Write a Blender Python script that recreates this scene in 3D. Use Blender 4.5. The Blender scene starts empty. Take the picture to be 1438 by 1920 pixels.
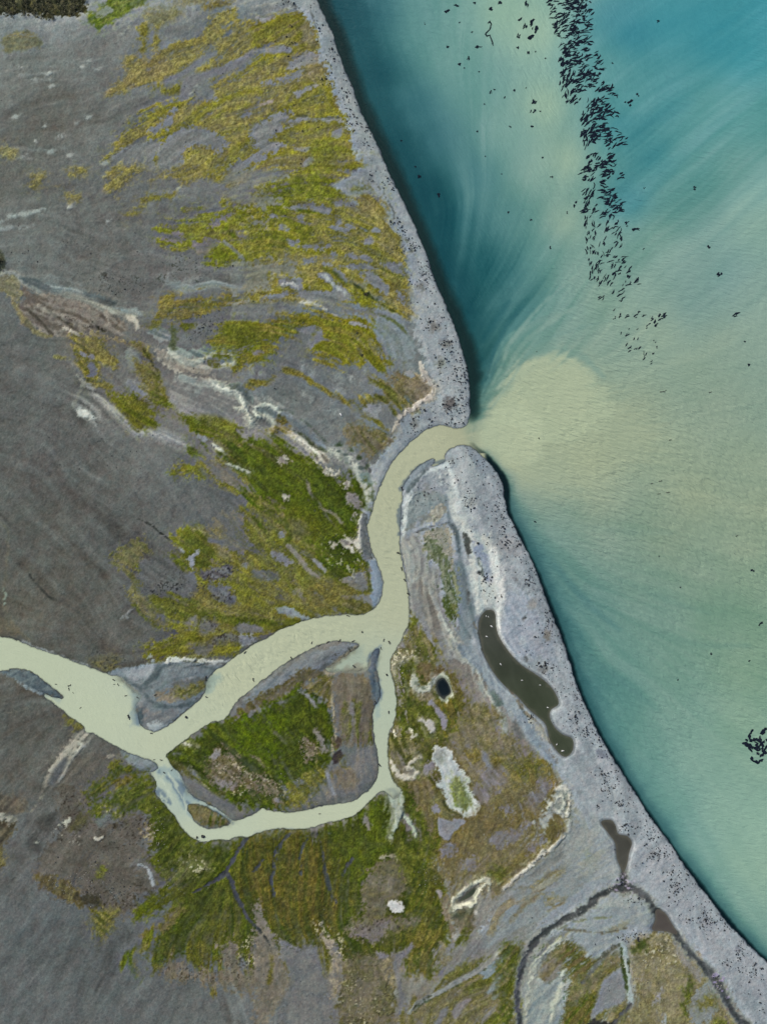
import bpy, math, random
import numpy as np
# ------------------------------------------------------------------ camera, world, sun, exposure
PXM = 0.35                      # one photograph pixel is about 0.35 m on the ground
CU, CV = 719.0, 960.0           # centre of the photograph
scene = bpy.context.scene
cam_d = bpy.data.cameras.new("camera"); cam = bpy.data.objects.new("camera", cam_d)
scene.collection.objects.link(cam); scene.camera = cam
ALT = 620.0
cam.location = (0, 0, ALT); cam.rotation_euler = (0, 0, 0)
cam_d.sensor_fit = 'VERTICAL'; cam_d.sensor_height = 24.0
cam_d.lens = 24.0 * ALT / (1920 * PXM)
cam_d.clip_start = 1.0; cam_d.clip_end = 6000.0
world = bpy.data.worlds.new("World"); scene.world = world; world.use_nodes = True
SUN_EL, SUN_AZ = math.radians(38), math.radians(-50)     # azimuth from +Y towards +X: the sun stands upper left
wn = world.node_tree.nodes; wl = world.node_tree.links
bg = wn.get('Background'); sky = wn.new('ShaderNodeTexSky'); sky.sky_type = 'NISHITA'
sky.sun_disc = False; sky.sun_elevation = SUN_EL; sky.sun_rotation = SUN_AZ
sky.air_density = 1.0; sky.dust_density = 3.0; sky.ozone_density = 1.0
wl.new(sky.outputs[0], bg.inputs[0]); bg.inputs[1].default_value = 0.11
sun_d = bpy.data.lights.new("sun", 'SUN'); sun = bpy.data.objects.new("sun", sun_d)
scene.collection.objects.link(sun)
sun_d.energy = 2.4; sun_d.angle = math.radians(3.0); sun_d.color = (1.0, 0.95, 0.86)
sun.rotation_euler = (math.pi/2 - SUN_EL, 0, math.pi - SUN_AZ) if False else (0, 0, 0)
from mathutils import Vector
sd_ = Vector((math.sin(SUN_AZ)*math.cos(SUN_EL), math.cos(SUN_AZ)*math.cos(SUN_EL), math.sin(SUN_EL)))
sun.rotation_euler = sd_.to_track_quat('Z', 'Y').to_euler()
sun.location = sd_ * 900
vs = scene.view_settings; vs.view_transform = 'Standard'; vs.look = 'None'; vs.gamma = 1.0
vs.use_curve_mapping = False; vs.exposure = 0.10
#NP-BEGIN
# ------------------------------------------------------------------ terrain fields (plain numpy)
STEP = 1.8
MARG = 150
U0, V0 = -MARG, -MARG
NU = int((1438+2*MARG)/STEP)+1; NV = int((1920+2*MARG)/STEP)+1
ua = (U0 + STEP*np.arange(NU)).astype(np.float32); va = (V0 + STEP*np.arange(NV)).astype(np.float32)
GU, GV = np.meshgrid(ua, va)
def lattice(seed):
    return np.random.RandomState(seed).rand(256, 256).astype(np.float32)
def vn(u, v, scale, seed):
    """smooth value noise in -1..1"""
    R = lattice(seed); x = u/scale+1000.0; y = v/scale+1000.0
    xi = np.floor(x).astype(np.int32); yi = np.floor(y).astype(np.int32)
    fx = (x-xi).astype(np.float32); fy = (y-yi).astype(np.float32)
    fx = fx*fx*(3-2*fx); fy = fy*fy*(3-2*fy)
    x0 = xi & 255; x1 = (xi+1) & 255; y0 = yi & 255; y1 = (yi+1) & 255
    a = R[y0, x0]*(1-fx)+R[y0, x1]*fx; b = R[y1, x0]*(1-fx)+R[y1, x1]*fx
    return (a*(1-fy)+b*fy)*2-1
def fbm(u, v, scale, seed, oct=4, gain=0.55):
    s = 0; a = 1.0; t = 0
    for k in range(oct):
        s = s + a*vn(u, v, scale/(2**k), seed+k*17); t += a*a; a *= gain
    return s/math.sqrt(t)*1.6
def sst(a, b, x):
    t = np.clip((x-a)/(b-a), 0, 1); return t*t*(3-2*t)
def catmull(p, closed, n=4):
    p = np.array(p, float); N = len(p)
    if N < 3: return p
    out = []
    for i in range(N if closed else N-1):
        if closed: a, b, c, d = p[i-1], p[i], p[(i+1) % N], p[(i+2) % N]
        else: a, b, c, d = p[max(i-1, 0)], p[i], p[i+1], p[min(i+2, N-1)]
        for k in range(n):
            t = k/n
            out.append(0.5*((2*b)+(c-a)*t+(2*a-5*b+4*c-d)*t*t+(3*b-a-3*c+d)*t**3))
    if not closed: out.append(p[-1])
    return np.array(out)
def win(pts, pad):
    p = np.array([q[:2] for q in pts], float)
    i0 = max(int((p[:, 0].min()-pad-U0)/STEP), 0); i1 = min(int((p[:, 0].max()+pad-U0)/STEP)+2, NU)
    j0 = max(int((p[:, 1].min()-pad-V0)/STEP), 0); j1 = min(int((p[:, 1].max()+pad-V0)/STEP)+2, NV)
    return slice(j0, max(j1, j0+2)), slice(i0, max(i1, i0+2))
def up2(c, shape):
    """bilinear doubling of a field sampled on every second vertex"""
    h, w = shape
    y = np.minimum(np.arange(h)/2.0, c.shape[0]-1.001); x = np.minimum(np.arange(w)/2.0, c.shape[1]-1.001)
    yi = y.astype(int); xi = x.astype(int); fy = (y-yi)[:, None]; fx = (x-xi)[None, :]
    r = c[yi]*(1-fy)+c[yi+1]*fy
    return (r[:, xi]*(1-fx)+r[:, xi+1]*fx).astype(np.float32)
def coarse(w):
    gu = GU[w]; gv = GV[w]
    us = U0+STEP*(w[1].start+2*np.arange((gu.shape[1]+1)//2+2)); vs_ = V0+STEP*(w[0].start+2*np.arange((gu.shape[0]+1)//2+2))
    cu, cv = np.meshgrid(us.astype(np.float32), vs_.astype(np.float32)); return cu, cv, gu.shape
def sdf_poly(p, w):
    cu, cv, sh = coarse(w); d2 = np.full(cu.shape, 1e12, np.float32); ins = np.zeros(cu.shape, bool)
    N = len(p)
    for i in range(N):
        x0, y0 = p[i]; x1, y1 = p[(i+1) % N]; ex, ey = x1-x0, y1-y0
        L = ex*ex+ey*ey
        if L < 1e-9: continue
        wx = cu-np.float32(x0); wy = cv-np.float32(y0)
        t = np.clip((wx*ex+wy*ey)/L, 0, 1); dx = wx-ex*t; dy = wy-ey*t
        np.minimum(d2, dx*dx+dy*dy, out=d2)
        if y0 != y1:
            c = ((y0 > cv[:, :1]) != (y1 > cv[:, :1]))
            r = np.nonzero(c[:, 0])[0]
            if len(r): ins[r] ^= cu[r] < (ex*(cv[r]-y0)/ey+x0)
    return up2(np.where(ins, 1, -1)*np.sqrt(d2), sh)
def sdf_line(p, wid, w):
    """half width minus distance, the width running along the line"""
    cu, cv, sh = coarse(w); best = np.full(cu.shape, -1e6, np.float32)
    for i in range(len(p)-1):
        x0, y0 = p[i][:2]; x1, y1 = p[i+1][:2]; ex, ey = x1-x0, y1-y0; L = max(ex*ex+ey*ey, 1e-6)
        wx = cu-np.float32(x0); wy = cv-np.float32(y0)
        t = np.clip((wx*ex+wy*ey)/L, 0, 1); dx = wx-ex*t; dy = wy-ey*t
        hw = (wid[i]*(1-t)+wid[i+1]*t)*0.5
        np.maximum(best, hw-np.sqrt(dx*dx+dy*dy), out=best)
    return up2(best, sh)
def idw(ctrl, val, u, v, pw=3.0, soft=25.0):
    """smooth interpolation of values given at scattered points"""
    ctrl = np.array(ctrl, np.float32); val = np.array(val, np.float32)
    num = np.zeros(u.shape+(val.shape[1],), np.float32); den = np.zeros(u.shape, np.float32)
    for (x, y), c in zip(ctrl, val):
        w_ = ((u-x)**2+(v-y)**2+soft*soft)**(-pw/2); den += w_
        for k in range(val.shape[1]): num[..., k] += w_*c[k]
    return num/den[..., None]
def idw_grid(ctrl, val, pw=3.0, soft=25.0, sub=8):
    us = U0+STEP*sub*np.arange(NU//sub+3); vs_ = V0+STEP*sub*np.arange(NV//sub+3)
    cu, cv = np.meshgrid(us.astype(np.float32), vs_.astype(np.float32)); f = idw(ctrl, val, cu, cv, pw, soft)
    y = np.arange(NV)/sub; x = np.arange(NU)/sub; yi = y.astype(int); xi = x.astype(int)
    fy = (y-yi)[:, None, None]; fx = (x-xi)[None, :, None]
    r = f[yi]*(1-fy)+f[yi+1]*fy
    return (r[:, xi]*(1-fx)+r[:, xi+1]*fx).astype(np.float32)
def blur(a, r):
    r = int(r)
    if r < 1: return a
    for ax in (0, 1):
        for _ in range(2):
            pad = [(r+1, r), (0, 0)] if ax == 0 else [(0, 0), (r+1, r)]
            c = np.cumsum(np.pad(a, pad, mode='edge'), axis=ax, dtype=np.float64)
            a = ((c[2*r+1:]-c[:-2*r-1]) if ax == 0 else (c[:, 2*r+1:]-c[:, :-2*r-1]))/(2*r+1)
            a = a.astype(np.float32)
    return a
def lic(src, ang, n, h=1.0):
    """smear noise along a direction field: streaks that follow the flow"""
    acc = src.copy(); wsum = 1.0
    dx = np.cos(ang).astype(np.float32); dy = np.sin(ang).astype(np.float32)
    base_x, base_y = np.meshgrid(np.arange(NU, dtype=np.float32), np.arange(NV, dtype=np.float32))
    for sgn in (1, -1):
        x = base_x.copy(); y = base_y.copy()
        for k in range(n):
            xi = np.clip(x+0.5, 0, NU-1).astype(np.int32); yi = np.clip(y+0.5, 0, NV-1).astype(np.int32)
            x += sgn*h*dx[yi, xi]; y += sgn*h*dy[yi, xi]
            xi = np.clip(x+0.5, 0, NU-1).astype(np.int32); yi = np.clip(y+0.5, 0, NV-1).astype(np.int32)
            wt = 1-k/n*0.7; acc += src[yi, xi]*wt; wsum += wt
    acc -= acc.mean(); return acc/(acc.std()+1e-9)
def samp(F, u, v):
    return F[np.clip((v-V0)/STEP, 0, NV-1).astype(int), np.clip((u-U0)/STEP, 0, NU-1).astype(int)]
def A(*c): return np.array(c, np.float32)

# direction of the drainage on the land (degrees, x right, y down) at points of the plain
LDIR = [(100,100,-15),(300,100,-30),(450,100,-35),(560,150,-25),(100,350,-20),(300,280,-35),(450,280,-25),(600,300,-15),
 (100,480,5),(300,450,-5),(450,430,-12),(600,430,5),(700,420,30),(100,560,30),(250,640,40),(400,560,-10),(550,560,15),(700,560,40),
 (450,650,-20),(600,640,20),(740,660,50),(60,700,25),(150,900,40),(330,760,30),(450,760,40),(560,720,25),(640,780,40),(60,1000,40),(300,950,50),
 (500,900,45),(600,950,50),(550,1050,45),(400,1100,20),(200,1100,50),(650,1120,10),(330,1290,-25),(550,1250,-35),(450,1400,40),(560,1400,50),
 (670,1350,95),(780,1250,80),(800,1400,70),(830,1100,80),(900,1250,60),(950,1400,55),(900,1450,60),(1000,1500,60),(950,1560,-50),
 (80,1300,-15),(60,1450,-55),(150,1400,-60),(200,1550,-40),(100,1700,-60),(200,1680,35),(100,1850,-60),(300,1850,-70),(300,1600,-40),
 (380,1700,-50),(480,1700,80),(560,1650,80),(640,1620,100),(450,1800,80),(600,1800,85),(700,1700,90),(780,1650,95),(760,1850,95),(850,1750,-60),
 (850,1850,-35),(1000,1800,-50),(1000,1700,-35),(1100,1650,-30),(1150,1750,-20),(1100,1850,-60),(1250,1850,80),(1000,1150,65),(1100,1450,60),
 (650,150,65),(750,400,65),(850,650,80),(850,980,75),(1350,1850,50)]
a_ = np.radians([q[2] for q in LDIR])
f_ = idw_grid([q[:2] for q in LDIR], np.stack([np.cos(2*a_), np.sin(2*a_)], 1), 3.0, 30)
LANG = 0.5*np.arctan2(f_[..., 1], f_[..., 0])+0.25*fbm(GU, GV, 60, 5, 2)
rs = np.random.RandomState(7)
W1 = rs.rand(NV, NU).astype(np.float32)-0.5
ST_F = lic(W1, LANG, 7)                                   # fine streaks
ST_M = lic(blur(rs.rand(NV, NU).astype(np.float32)-0.5, 1), LANG, 22)
ST_L = lic(blur(rs.rand(NV, NU).astype(np.float32)-0.5, 3), LANG, 40, 1.5)
FB_S = fbm(GU, GV, 7, 31, 3); FB_M = fbm(GU, GV, 22, 32, 4); FB_L = fbm(GU, GV, 90, 33, 4)
FINE = blur(rs.rand(NV, NU).astype(np.float32)-0.5, 0); FINE = FINE/FINE.std()
EDGE = fbm(GU, GV, 11, 41, 3)
# ------------------------------------------------------------------ the shorelines, in photograph pixels
WEST_SHORE = [(560,-300),(575,-120),(595,0),(608,30),(623,63),(633,97),(645,127),(662,167),(672,200),(690,237),(714,287),(734,334),(755,377),(770,410),
 (789,454),(800,480),(817,530),(834,570),(850,610),(865,653),(874,687),(879,724),(880,767),(877,790),(872,798),(857,802),(837,799),(820,797),(794,809),
 (770,827),(750,849),(730,874),(719,897),(707,924),(697,957),(692,975),(689,990),(692,1017),(700,1043),(710,1063),(717,1090),(716,1113),(708,1132),(698,1143),
 (680,1151),(647,1152),(613,1154),(580,1160),(553,1170),(523,1182),(500,1195),(480,1205),(461,1217),(437,1234),(421,1247),(405,1255),(396,1264),(387,1277),
 (384,1297),(367,1319),(347,1334),(327,1352),(307,1365),(289,1371),(274,1365),(264,1357),(257,1334),(259,1319),(267,1306),(254,1290),(240,1280),(227,1269),
 (204,1264),(180,1254),(154,1245),(127,1234),(100,1225),(73,1217),(50,1207),(30,1199),(13,1195),(0,1194),(-200,1188),(-400,1190)]
SOUTH_SHORE = [(-400,1262),(-200,1262),(0,1259),(20,1255),(43,1255),(60,1260),(80,1274),(100,1289),(113,1302),(117,1309),(100,1305),(84,1300),(84,1306),(103,1320),
 (123,1337),(143,1352),(158,1363),(160,1374),(172,1375),(187,1382),(207,1394),(227,1405),(250,1415),(277,1424),(290,1429),(296,1440),(284,1447),(268,1448),
 (283,1452),(293,1470),(291,1482),(298,1497),(310,1510),(327,1530),(337,1547),(350,1563),(370,1577),(384,1580),(400,1575),(430,1575),(447,1568),(467,1570),
 (480,1563),(500,1558),(520,1554),(553,1555),(580,1553),(607,1545),(640,1537),(670,1525),(687,1508),(707,1490),(720,1483),(732,1494),(738,1500),(745,1498),
 (752,1485),(750,1477),(740,1467),(733,1453),(730,1440),(727,1404),(730,1377),(739,1354),(744,1324),(742,1297),(735,1270),(732,1244),(737,1227),(750,1207),
 (757,1190),(765,1174),(768,1147),(765,1110),(760,1080),(755,1053),(750,1027),(750,993),(752,960),(755,935),(754,917),(760,905),(766,897),(780,877),(800,864),
 (812,861),(814,866),(806,874),(812,875),(828,868),(834,864),(835,852),(847,840),(864,835),(877,836),(894,847),(914,867),(931,887),(942,910),(945,937),
 (951,960),(958,977),(975,1010),(995,1050),(1011,1090),(1025,1130),(1040,1167),(1055,1204),(1068,1247),(1081,1287),(1098,1327),(1115,1364),(1135,1400),
 (1157,1436),(1178,1470),(1202,1507),(1225,1543),(1252,1577),(1275,1614),(1305,1654),(1335,1694),(1365,1734),(1395,1764),(1425,1794),(1460,1826),(1600,1960),(1900,2250)]
ISLAND = [(312,1414),(334,1399),(364,1376),(394,1356),(421,1349),(437,1327),(454,1307),(480,1287),(500,1270),(523,1252),(550,1235),(580,1220),(613,1205),(637,1203),
 (667,1206),(672,1212),(655,1224),(630,1242),(607,1257),(640,1262),(680,1262),(695,1248),(697,1227),(709,1216),(711,1225),(704,1245),(706,1262),(710,1277),(713,1307),
 (704,1320),(698,1343),(702,1383),(707,1417),(710,1440),(708,1453),(700,1470),(683,1487),(660,1502),(627,1507),(597,1513),(567,1520),(543,1523),(517,1521),
 (493,1516),(480,1524),(464,1530),(443,1538),(430,1532),(414,1520),(390,1507),(367,1495),(352,1480),(345,1463),(336,1447),(326,1440),(318,1427)]
ISLET = [(352,1513),(364,1508),(387,1513),(410,1525),(432,1543),(410,1552),(387,1552),(366,1540)]
POND_LONG = [(909,1145),(927,1147),(930,1174),(937,1197),(958,1227),(978,1247),(1001,1262),(1025,1280),(1041,1300),(1047,1320),(1033,1330),(1030,1344),(1040,1364),
 (1055,1377),(1073,1385),(1073,1407),(1060,1419),(1045,1410),(1030,1387),(1023,1360),(1008,1344),(988,1327),(968,1304),(947,1287),(924,1260),(907,1227),(899,1193),(897,1167)]
POND_MID = [(1125,1540),(1145,1537),(1154,1549),(1158,1563),(1175,1567),(1184,1580),(1179,1597),(1175,1620),(1168,1636),(1163,1628),(1155,1607),(1152,1580),(1138,1560)]
POND_LOW = [(1228,1704),(1245,1710),(1258,1730),(1270,1752),(1248,1746),(1221,1743),(1227,1724)]
POND_DARK = [(817,1281),(823,1273),(831,1270),(838,1278),(844,1290),(845,1300),(836,1306),(833,1312),(820,1300)]
POND_SMALL = [(858,1690),(872,1678),(884,1667),(893,1664),(888,1676),(880,1682),(868,1688)]
WATER_POLY = WEST_SHORE+SOUTH_SHORE     # joined west end to west end, then closed round the lake's far side
WATER_POLY = WEST_SHORE+SOUTH_SHORE+[(2600,2900),(3600,0),(2600,-1600),(560,-1200)]
FULL = (slice(0, NV), slice(0, NU))
sd_main = sdf_poly(catmull(WATER_POLY, True, 3), FULL)
sd_isl = np.full_like(GU, -500.0)
for poly in (ISLAND, ISLET):
    p_ = catmull(poly, True, 3); w_ = win(p_, 60); sd_isl[w_] = np.maximum(sd_isl[w_], sdf_poly(p_, w_))
sd_water = np.minimum(sd_main, -sd_isl)+.8*fbm(GU, GV, 10, 141, 2)+.45*fbm(GU, GV, 4.5, 151, 2)
sd_pond = np.full_like(GU, -500.0)
for poly in (POND_LONG, POND_MID, POND_LOW, POND_DARK, POND_SMALL):
    p_ = catmull(poly, True, 3); w_ = win(p_, 40); sd_pond[w_] = np.maximum(sd_pond[w_], sdf_poly(p_, w_))
mouth = 905.0                                             # the lake begins east of the river's mouth

# ------------------------------------------------------------------ colour of the ground
G_BASE = [(0,60,128,138,142),(100,60,135,143,148),(60,110,112,118,118),(180,110,108,112,114),(100,200,104,105,103),(40,300,100,102,100),(60,430,106,112,114),(180,330,106,110,112),(200,450,102,104,105),
 (350,60,118,124,128),(430,60,112,120,126),(300,500,103,104,107),(420,520,106,108,110),(60,560,104,110,113),(50,650,94,97,100),(50,760,92,95,98),(100,850,93,94,96),(50,1000,90,91,90),(200,1000,88,90,92),(130,1100,90,90,88),(250,1150,92,93,92),(30,1150,94,93,88),
 (20,1350,88,89,88),(90,1320,92,93,92),(60,1430,94,94,92),(60,1600,96,98,102),(80,1750,94,99,106),(80,1880,96,101,108),(200,1820,92,97,104),(300,1880,96,101,107),(400,1880,98,102,106),(600,700,108,115,122),(650,760,112,118,124),(520,760,108,114,118),(540,680,106,110,116),
 (500,200,118,122,130),(700,600,125,135,142),(560,340,116,118,124),(640,560,112,122,128),(380,600,104,106,112),(150,620,108,106,100),(300,760,118,118,118),(400,760,124,122,122),(420,860,112,112,112),(370,900,98,102,106),(420,960,96,98,102),(450,1080,104,104,106),
 (780,1150,128,130,132),(820,1220,126,124,122),(850,1300,130,126,124),(900,1420,136,132,132),(960,1500,132,128,128),(920,1600,136,130,118),(760,1900,122,120,112),(560,1880,108,110,112),(500,1850,108,110,114),(680,1850,122,118,108),(1000,1650,134,142,150),(900,1750,132,132,130),(850,1880,126,126,118),
 (1050,1880,132,144,152),(1130,1800,134,142,152),(1080,1620,138,144,142),(1200,1800,150,146,128),(1300,1870,130,128,112),(1380,1900,120,110,108)]
fld = idw_grid([q[:2] for q in G_BASE], [q[2:] for q in G_BASE], 3.2, 30)
C = fld.copy()                                           # display colours 0..255, made linear at the end
H = np.zeros_like(GU)                                    # relief in metres
def mixc(w, m, col, var=None, vm=None):
    m = m[..., None]; col = A(*col)
    c = col[None, None, :] if var is None else col+(A(*var)-col)*vm[..., None]
    C[w] = C[w]*(1-m)+c*m
STIP = 0.8*fbm(GU, GV, 3.6, 63, 2)+0.25*FINE
NK = {'s': lambda w: FB_S[w], 'm': lambda w: FB_M[w], 'l': lambda w: FB_L[w], 'F': lambda w: ST_F[w], 'M': lambda w: ST_M[w], 'L': lambda w: ST_L[w]}
def region(sd, w, col, var=None, feather=4, rough=3, streak=0, op=1.0, vk='M', thin=0.0, lim=0.0, dh=0.0):
    """lay a colour inside a shape: rough edges, streaks along the drainage, worn-through patches"""
    if halo(col) and feather < 14: feather = feather*1.5+1.2; streak = streak*1.1+1.6
    e = sd+rough*(0.8*EDGE[w]+0.5*FB_S[w]+STIP[w]*.75)+streak*(0.7*ST_M[w]+0.5*ST_L[w])
    m = sst(-feather*1.25, feather*1.25, e)
    if halo(col): m = m*np.clip(.84+.10*FB_M[w]+.08*ST_M[w]+.05*STIP[w], .4, 1)
    thin *= .7
    if thin > 0:                                         # broken cover
        m = m*sst(-1.2, 0.75, 0.45*ST_M[w]+0.45*ST_F[w]+0.45*FB_M[w]+0.35*FB_S[w]+0.5*STIP[w]+1.7*(1-thin)-0.45+0.02*np.minimum(sd, 20))
    vm = sst(-1.1, 1.1, NK[vk](w)+0.5*FB_S[w]) if var is not None else None
    mixc(w, m*op, col, var, vm)
    if dh: H[w] += dh*m
def P(pts, col, var=None, smooth=True, **k):
    p = catmull(pts, True, 3) if smooth else np.array(pts, float)
    w = win(pts, (85 if halo(col) else 30)+2*k.get('feather', 4)+2.5*k.get('rough', 3)+2*k.get('streak', 0)); sd = sdf_poly(p, w)
    if halo(col): region(sd+2, w, col, var, **dict(k, feather=11, rough=7, op=.4*k.get('op', 1), thin=max(k.get('thin', 0), .25)))
    region(sd+(1.6 if sum(col) > 480 else 1.2 if halo(col) else 0), w, col, var, **k)
def halo(col): return min(col[0], col[1])-col[2] > 34
def S(pts, wid, col, var=None, **k):
    if not hasattr(wid, '__len__'): wid = [wid]*len(pts)
    if sum(col) > 435 and not k.get('under'): S(pts, [x*2.4+3 for x in wid], tuple(c*.93 for c in col), feather=6, rough=3, streak=4, op=.33, under=1)
    if sum(col) > 435 and not k.get('under'): wid = [x*1.15+.6 for x in wid]
    k.pop('under', None)
    if sum(col) > 435: col = tuple(c+9 for c in col)
    if 'dh' not in k and max(wid) < 24: k['dh'] = -.22 if sum(col) < 275 else (.35 if sum(col) > 480 else 0)
    q = catmull([(x, y, ww) for (x, y), ww in zip(pts, wid)], False, 4); w = win(pts, 14+max(wid)/2+2*k.get('feather', 2)+2.5*k.get('rough', 1.5)+2*k.get('streak', 0))
    k.setdefault('feather', 2); k.setdefault('rough', 1.5)
    region(sdf_line(q[:, :2], q[:, 2], w), w, col, var, **k)
SPK = fbm(GU, GV, 3.2, 61, 2); SPK2 = fbm(GU, GV, 4.0, 67, 2)
def specks(pts, col, amount=0.5, op=0.8, feather=14, src=None):
    w = win(pts, 30); sd = sdf_poly(catmull(pts, True, 3), w)
    m = sst(-feather, feather, sd+8*FB_M[w]); s = SPK if src is None else src
    mixc(w, m*op*.75*sst(1.35-amount, 1.8-amount, s[w]+0.35*FB_M[w]), col)
# broad variation of the bare gravel
C += (FB_L*2.6+FB_M*2.8+ST_L*1.3+ST_M*1.2)[..., None]*A(1, 1, 1.0)
C += (ST_L*.5+FB_M*.8)[..., None]*A(-1, 0.4, 1.0)
YM = (133,127,65); YG = (116,121,42); GR = (94,106,34); DG = (64,78,26); TAN = (146,138,110); OC = (132,118,66); OLV = (104,104,58)
PAL = (150,160,164); WHT = (186,190,184); BCH = (140,150,163); BRN = (98,92,84)
def F(ox, oy, k):
    return lambda *c: [(ox+c[i]/k, oy+c[i+1]/k) for i in range(0, len(c), 2)]
I_ = F(0, 0, 1.0)
# --- pale silt and sand along the lake and the river
t = F(180, 0, 4.494)
P(I_(-120,-60, 560,-60, 520,25, 400,20, 330,40, 270,40, 215,55, 170,45, 120,48, 60,38, -120,30), (134,142,148), (150,156,158), feather=18, rough=8, op=0.85)
BEACH_W = I_(600,-160, 560,-80, 548,0, 566,22, 590,53, 603,107, 613,133, 627,170, 643,213, 657,247, 662,283, 676,310, 660,330,
 623,347, 640,365, 656,378, 690,365, 700,372, 714,390, 722,410, 742,447, 757,480, 762,513, 768,557, 774,590, 779,630, 790,655, 797,690, 812,720, 815,735,
 795,752, 777,765, 753,785, 733,815, 713,850, 702,866, 694,885, 686,905, 680,940, 676,965, 674,1000, 678,1025, 690,1050, 697,1085, 700,1110, 693,1135, 700,1160, 800,1160, 800,900, 950,860, 950,700, 800,300, 700,-160)
P(BEACH_W, (141,151,163), (155,164,173), feather=4, rough=5, vk='L')
BEACH_E = I_(745,1130, 735,1000, 740,880, 830,820, 960,820, 1100,1150, 1300,1560, 1500,1780, 1700,1960, 1700,2200, 1440,2100, 1400,1935, 1375,1890, 1355,1850, 1325,1815, 1300,1790, 1282,1765, 1262,1750,
 1240,1752, 1215,1750, 1190,1755, 1170,1775, 1130,1765, 1080,1745, 1030,1760, 1010,1740, 960,1730, 920,1760, 900,1740, 930,1700, 990,1640, 1040,1590, 1066,1545, 1062,1500, 1045,1470, 1035,1430, 1000,1385, 960,1345, 925,1310, 900,1270, 870,1225, 845,1180, 815,1130, 790,1150, 770,1160)
P(BEACH_E, (140,149,161), (156,165,177), feather=7, rough=7, streak=3, vk='L')
# brighter and darker sheets on the east spit
t = F(740, 940, 4.494)
P(t(440,-60, 470,120, 560,260, 600,420, 590,600, 620,800, 650,900, 700,1000, 740,940, 900,930, 870,700, 850,450, 800,280, 640,260, 640,100, 560,-60), (172,182,188), (186,192,194), feather=9, rough=6)
P(t(860,1080, 890,900, 910,780, 1000,760, 1120,800, 1180,950, 1200,1200, 1180,1300, 1050,1330, 950,1230), (148,159,177), (160,170,187), feather=10, rough=5)
P(t(660,360, 740,400, 800,470, 830,560, 800,680, 760,640, 720,520, 670,420), (138,150,172), feather=6, rough=4)
P(t(840,300, 1000,300, 1050,400, 1000,470, 900,440, 840,380), (146,146,154), feather=12, rough=6, op=0.6)
P(t(1160,1120, 1260,1100, 1290,1180, 1230,1230, 1170,1180), (140,142,146), feather=12, rough=6, op=0.6)
S(t(820,420, 860,600, 900,780, 870,960, 870,1100, 930,1230, 1000,1300), [10,14,12,8,6,4,3], (190,195,200), feather=5)
P(t(1040,1170, 1090,1160, 1090,1210, 1050,1220), (190,198,204), feather=3)
P(t(570,270, 610,280, 635,350, 640,450, 620,490, 600,430, 580,350), (92,96,98), feather=2, rough=2)
S(t(430,-40, 460,150, 520,260, 545,450, 560,560, 590,640, 600,760, 640,900, 650,1050, 720,1180, 780,1300), [5,6,8,10,12,12,12,13,10,7,5], (106,120,136), feather=5, op=0.8)
S(t(450,180, 500,240, 545,420), [4,7,4], (86,98,114), feather=3, op=0.8)
S(t(520,560, 560,700, 590,900, 600,1050, 560,1200, 640,1320), [26,30,34,36,30,24], (124,136,147), (110,124,138), feather=5, streak=2, vk='M')
P(t(100,-40, 200,-90, 400,-60, 420,20, 300,90, 190,180, 100,250, 80,200, 90,80), (136,147,154), (126,138,146), feather=4)
S(t(160,-60, 110,20, 90,120, 80,240, 60,330), [4,5,4,4,4], (164,174,180), feather=2)
S(t(160,270, 240,240, 330,210, 440,190), [2,3,2,2], (88,92,92), feather=2, op=0.7)
P(t(270,110, 400,30, 415,100, 360,160, 260,180), (138,138,132), (160,160,156), feather=3)
P(t(100,240, 260,110, 300,140, 200,200), (128,134,136), feather=3)
P(t(60,330, 200,280, 300,520, 380,560, 400,760, 420,900, 520,1100, 620,1280, 520,1340, 300,1280, 200,1050, 130,1000, 110,760, 60,520), (130,132,135), (146,150,152), feather=5, streak=3, vk='M')
P(t(180,560, 260,640, 360,800, 420,960, 380,1180, 260,1060, 200,800), (118,116,114), (136,134,132), feather=7, streak=4)
P(t(80,360, 140,360, 150,480, 170,640, 130,660, 90,500), (166,168,166), (146,152,156), feather=4, streak=2)
S(t(200,600, 280,700, 330,840, 400,960, 440,1060, 530,1200, 620,1320), [4,5,4,5,7,8,9], (158,162,162), (140,144,146), feather=3, streak=2)
P(t(240,290, 330,230, 430,200, 480,260, 490,420, 500,560, 480,640, 430,560, 400,620, 380,520, 300,480, 250,420), (134,136,126), (150,148,140), feather=3, thin=.15)
P(t(250,310, 330,330, 420,420, 480,520, 520,680, 530,960, 510,1060, 440,970, 400,850, 400,700, 380,560, 290,480, 260,400), (92,104,76), (120,128,108), feather=3, rough=4, streak=3, thin=.42)
P(t(400,830, 440,780, 510,880, 525,980, 510,1060, 470,1010, 420,930), (80,92,48), (100,108,72), feather=2, rough=3, thin=.2)
specks(t(240,230, 480,200, 520,600, 500,900, 380,700, 260,480), (60,76,44), .55)
specks(t(240,200, 420,180, 500,480, 300,400), (180,180,166), .5, src=SPK2)
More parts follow.
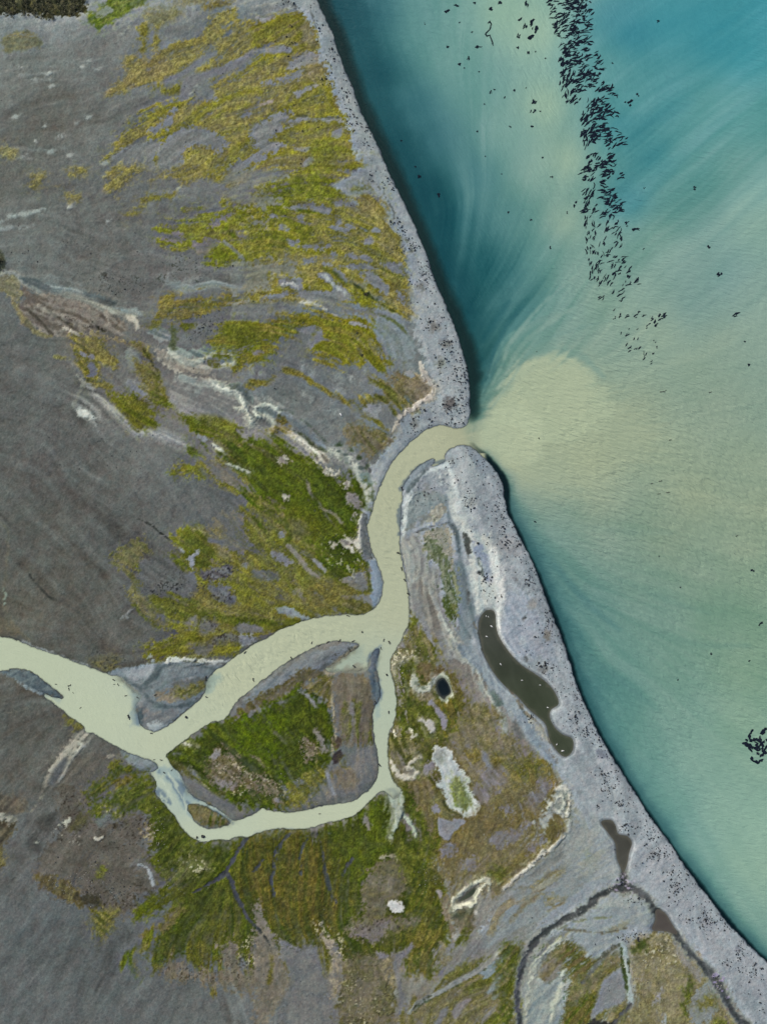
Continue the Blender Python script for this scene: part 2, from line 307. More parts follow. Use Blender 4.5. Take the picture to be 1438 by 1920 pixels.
# pale lobes and cracks west of the long pond
t = F(720, 1160, 4.494)
S(t(480,-20, 560,120, 600,220, 650,300, 720,370, 800,470, 830,560, 880,640, 960,760, 1010,900, 1010,1000), [5,6,7,8,6,9,9,10,10,12,8], (160,164,162), (142,148,150), feather=2.5, streak=2)
P(t(600,200, 700,250, 780,330, 760,380, 700,330, 640,290), (112,124,140), feather=4)
P(t(820,470, 920,520, 1000,640, 960,700, 880,600), (122,134,142), feather=5)
P(t(900,620, 950,590, 1000,700, 960,740, 920,700), (104,118,120), feather=3)
P(t(940,620, 965,610, 1000,700, 990,720), (60,72,70), feather=2, op=.7)
S(t(690,260, 760,330, 850,440, 960,580, 1060,700, 1180,860, 1260,1000, 1350,1130, 1430,1230), [14,24,26,24,28,30,26,20,14], (132,144,158), (146,157,168), feather=6, streak=2, vk='M')
S(t(740,0, 800,140, 830,260, 890,380, 1000,510, 1100,660, 1180,780, 1300,880, 1350,970, 1400,1060), [4,4,4,4,4,4,5,5,4,3], (98,102,100), (128,126,118), feather=1.6)
P(t(1240,850, 1310,890, 1370,970, 1390,1040, 1330,1010, 1270,930), (158,160,158), feather=4)
P(t(1080,860, 1120,880, 1160,970, 1140,1010, 1090,960), (90,98,104), feather=5, op=.6)
# --- the pale scarps across the grey plain
t = F(0, 460, 4.494)
P(t(200,330, 320,400, 480,410, 600,450, 750,500, 900,560, 1050,640, 1100,720, 1000,780, 900,740, 760,790, 640,760, 480,770, 400,750, 300,700, 180,620, 130,520, 200,470, 170,400), (106,98,92), (128,122,116), feather=4, rough=4, streak=3, vk='M')
P(t(-300,-60, 20,60, 50,160, 20,220, -300,300), (86,88,72), (70,76,70), feather=4, rough=3)
P(t(-300,230, 80,230, 160,260, 200,340, 200,420, 160,500, 60,420, -300,300), (126,124,100), (108,108,84), feather=3, thin=.2)
S(t(-200,200, 20,250, 100,225, 170,270, 230,320, 320,380, 360,400), [4,5,4,4,7,5,3], (156,160,154), (128,134,134), feather=2, streak=1.5)
P(t(200,290, 330,290, 440,340, 560,370, 700,390, 860,430, 980,480, 1000,530, 860,500, 720,460, 520,410, 330,370), (98,108,118), (84,94,104), feather=4, rough=3, op=.9)
S(t(400,320, 520,370, 620,385, 700,395), [3,8,8,3], (138,148,150), (110,120,126), feather=3)
P(t(850,470, 940,460, 990,500, 950,540, 870,510), (62,66,72), feather=6, op=.85)
S(t(560,430, 700,460, 830,510, 960,560, 1080,590, 1150,610), [4,5,6,9,8,6], (150,152,146), (126,128,124), feather=3, streak=1.5)
S(t(980,530, 1080,560, 1150,560, 1190,590), [3,8,10,6], (130,142,146), feather=4)
S(t(1100,620, 1150,640, 1170,690, 1150,720), [8,9,8,4], (160,158,148), feather=2.5)
S(t(910,560, 925,640, 920,680), [6,6,3], (146,142,134), feather=3)
S(t(240,540, 330,620, 420,720, 450,770), [3,5,5,3], (70,66,60), feather=2, op=.7, streak=1)
S(t(420,560, 520,620, 640,710, 700,760), [3,4,5,2], (64,62,56), feather=2, op=.7)
S(t(330,500, 420,570, 520,600, 560,640), [4,5,4,3], (150,146,138), feather=3, op=.7)
S(t(560,700, 640,740, 680,760), [3,5,3], (164,160,150), feather=2)
S(t(780,640, 830,690, 900,740), [2,4,2], (50,50,46), feather=1.5, op=.8)
specks(t(540,570, 660,620, 780,700, 740,730, 560,660), (52,48,46), .7)
S(t(130,500, 220,640, 330,740, 440,775), [9,12,10,4], (128,122,92), (110,108,84), feather=3, thin=.2)
P(t(760,710, 880,760, 1040,790, 1060,830, 960,820, 860,790, 760,770), (146,132,100), (120,112,84), feather=3, thin=.15)
OLM = (102,102,50)
P(t(620,760, 740,760, 860,800, 930,880, 980,960, 960,1030, 860,1000, 840,1110, 940,1180, 920,1240, 860,1210, 740,1180, 700,1080, 650,960, 640,860), OLM, (120,114,62), feather=3, rough=4, thin=.22)
P(t(700,920, 800,935, 790,965, 720,950), (122,122,126), feather=2)
P(t(750,1000, 810,1010, 810,1090, 760,1100), (104,106,116), feather=3)
S(t(470,945, 560,948, 650,960, 780,970, 900,1020), [5,2,3,3,3], (116,116,74), feather=1.5)
P(t(1100,840, 1210,830, 1290,930, 1330,1040, 1340,1160, 1420,1300, 1340,1330, 1260,1240, 1200,1130, 1190,1000, 1200,920), (124,114,68), OLM, feather=3, thin=.2)
S(t(1210,860, 1270,960, 1330,1060, 1360,1160), [2,3,3,2], (58,62,44), feather=1.5, op=.8)
S(t(1240,860, 1300,960, 1320,1060), [2,4,2], (160,150,110), feather=2)
P(t(1060,900, 1120,870, 1190,920, 1200,1020, 1130,1050, 1080,980), (132,138,136), feather=4, op=.8)
P(t(1090,1130, 1200,1160, 1280,1250, 1180,1290, 1080,1230), (124,126,132), feather=3)
P(t(1030,1300, 1160,1290, 1260,1370, 1290,1440, 1200,1500, 1100,1440), OLM, (88,96,30), feather=4, thin=.3)
P(t(930,1280, 1100,1290, 1290,1380, 1240,1440, 1300,1520, 1110,1540, 1040,1430), (98,102,34), (116,108,56), feather=4)
S(t(600,980, 650,1040, 710,1130, 700,1190, 660,1300, 630,1370), [4,8,8,6,5,4], (120,122,116), feather=4, op=.8)
S(t(740,1190, 820,1260, 900,1340, 980,1400, 1080,1500, 1160,1590), [5,9,9,10,9,6], (138,140,142), (122,124,126), feather=4, streak=3)
P(t(660,1390, 740,1390, 760,1450, 690,1440), (158,164,164), feather=4)
S(t(660,1100, 710,1150, 700,1180), [4,7,4], (140,142,134), feather=3)
t = F(0, 480, 2.996)
S(t(450,870, 500,890, 535,910), [5,9,4], (172,178,178), feather=4)
S(t(510,740, 580,810, 650,870, 720,940, 770,985), [4,8,9,8,5], (150,152,150), (128,130,132), feather=4, streak=2)
S(t(770,990, 880,1000, 980,1035, 1070,1075), [8,9,11,8], (160,164,168), (136,140,146), feather=4, streak=3)
P(t(660,800, 790,800, 850,870, 880,940, 790,980, 740,940, 690,870), (104,106,40), (88,94,30), feather=3)
P(t(770,590, 870,600, 830,650, 880,720, 900,800, 850,790, 800,700), (112,108,62), feather=4, thin=.3)
S(t(900,580, 1000,570, 1060,600, 1140,590), [9,7,7,5], (170,170,160), (140,140,136), feather=3, streak=2)
P(t(870,530, 940,520, 1020,590, 1130,600, 1200,650, 1180,700, 1100,680, 960,640, 900,600), (140,136,130), (158,156,150), feather=4, rough=4, streak=2)
P(t(990,520, 1100,530, 1200,500, 1300,490, 1345,560, 1335,620, 1260,620, 1200,560, 1080,580, 1000,560), (104,116,122), (128,140,142), feather=3, rough=3)
S(t(960,530, 1000,575, 1070,605, 1150,585, 1220,550, 1290,555, 1325,585, 1310,615, 1250,620), [9,8,6,6,6,6,5,7,5], (164,168,162), (144,150,148), feather=2.2, streak=1)
S(t(1200,500, 1300,500, 1345,550, 1345,600), [3,2,3,2], (90,98,92), feather=2, op=.8)
P(t(1220,540, 1290,545, 1280,560, 1230,560), (92,92,54), feather=2)
P(t(1150,580, 1230,590, 1240,630, 1190,620), (98,100,66), feather=2, thin=.2)
P(t(960,410, 990,400, 1000,470, 980,530, 950,490), (84,92,70), feather=5, thin=.4)
P(t(820,430, 900,400, 960,440, 960,490, 880,470), (132,138,140), (106,116,124), feather=3)
S(t(820,530, 870,600, 900,660, 890,760, 910,830, 950,830), [6,6,5,6,7,5], (108,104,62), (90,92,44), feather=3, thin=.25)
# ravine of grass running down to the great green slope
P(t(620,770, 800,790, 900,810, 1000,830, 1050,850, 1120,880, 1200,895, 1290,920, 1310,980, 1200,1000, 1180,1040, 1110,1000, 1060,930, 990,860, 900,840, 760,830), (110,110,52), (92,98,38), feather=3, rough=4, thin=.12)
P(t(1040,840, 1150,885, 1280,910, 1330,960, 1380,1040, 1438,1080, 1438,1250, 1380,1210, 1300,1180, 1230,1080, 1160,1000, 1090,970), (104,106,42), (88,96,30), feather=4, rough=4)
P(t(1270,960, 1330,970, 1400,1060, 1400,1150, 1330,1170, 1290,1080), (98,90,64), feather=5, rough=4, op=.8)
S(t(1110,1000, 1150,1060, 1170,1090), [3,4,2], (74,88,30), feather=1.6)
P(t(1060,1060, 1120,1100, 1110,1120, 1070,1100), (82,94,34), feather=2)
P(t(1110,1010, 1170,1020, 1190,1040, 1130,1040), (130,136,144), feather=2)
S(t(1200,1060, 1240,1090, 1280,1140), [3,6,3], (176,182,180), feather=2)
# fans of pale silt under the scarp
t = F(400, 600, 4.494)
P(t(-300,540, 60,560, 240,640, 330,870, 540,960, 700,1010, 900,1190, 720,1170, 560,1060, 300,1050, 200,950, 160,860, 0,800, -300,760), (120,120,122), (138,138,138), feather=6, streak=4, vk='M')
S(t(-260,470, -120,560, 20,560, 100,590, 200,620, 250,680, 280,750, 330,840), [5,6,8,8,8,8,8,9], (158,164,162), (138,146,148), feather=4, streak=3)
S(t(0,540, 60,575, 140,590, 210,610, 250,670, 285,760, 330,860), [2,4,3,3,4,4,6], (190,194,188), feather=1.6)
S(t(130,555, 220,535, 290,580, 330,640, 335,710), [2,3,3,3,3], (120,132,132), feather=1.5)
P(t(150,560, 240,550, 310,600, 325,700, 290,700, 250,640, 200,590), (92,102,108), feather=4)
P(t(370,740, 440,715, 530,755, 550,800, 500,850, 430,800, 380,790), (116,130,138), (96,108,116), feather=3)
S(t(400,820, 350,790, 355,755, 400,728, 470,715, 530,750, 560,780), [4,5,4,4,3,4,4], (176,182,176), (156,164,162), feather=1.8, streak=1)
S(t(190,750, 260,740, 290,780, 330,860), [2,4,4,4], (172,174,166), feather=2)
S(t(400,800, 480,830, 520,880, 500,960), [4,6,5,4], (166,170,162), (140,146,144), feather=3, streak=2)
S(t(500,950, 560,920, 640,960, 720,1010, 800,1070, 880,1120, 950,1190), [8,6,10,11,12,15,12], (182,180,170), (156,154,148), feather=3, streak=3)
S(t(660,975, 760,1030, 840,1090, 940,1180), [2,4,4,4], (206,204,192), feather=1.5)
P(t(600,780, 680,820, 780,890, 880,980, 960,1080, 1000,1110, 880,1080, 780,990, 680,900, 600,830), (124,134,146), (102,112,124), feather=3, rough=3)
P(t(530,810, 620,820, 640,900, 560,870), (86,92,52), (104,100,62), feather=3, thin=.15)
P(t(500,930, 600,880, 660,920, 620,950, 540,960), (118,108,66), feather=2, thin=.2)
S(t(680,930, 780,990, 850,1060, 960,1110), [3,7,8,4], (68,78,54), (84,90,72), feather=2.5, thin=.1)
S(t(560,760, 650,770, 720,830, 800,880, 880,960, 960,1040), [3,3,2,3,4,3], (82,94,92), feather=2, op=.8, thin=.1)
S(t(980,1100, 1070,1140, 1150,1180, 1210,1260, 1240,1330, 1290,1420, 1310,1500), [9,13,11,11,14,16,16], (168,172,166), (136,144,144), feather=3, rough=3, streak=2)
for q in ((1120,1135,22,14),(1250,1250,28,20),(1190,1190,14,10),(1060,1110,18,9)):
    a = q[2]; b = q[3]; P(t(*[c for k in range(7) for c in (q[0]+a*math.cos(k*.9), q[1]+b*math.sin(k*.9))]), (98,110,112), feather=1.6, rough=1)
P(t(1230,1290, 1310,1290, 1330,1400, 1270,1380), (122,138,138), feather=3)
for q in ((1060,1050,26,14),(1160,1100,24,20),(1230,1165,20,18),(1290,1240,12,18)):
    a = q[2]; b = q[3]; P(t(*[c for k in range(7) for c in (q[0]+a*math.cos(k*.9), q[1]+b*math.sin(k*.9))]), (70,84,66), feather=3, rough=2, thin=.2)
# spots of pale silt on the plain
for (x, y, r, b) in ((324,400,5,150),(1050,600,9,140),(1020,790,8,140),(830,670,6,130),(770,635,6,130),(1000,710,4,130),(985,905,6,130),(1160,490,6,150),(1280,430,4,140),(1075,500,7,130),(330,450,7,135),(400,450,6,130),(760,390,8,136),(840,460,6,134),(1040,480,6,128)):
    P(t(*[c for k in range(6) for c in (x+r*4*math.cos(k*1.05), y+r*4.5*math.sin(k*1.05))]), (b,b+8,b+10), feather=r*.9, rough=3, op=.7)
t = F(0, 0, 2.996)
for (x, y, a, b) in ((135,385,5,150),(125,435,4,140),(205,455,8,145),(280,425,12,150),(300,490,8,140),(470,385,5,145),(510,350,5,145),(560,395,6,140),(95,665,5,140),(260,715,6,140),(500,670,8,145),(440,700,10,135),(350,770,10,140),(205,800,5,150),(145,885,10,140),(300,860,16,130),(400,880,10,140),(600,925,12,140),(400,1170,7,150),(910,850,8,146),(895,890,6,140),(1105,490,6,150),(1075,540,6,155),(1015,1065,6,150),(620,1245,6,140),(410,1160,6,140)):
    S(t(x-a*1.4, y+a*.6, x, y, x+a*1.5, y-a*.8), [2,max(4, a*.45),2], (b,b+8,b+10), feather=2.5, op=.8)
S(t(0,1260, 80,1225, 180,1200, 260,1180), [2,5,3,2], (138,148,150), feather=3, streak=2, op=.8)
S(t(0,1300, 100,1280, 200,1270), [2,4,2], (134,144,148), feather=3, streak=2, op=.7)
S(t(60,830, 200,850, 330,850, 400,830), [4,6,5,2], (126,134,136), feather=5, streak=2, op=.6)
P(t(0,840, 60,820, 100,860, 70,890, 0,870), (126,124,82), feather=3, thin=.1)
P(t(30,220, 150,180, 240,230, 220,270, 120,290, 40,300), (122,122,92), (110,114,92), feather=5, thin=.1)
for q in ((180,1000, 260,980, 240,1050, 190,1070),(400,980, 440,955, 490,965, 470,990, 420,1000),(370,1090, 450,1100, 440,1130, 380,1120)):
    P(t(*q), (122,118,70), feather=4, thin=.15)
P(t(-500,-400, 480,-400, 490,20, 470,90, 400,100, 300,110, 240,95, 150,90, 50,95, -500,90), (62,66,46), (84,84,56), feather=2, rough=5, vk='s')
P(t(700,-300, 900,-300, 840,0, 760,50, 690,90, 620,140, 560,165, 520,140, 505,90, 560,60, 620,0), (84,102,36), (104,116,52), feather=2, rough=3)
P(t(530,75, 600,55, 640,70, 600,110, 550,110), (120,130,112), feather=2, thin=.3)
# --- moss on the upper plain
t = F(180, 0, 4.494)
P(t(385,230, 432,225, 450,320, 420,440, 390,430, 385,320), (114,112,52), feather=3)
P(t(500,180, 560,180, 540,300, 510,400, 490,380, 510,260), (120,116,62), feather=3, thin=.1)
P(t(280,510, 400,500, 430,560, 440,640, 390,690, 300,740, 240,790, 130,820, 120,770, 200,700, 280,630, 250,570), (124,118,64), (134,122,70), feather=4, thin=.12)
P(t(430,130, 560,110, 700,90, 720,130, 640,180, 560,200, 470,190), (124,124,88), feather=5, thin=.2)
P(t(500,-40, 720,-30, 900,-40, 1130,0, 1040,40, 900,90, 880,50, 720,40), (130,130,100), feather=6, thin=.25)
P(t(920,60, 1080,30, 1130,10, 1120,50, 960,95), (112,106,64), feather=3, thin=.15)
P(t(490,540, 640,450, 720,380, 850,350, 950,240, 1000,150, 1130,100, 1200,160, 1180,185, 1080,200, 1090,270, 1250,210, 1438,190, 1700,150, 1900,120, 1980,300, 2000,500, 1438,420, 1330,420, 1250,480, 1100,560, 950,620, 850,670, 800,680, 880,590, 1010,480, 990,450, 870,500, 760,590, 640,680, 500,700, 380,690, 440,640, 480,590), (130,124,60), YM, feather=3, rough=4, streak=2.5, thin=.06)
P(t(490,530, 600,520, 640,640, 480,690, 380,690), (132,116,72), feather=8, op=.6)
P(t(500,760, 640,750, 720,720, 730,760, 680,800, 600,800), (112,112,44), feather=3)
P(t(180,1240, 280,1090, 400,990, 560,900, 700,860, 880,820, 960,860, 1000,800, 980,700, 1150,640, 1300,540, 1360,480, 1438,470, 1700,440, 1800,420, 1980,500, 2150,800, 2250,1100, 2350,1438, 1300,1460, 740,1438, 500,1400, 260,1420, 240,1350, 360,1330, 470,1330, 520,1240, 560,1215, 500,1190, 350,1200, 170,1310, 100,1340), YM, (122,121,46), feather=3, rough=4, streak=3, thin=.06, vk='L')
for q in ((470,1110, 560,1040, 640,960, 680,980, 620,1080, 510,1140),(180,1300, 350,1215, 500,1200, 560,1230, 520,1330, 480,1380, 500,1440, 250,1430, 150,1360),
 (570,1220, 640,1160, 740,1090, 900,1085, 1050,1140, 1120,1200, 1060,1290, 960,1270, 850,1240, 740,1290, 760,1350, 700,1438, 560,1438, 520,1330),
 (1200,1000, 1270,930, 1350,900, 1350,940, 1260,1000),(1320,1080, 1500,1000, 1640,960, 1640,1010, 1560,1090, 1440,1200, 1330,1180),(1330,1230, 1400,1190, 1560,1230, 1540,1270, 1400,1290),
 (1140,1400, 1300,1330, 1400,1310, 1438,1340, 1300,1400, 1260,1440, 1150,1440),(910,780, 980,770, 1000,860, 930,850),(1380,710, 1440,700, 1520,690, 1600,650, 1740,600, 1750,630, 1600,720, 1430,740)):
    P(t(*q), (113,117,119), (123,127,129), feather=3, rough=4, streak=2, vk='M')
S(t(1100,560, 1250,500, 1330,440, 1438,430, 1600,425, 1640,440), [4,8,8,9,9,3], (128,130,136), feather=2.5, streak=2)
S(t(760,820, 800,700, 950,640, 1100,590, 1300,510), [16,24,14,12,4], (116,118,124), feather=3, streak=2)
S(t(600,700, 760,620, 870,530, 1000,460), [10,9,9,5], (114,117,124), feather=3, streak=2)
t = F(480, 0, 4.494)
P(t(0,200, 150,170, 330,140, 400,120, 480,220, 500,360, 420,390, 280,300, 180,340, 0,420), (126,120,60), (116,116,46), feather=4, streak=3, thin=.08)
for q in ((30,90, 130,60, 200,80, 100,110),(0,160, 130,150, 120,175, 20,180),(260,540, 340,480, 480,440, 560,520, 400,570, 290,600),(50,730, 140,680, 270,650, 250,690, 130,720, 70,740),(330,810, 400,760, 500,710, 470,750, 360,820),(350,660, 450,615, 470,630, 380,670),
 (240,1060, 260,1010, 400,990, 540,1000, 700,1010, 690,1030, 480,1020, 330,1050),(0,1150, 60,1050, 200,960, 210,1010, 160,1080, 40,1150),(160,1230, 220,1210, 260,1240, 200,1250),(320,1260, 430,1250, 420,1280),(370,1380, 430,1330, 490,1340, 480,1400, 400,1430),(600,1390, 700,1370, 680,1400),
 (640,1150, 700,1080, 740,1090, 700,1160)):
    P(t(*q), (126,129,131), (136,138,139), feather=2.5, rough=2.5, streak=2, vk='M')
S(t(0,910, 90,880, 160,850, 190,800), [2,5,4,3], (150,136,126), feather=2, streak=1)
P(t(380,250, 480,200, 520,360, 440,380), (134,126,100), feather=6, op=.7)
P(t(440,560, 560,530, 600,600, 540,680, 420,660), (136,126,88), feather=6, op=.7, thin=.1)
S(t(330,985, 500,990, 640,1010, 720,1000), [2,2,2,2], (92,94,60), feather=1.5, op=.8)
P(t(500,1250, 640,1220, 700,1320, 640,1438, 480,1438), (104,112,36), feather=12, op=.7, streak=3)
P(BEACH_W[2:28]+[(760,480),(700,200),(640,-100)], (141,151,160), (152,161,168), feather=4, rough=5, vk='L')
# --- middle moss, greener
t = F(180, 320, 4.494)
P(t(100,170, 110,60, 180,-20, 420,-20, 370,40, 250,130, 190,190), YM, feather=4, thin=.1)
P(t(480,90, 560,50, 700,-10, 950,-20, 930,50, 800,110, 690,140, 720,90, 600,50), (126,120,60), feather=3, thin=.12)
P(t(970,50, 1080,20, 1110,40, 1040,90), (118,114,52), feather=3)
P(t(1120,140, 1200,70, 1310,70, 1220,120), (122,112,58), feather=3)
P(t(400,230, 640,210, 640,240, 440,270, 400,330, 280,400, 270,370, 380,300), (110,108,58), feather=3, thin=.12)
P(t(530,500, 600,460, 780,450, 850,390, 760,350, 780,320, 900,330, 960,370, 1060,340, 1070,260, 1250,250, 1438,320, 1438,830, 1200,800, 980,760, 960,690, 760,640, 720,680, 620,640, 590,580, 690,530, 560,530), (118,116,48), YG, feather=3, rough=4, streak=3, thin=.05, vk='L')
for q in ((830,620, 950,590, 1060,590, 1000,650, 960,690, 860,680),(960,470, 1000,430, 1100,380, 1200,360, 1100,420, 1000,480),(1240,450, 1438,445, 1438,470, 1260,475),(590,560, 700,540, 760,600, 640,600),(780,320, 860,340, 820,400),(1200,520, 1320,500, 1300,560, 1220,600)):
    P(t(*q), (108,108,110), (120,116,112), feather=3, rough=4, streak=2, thin=.06, vk='M')
S(t(1080,600, 1130,640, 1200,700, 1250,760), [5,6,6,5], (122,124,130), feather=2.5, streak=1)
S(t(1100,500, 1160,550, 1180,590), [3,7,3], (82,96,22), feather=3)
P(t(1230,300, 1438,330, 1438,420, 1280,410, 1200,350), (100,110,26), feather=8, streak=3, op=.8)
P(t(1000,660, 1100,680, 1180,720, 1100,750, 1000,740), (92,104,26), feather=8, op=.8)
specks(t(600,780, 900,760, 1030,790, 900,900, 560,900), (60,62,56), .55)
specks(t(1100,880, 1300,820, 1440,870, 1400,940, 1150,930), (64,64,58), .5)
P(t(1100,880, 1300,820, 1440,860, 1440,930, 1150,940), (104,106,96), feather=10, op=.5)
specks(t(830,1290, 1080,1230, 1100,1300, 980,1400, 830,1380), (52,52,56), .65)
specks(t(60,900, 300,900, 320,1000, 120,1010), (58,58,56), .6)
S(t(600,930, 680,970, 780,1000, 900,985, 1010,950, 1150,985, 1280,1000, 1390,990), [4,7,9,6,7,7,4,4], (140,150,154), (120,130,134), feather=4, streak=3, op=.85)
C1 = t(520,1240, 560,1130, 640,1070, 700,1110, 930,1080, 1040,1100, 1120,1050, 1250,1080, 1438,960, 1600,900, 1650,1000, 1438,1110, 1150,1150, 1000,1180, 900,1220, 720,1270, 680,1220, 560,1230)
P(C1, (108,108,40), (122,112,56), feather=3, streak=3, thin=.06)
P(t(420,1310, 540,1285, 545,1305, 470,1330), (100,100,52), feather=2)
P(t(740,1300, 820,1290, 800,1330, 740,1330), (92,98,40), feather=2)
P(t(1000,1438, 1100,1300, 1180,1250, 1300,1300, 1438,1310, 1500,1438, 1400,1600, 1000,1560), YG, (98,108,30), feather=4, streak=3, thin=.08)
t = F(480, 320, 4.494)
P(t(-60,380, -40,180, 100,100, 250,60, 400,-20, 900,-60, 850,0, 720,80, 640,130, 700,170, 790,240, 850,290, 900,210, 1000,220, 1060,280, 1090,400, 1110,480, 1190,580, 1200,650, 1250,760, 1240,820, 1280,900, 1270,1020, 1320,1150, 1290,1230, 1250,1210, 1100,1180, 900,1140, 700,1120, 400,1110, 200,1100, -60,1110, -60,900), (120,120,46), (132,126,62), feather=3, rough=4, streak=3, thin=.03, vk='L')
P(t(60,340, 100,190, 260,70, 560,30, 650,120, 700,180, 780,250, 640,260, 560,250, 400,260, 300,310, 300,400, 420,460, 360,500, 200,400), (100,112,30), (112,120,36), feather=8, rough=5, streak=4, op=.85)
P(t(-60,400, 100,330, 300,420, 500,500, 480,640, 260,680, 0,780, -60,700), (104,112,34), (122,122,44), feather=10, rough=5, streak=5, op=.7)
P(t(860,210, 980,210, 1060,280, 1100,430, 1190,600, 1240,780, 1100,640, 1000,400, 860,290), (132,122,72), feather=8, op=.7)
P(t(1100,960, 1250,1010, 1330,1150, 1290,1230, 1200,1150), (124,112,66), feather=8, op=.6)
GRY = ((-190,0, 160,0, 240,40, 200,70, 60,100, 0,140, -190,120),(-190,190, 60,185, 150,180, 180,260, 150,300, 100,320, -190,290),(300,310, 400,270, 530,280, 640,320, 600,370, 500,360, 440,330, 330,340),
 (240,160, 290,145, 320,165, 270,180),(100,370, 150,365, 190,410, 130,400),(-20,450, 80,440, 60,470, -20,475),(160,470, 210,465, 290,510, 230,510),(630,470, 700,480, 780,510, 720,520, 650,500),(650,420, 720,410, 720,450, 670,450),(770,460, 820,455, 830,485, 780,480),(340,390, 410,385, 400,415, 360,425),
 (260,600, 350,600, 350,620, 280,620),(360,635, 480,628, 620,635, 610,665, 480,665, 380,655),(890,600, 990,590, 1000,615, 920,630),(600,710, 650,700, 690,725, 640,735),(770,710, 880,725, 1010,755, 990,780, 860,750, 780,735),(780,770, 900,790, 1020,820, 1000,840, 860,830, 740,820, 770,800),
 (1040,770, 1200,785, 1230,840, 1260,895, 1130,850, 1060,810),(880,870, 1000,860, 1110,960, 1110,1020, 1060,1010, 960,950, 900,910),(200,950, 370,920, 420,1000, 600,1040, 640,980, 520,890, 620,890, 700,960, 760,1010, 840,1100, 700,1100, 640,1180, 560,1160, 400,1090, 340,1010),
 (-190,800, 60,760, 250,760, 360,810, 280,880, 120,930, 50,1000, -190,1010),(-190,1120, 150,1120, 300,1125, 430,1170, 330,1230, 200,1250, 100,1300, -190,1310),(100,1080, 180,1050, 260,1020, 280,1060, 200,1100),
 (690,1170, 800,1140, 1000,1170, 1150,1220, 1200,1290, 1120,1260, 940,1240, 820,1220, 740,1220),(640,1230, 720,1230, 720,1260, 660,1250),(800,1290, 930,1300, 900,1320),(820,940, 900,980, 960,1030, 1070,1110, 1020,1120, 900,1010),(400,750, 500,740, 480,780, 420,780),(560,790, 620,800, 760,900, 740,950, 650,860),
 (640,260, 780,270, 830,300, 700,300),(990,500, 1040,510, 1020,530),(1190,1010, 1240,1040, 1250,1130, 1200,1080))
for q in GRY: P(t(*q), (112,116,118), (123,127,128), feather=(9 if q[0] < 0 else 2.5), rough=(8 if q[0] < 0 else 3), streak=(5 if q[0] < 0 else 2), vk='M', op=(.75 if q[0] < 0 else 1))
S(t(230,970, 320,965, 360,1010), [3,4,2], (150,154,158), feather=2)
S(t(380,1120, 470,1130, 600,1180), [3,5,3], (156,160,162), feather=2, streak=1)
S(t(590,900, 660,970, 750,1040), [4,6,4], (146,154,158), feather=3)
P(t(650,1220, 690,1230, 680,1250), (158,160,164), feather=2)
S(t(570,830, 650,860, 710,920, 770,980), [3,4,5,3], (86,94,32), feather=2)
S(t(960,790, 1060,830, 1160,880, 1280,905), [2,4,3,2], (90,98,50), feather=1.6)
S(t(360,345, 470,360, 560,380), [2,4,2], (88,100,30), feather=2)
S(t(150,570, 240,580), [3,3], (90,104,28), feather=2)
P(t(850,1000, 930,1030, 1000,1110, 960,1150, 860,1110), (110,114,36), feather=5)
P(t(910,1035, 950,1040, 935,1065), (40,46,24), feather=3, rough=3)
S(t(830,960, 900,1020, 1000,1090, 1100,1160, 1220,1220), [2,3,3,3,2], (70,80,36), feather=1.5, op=.8)
P(t(640,135, 700,110, 780,60, 860,10, 1000,-20, 1000,120, 960,160, 840,180, 800,230, 850,280, 790,240, 700,170), (130,138,146), (140,147,155), feather=3)
P(t(820,170, 880,125, 950,155, 930,180, 860,190), (104,108,66), feather=3, thin=.2)
S(t(780,200, 880,190, 960,180), [5,5,5], (122,130,128), feather=4)
# lower band of moss and the shallow pan by the beach
P(t(-60,1438, 60,1330, 200,1250, 430,1180, 620,1210, 740,1250, 940,1260, 1000,1360, 1060,1450, 1100,1600, 700,1620, 500,1560, 560,1420, 480,1340, 300,1310, 220,1420, 100,1500), (118,116,42), (128,122,54), feather=3, rough=4, streak=3, thin=.06, vk='L')
P(t(960,1310, 1000,1260, 1080,1230, 1180,1270, 1290,1370, 1330,1470, 1340,1560, 1250,1600, 1120,1560, 1060,1440), (126,138,146), (116,128,134), feather=2, rough=1.5)
S(t(980,1200, 1100,1240, 1200,1300, 1270,1380), [3,5,4,2], (98,108,76), feather=2, thin=.1)
t = F(400, 600, 4.494)
P(t(0,130, 100,60, 200,20, 400,50, 500,-10, 850,-20, 870,60, 640,140, 500,215, 430,290, 330,360, 200,450, 170,440, 230,330, 200,230, 120,190, 0,180), (102,106,36), (116,110,50), feather=3, rough=3, streak=3, thin=.04)
P(t(120,60, 330,50, 400,150, 350,270, 220,200, 140,150), (92,102,26), feather=10, op=.7)
P(t(370,250, 430,270, 400,300, 350,290), (116,114,112), feather=3)
P(t(850,-10, 1300,-10, 1340,100, 1420,210, 1360,200, 1180,180, 1240,260, 1438,330, 1520,380, 1438,430, 1380,430, 1280,340, 1230,290, 1000,310, 940,290, 800,260, 920,180, 900,100), (122,119,42), (104,108,34), feather=3, rough=3, streak=3, thin=.04)
P(t(740,100, 800,60, 880,70, 920,130, 900,180, 820,240, 780,200, 820,140), (112,116,122), feather=3)
S(t(880,90, 850,120, 830,170), [3,6,3], (98,104,32), feather=2)
S(t(1160,30, 1230,40, 1290,60), [3,6,3], (138,140,144), feather=2)
S(t(300,550, 400,530, 480,510, 540,460, 600,440, 680,430, 760,460, 820,520, 870,550, 950,600, 1030,640, 1120,690, 1180,700, 1250,740, 1290,820, 1400,870), [9,11,7,4,6,13,5,5,3,4,5,7,12,10,7,8], (102,102,46), (112,108,56), feather=2, rough=2, streak=1.5, thin=.1)
P(t(1210,700, 1260,660, 1340,650, 1438,620, 1500,560, 1420,540, 1380,520, 1438,500, 1560,580, 1700,700, 1740,760, 1600,760, 1438,700, 1300,720), (104,104,56), (116,112,66), feather=3, streak=3, thin=.12)
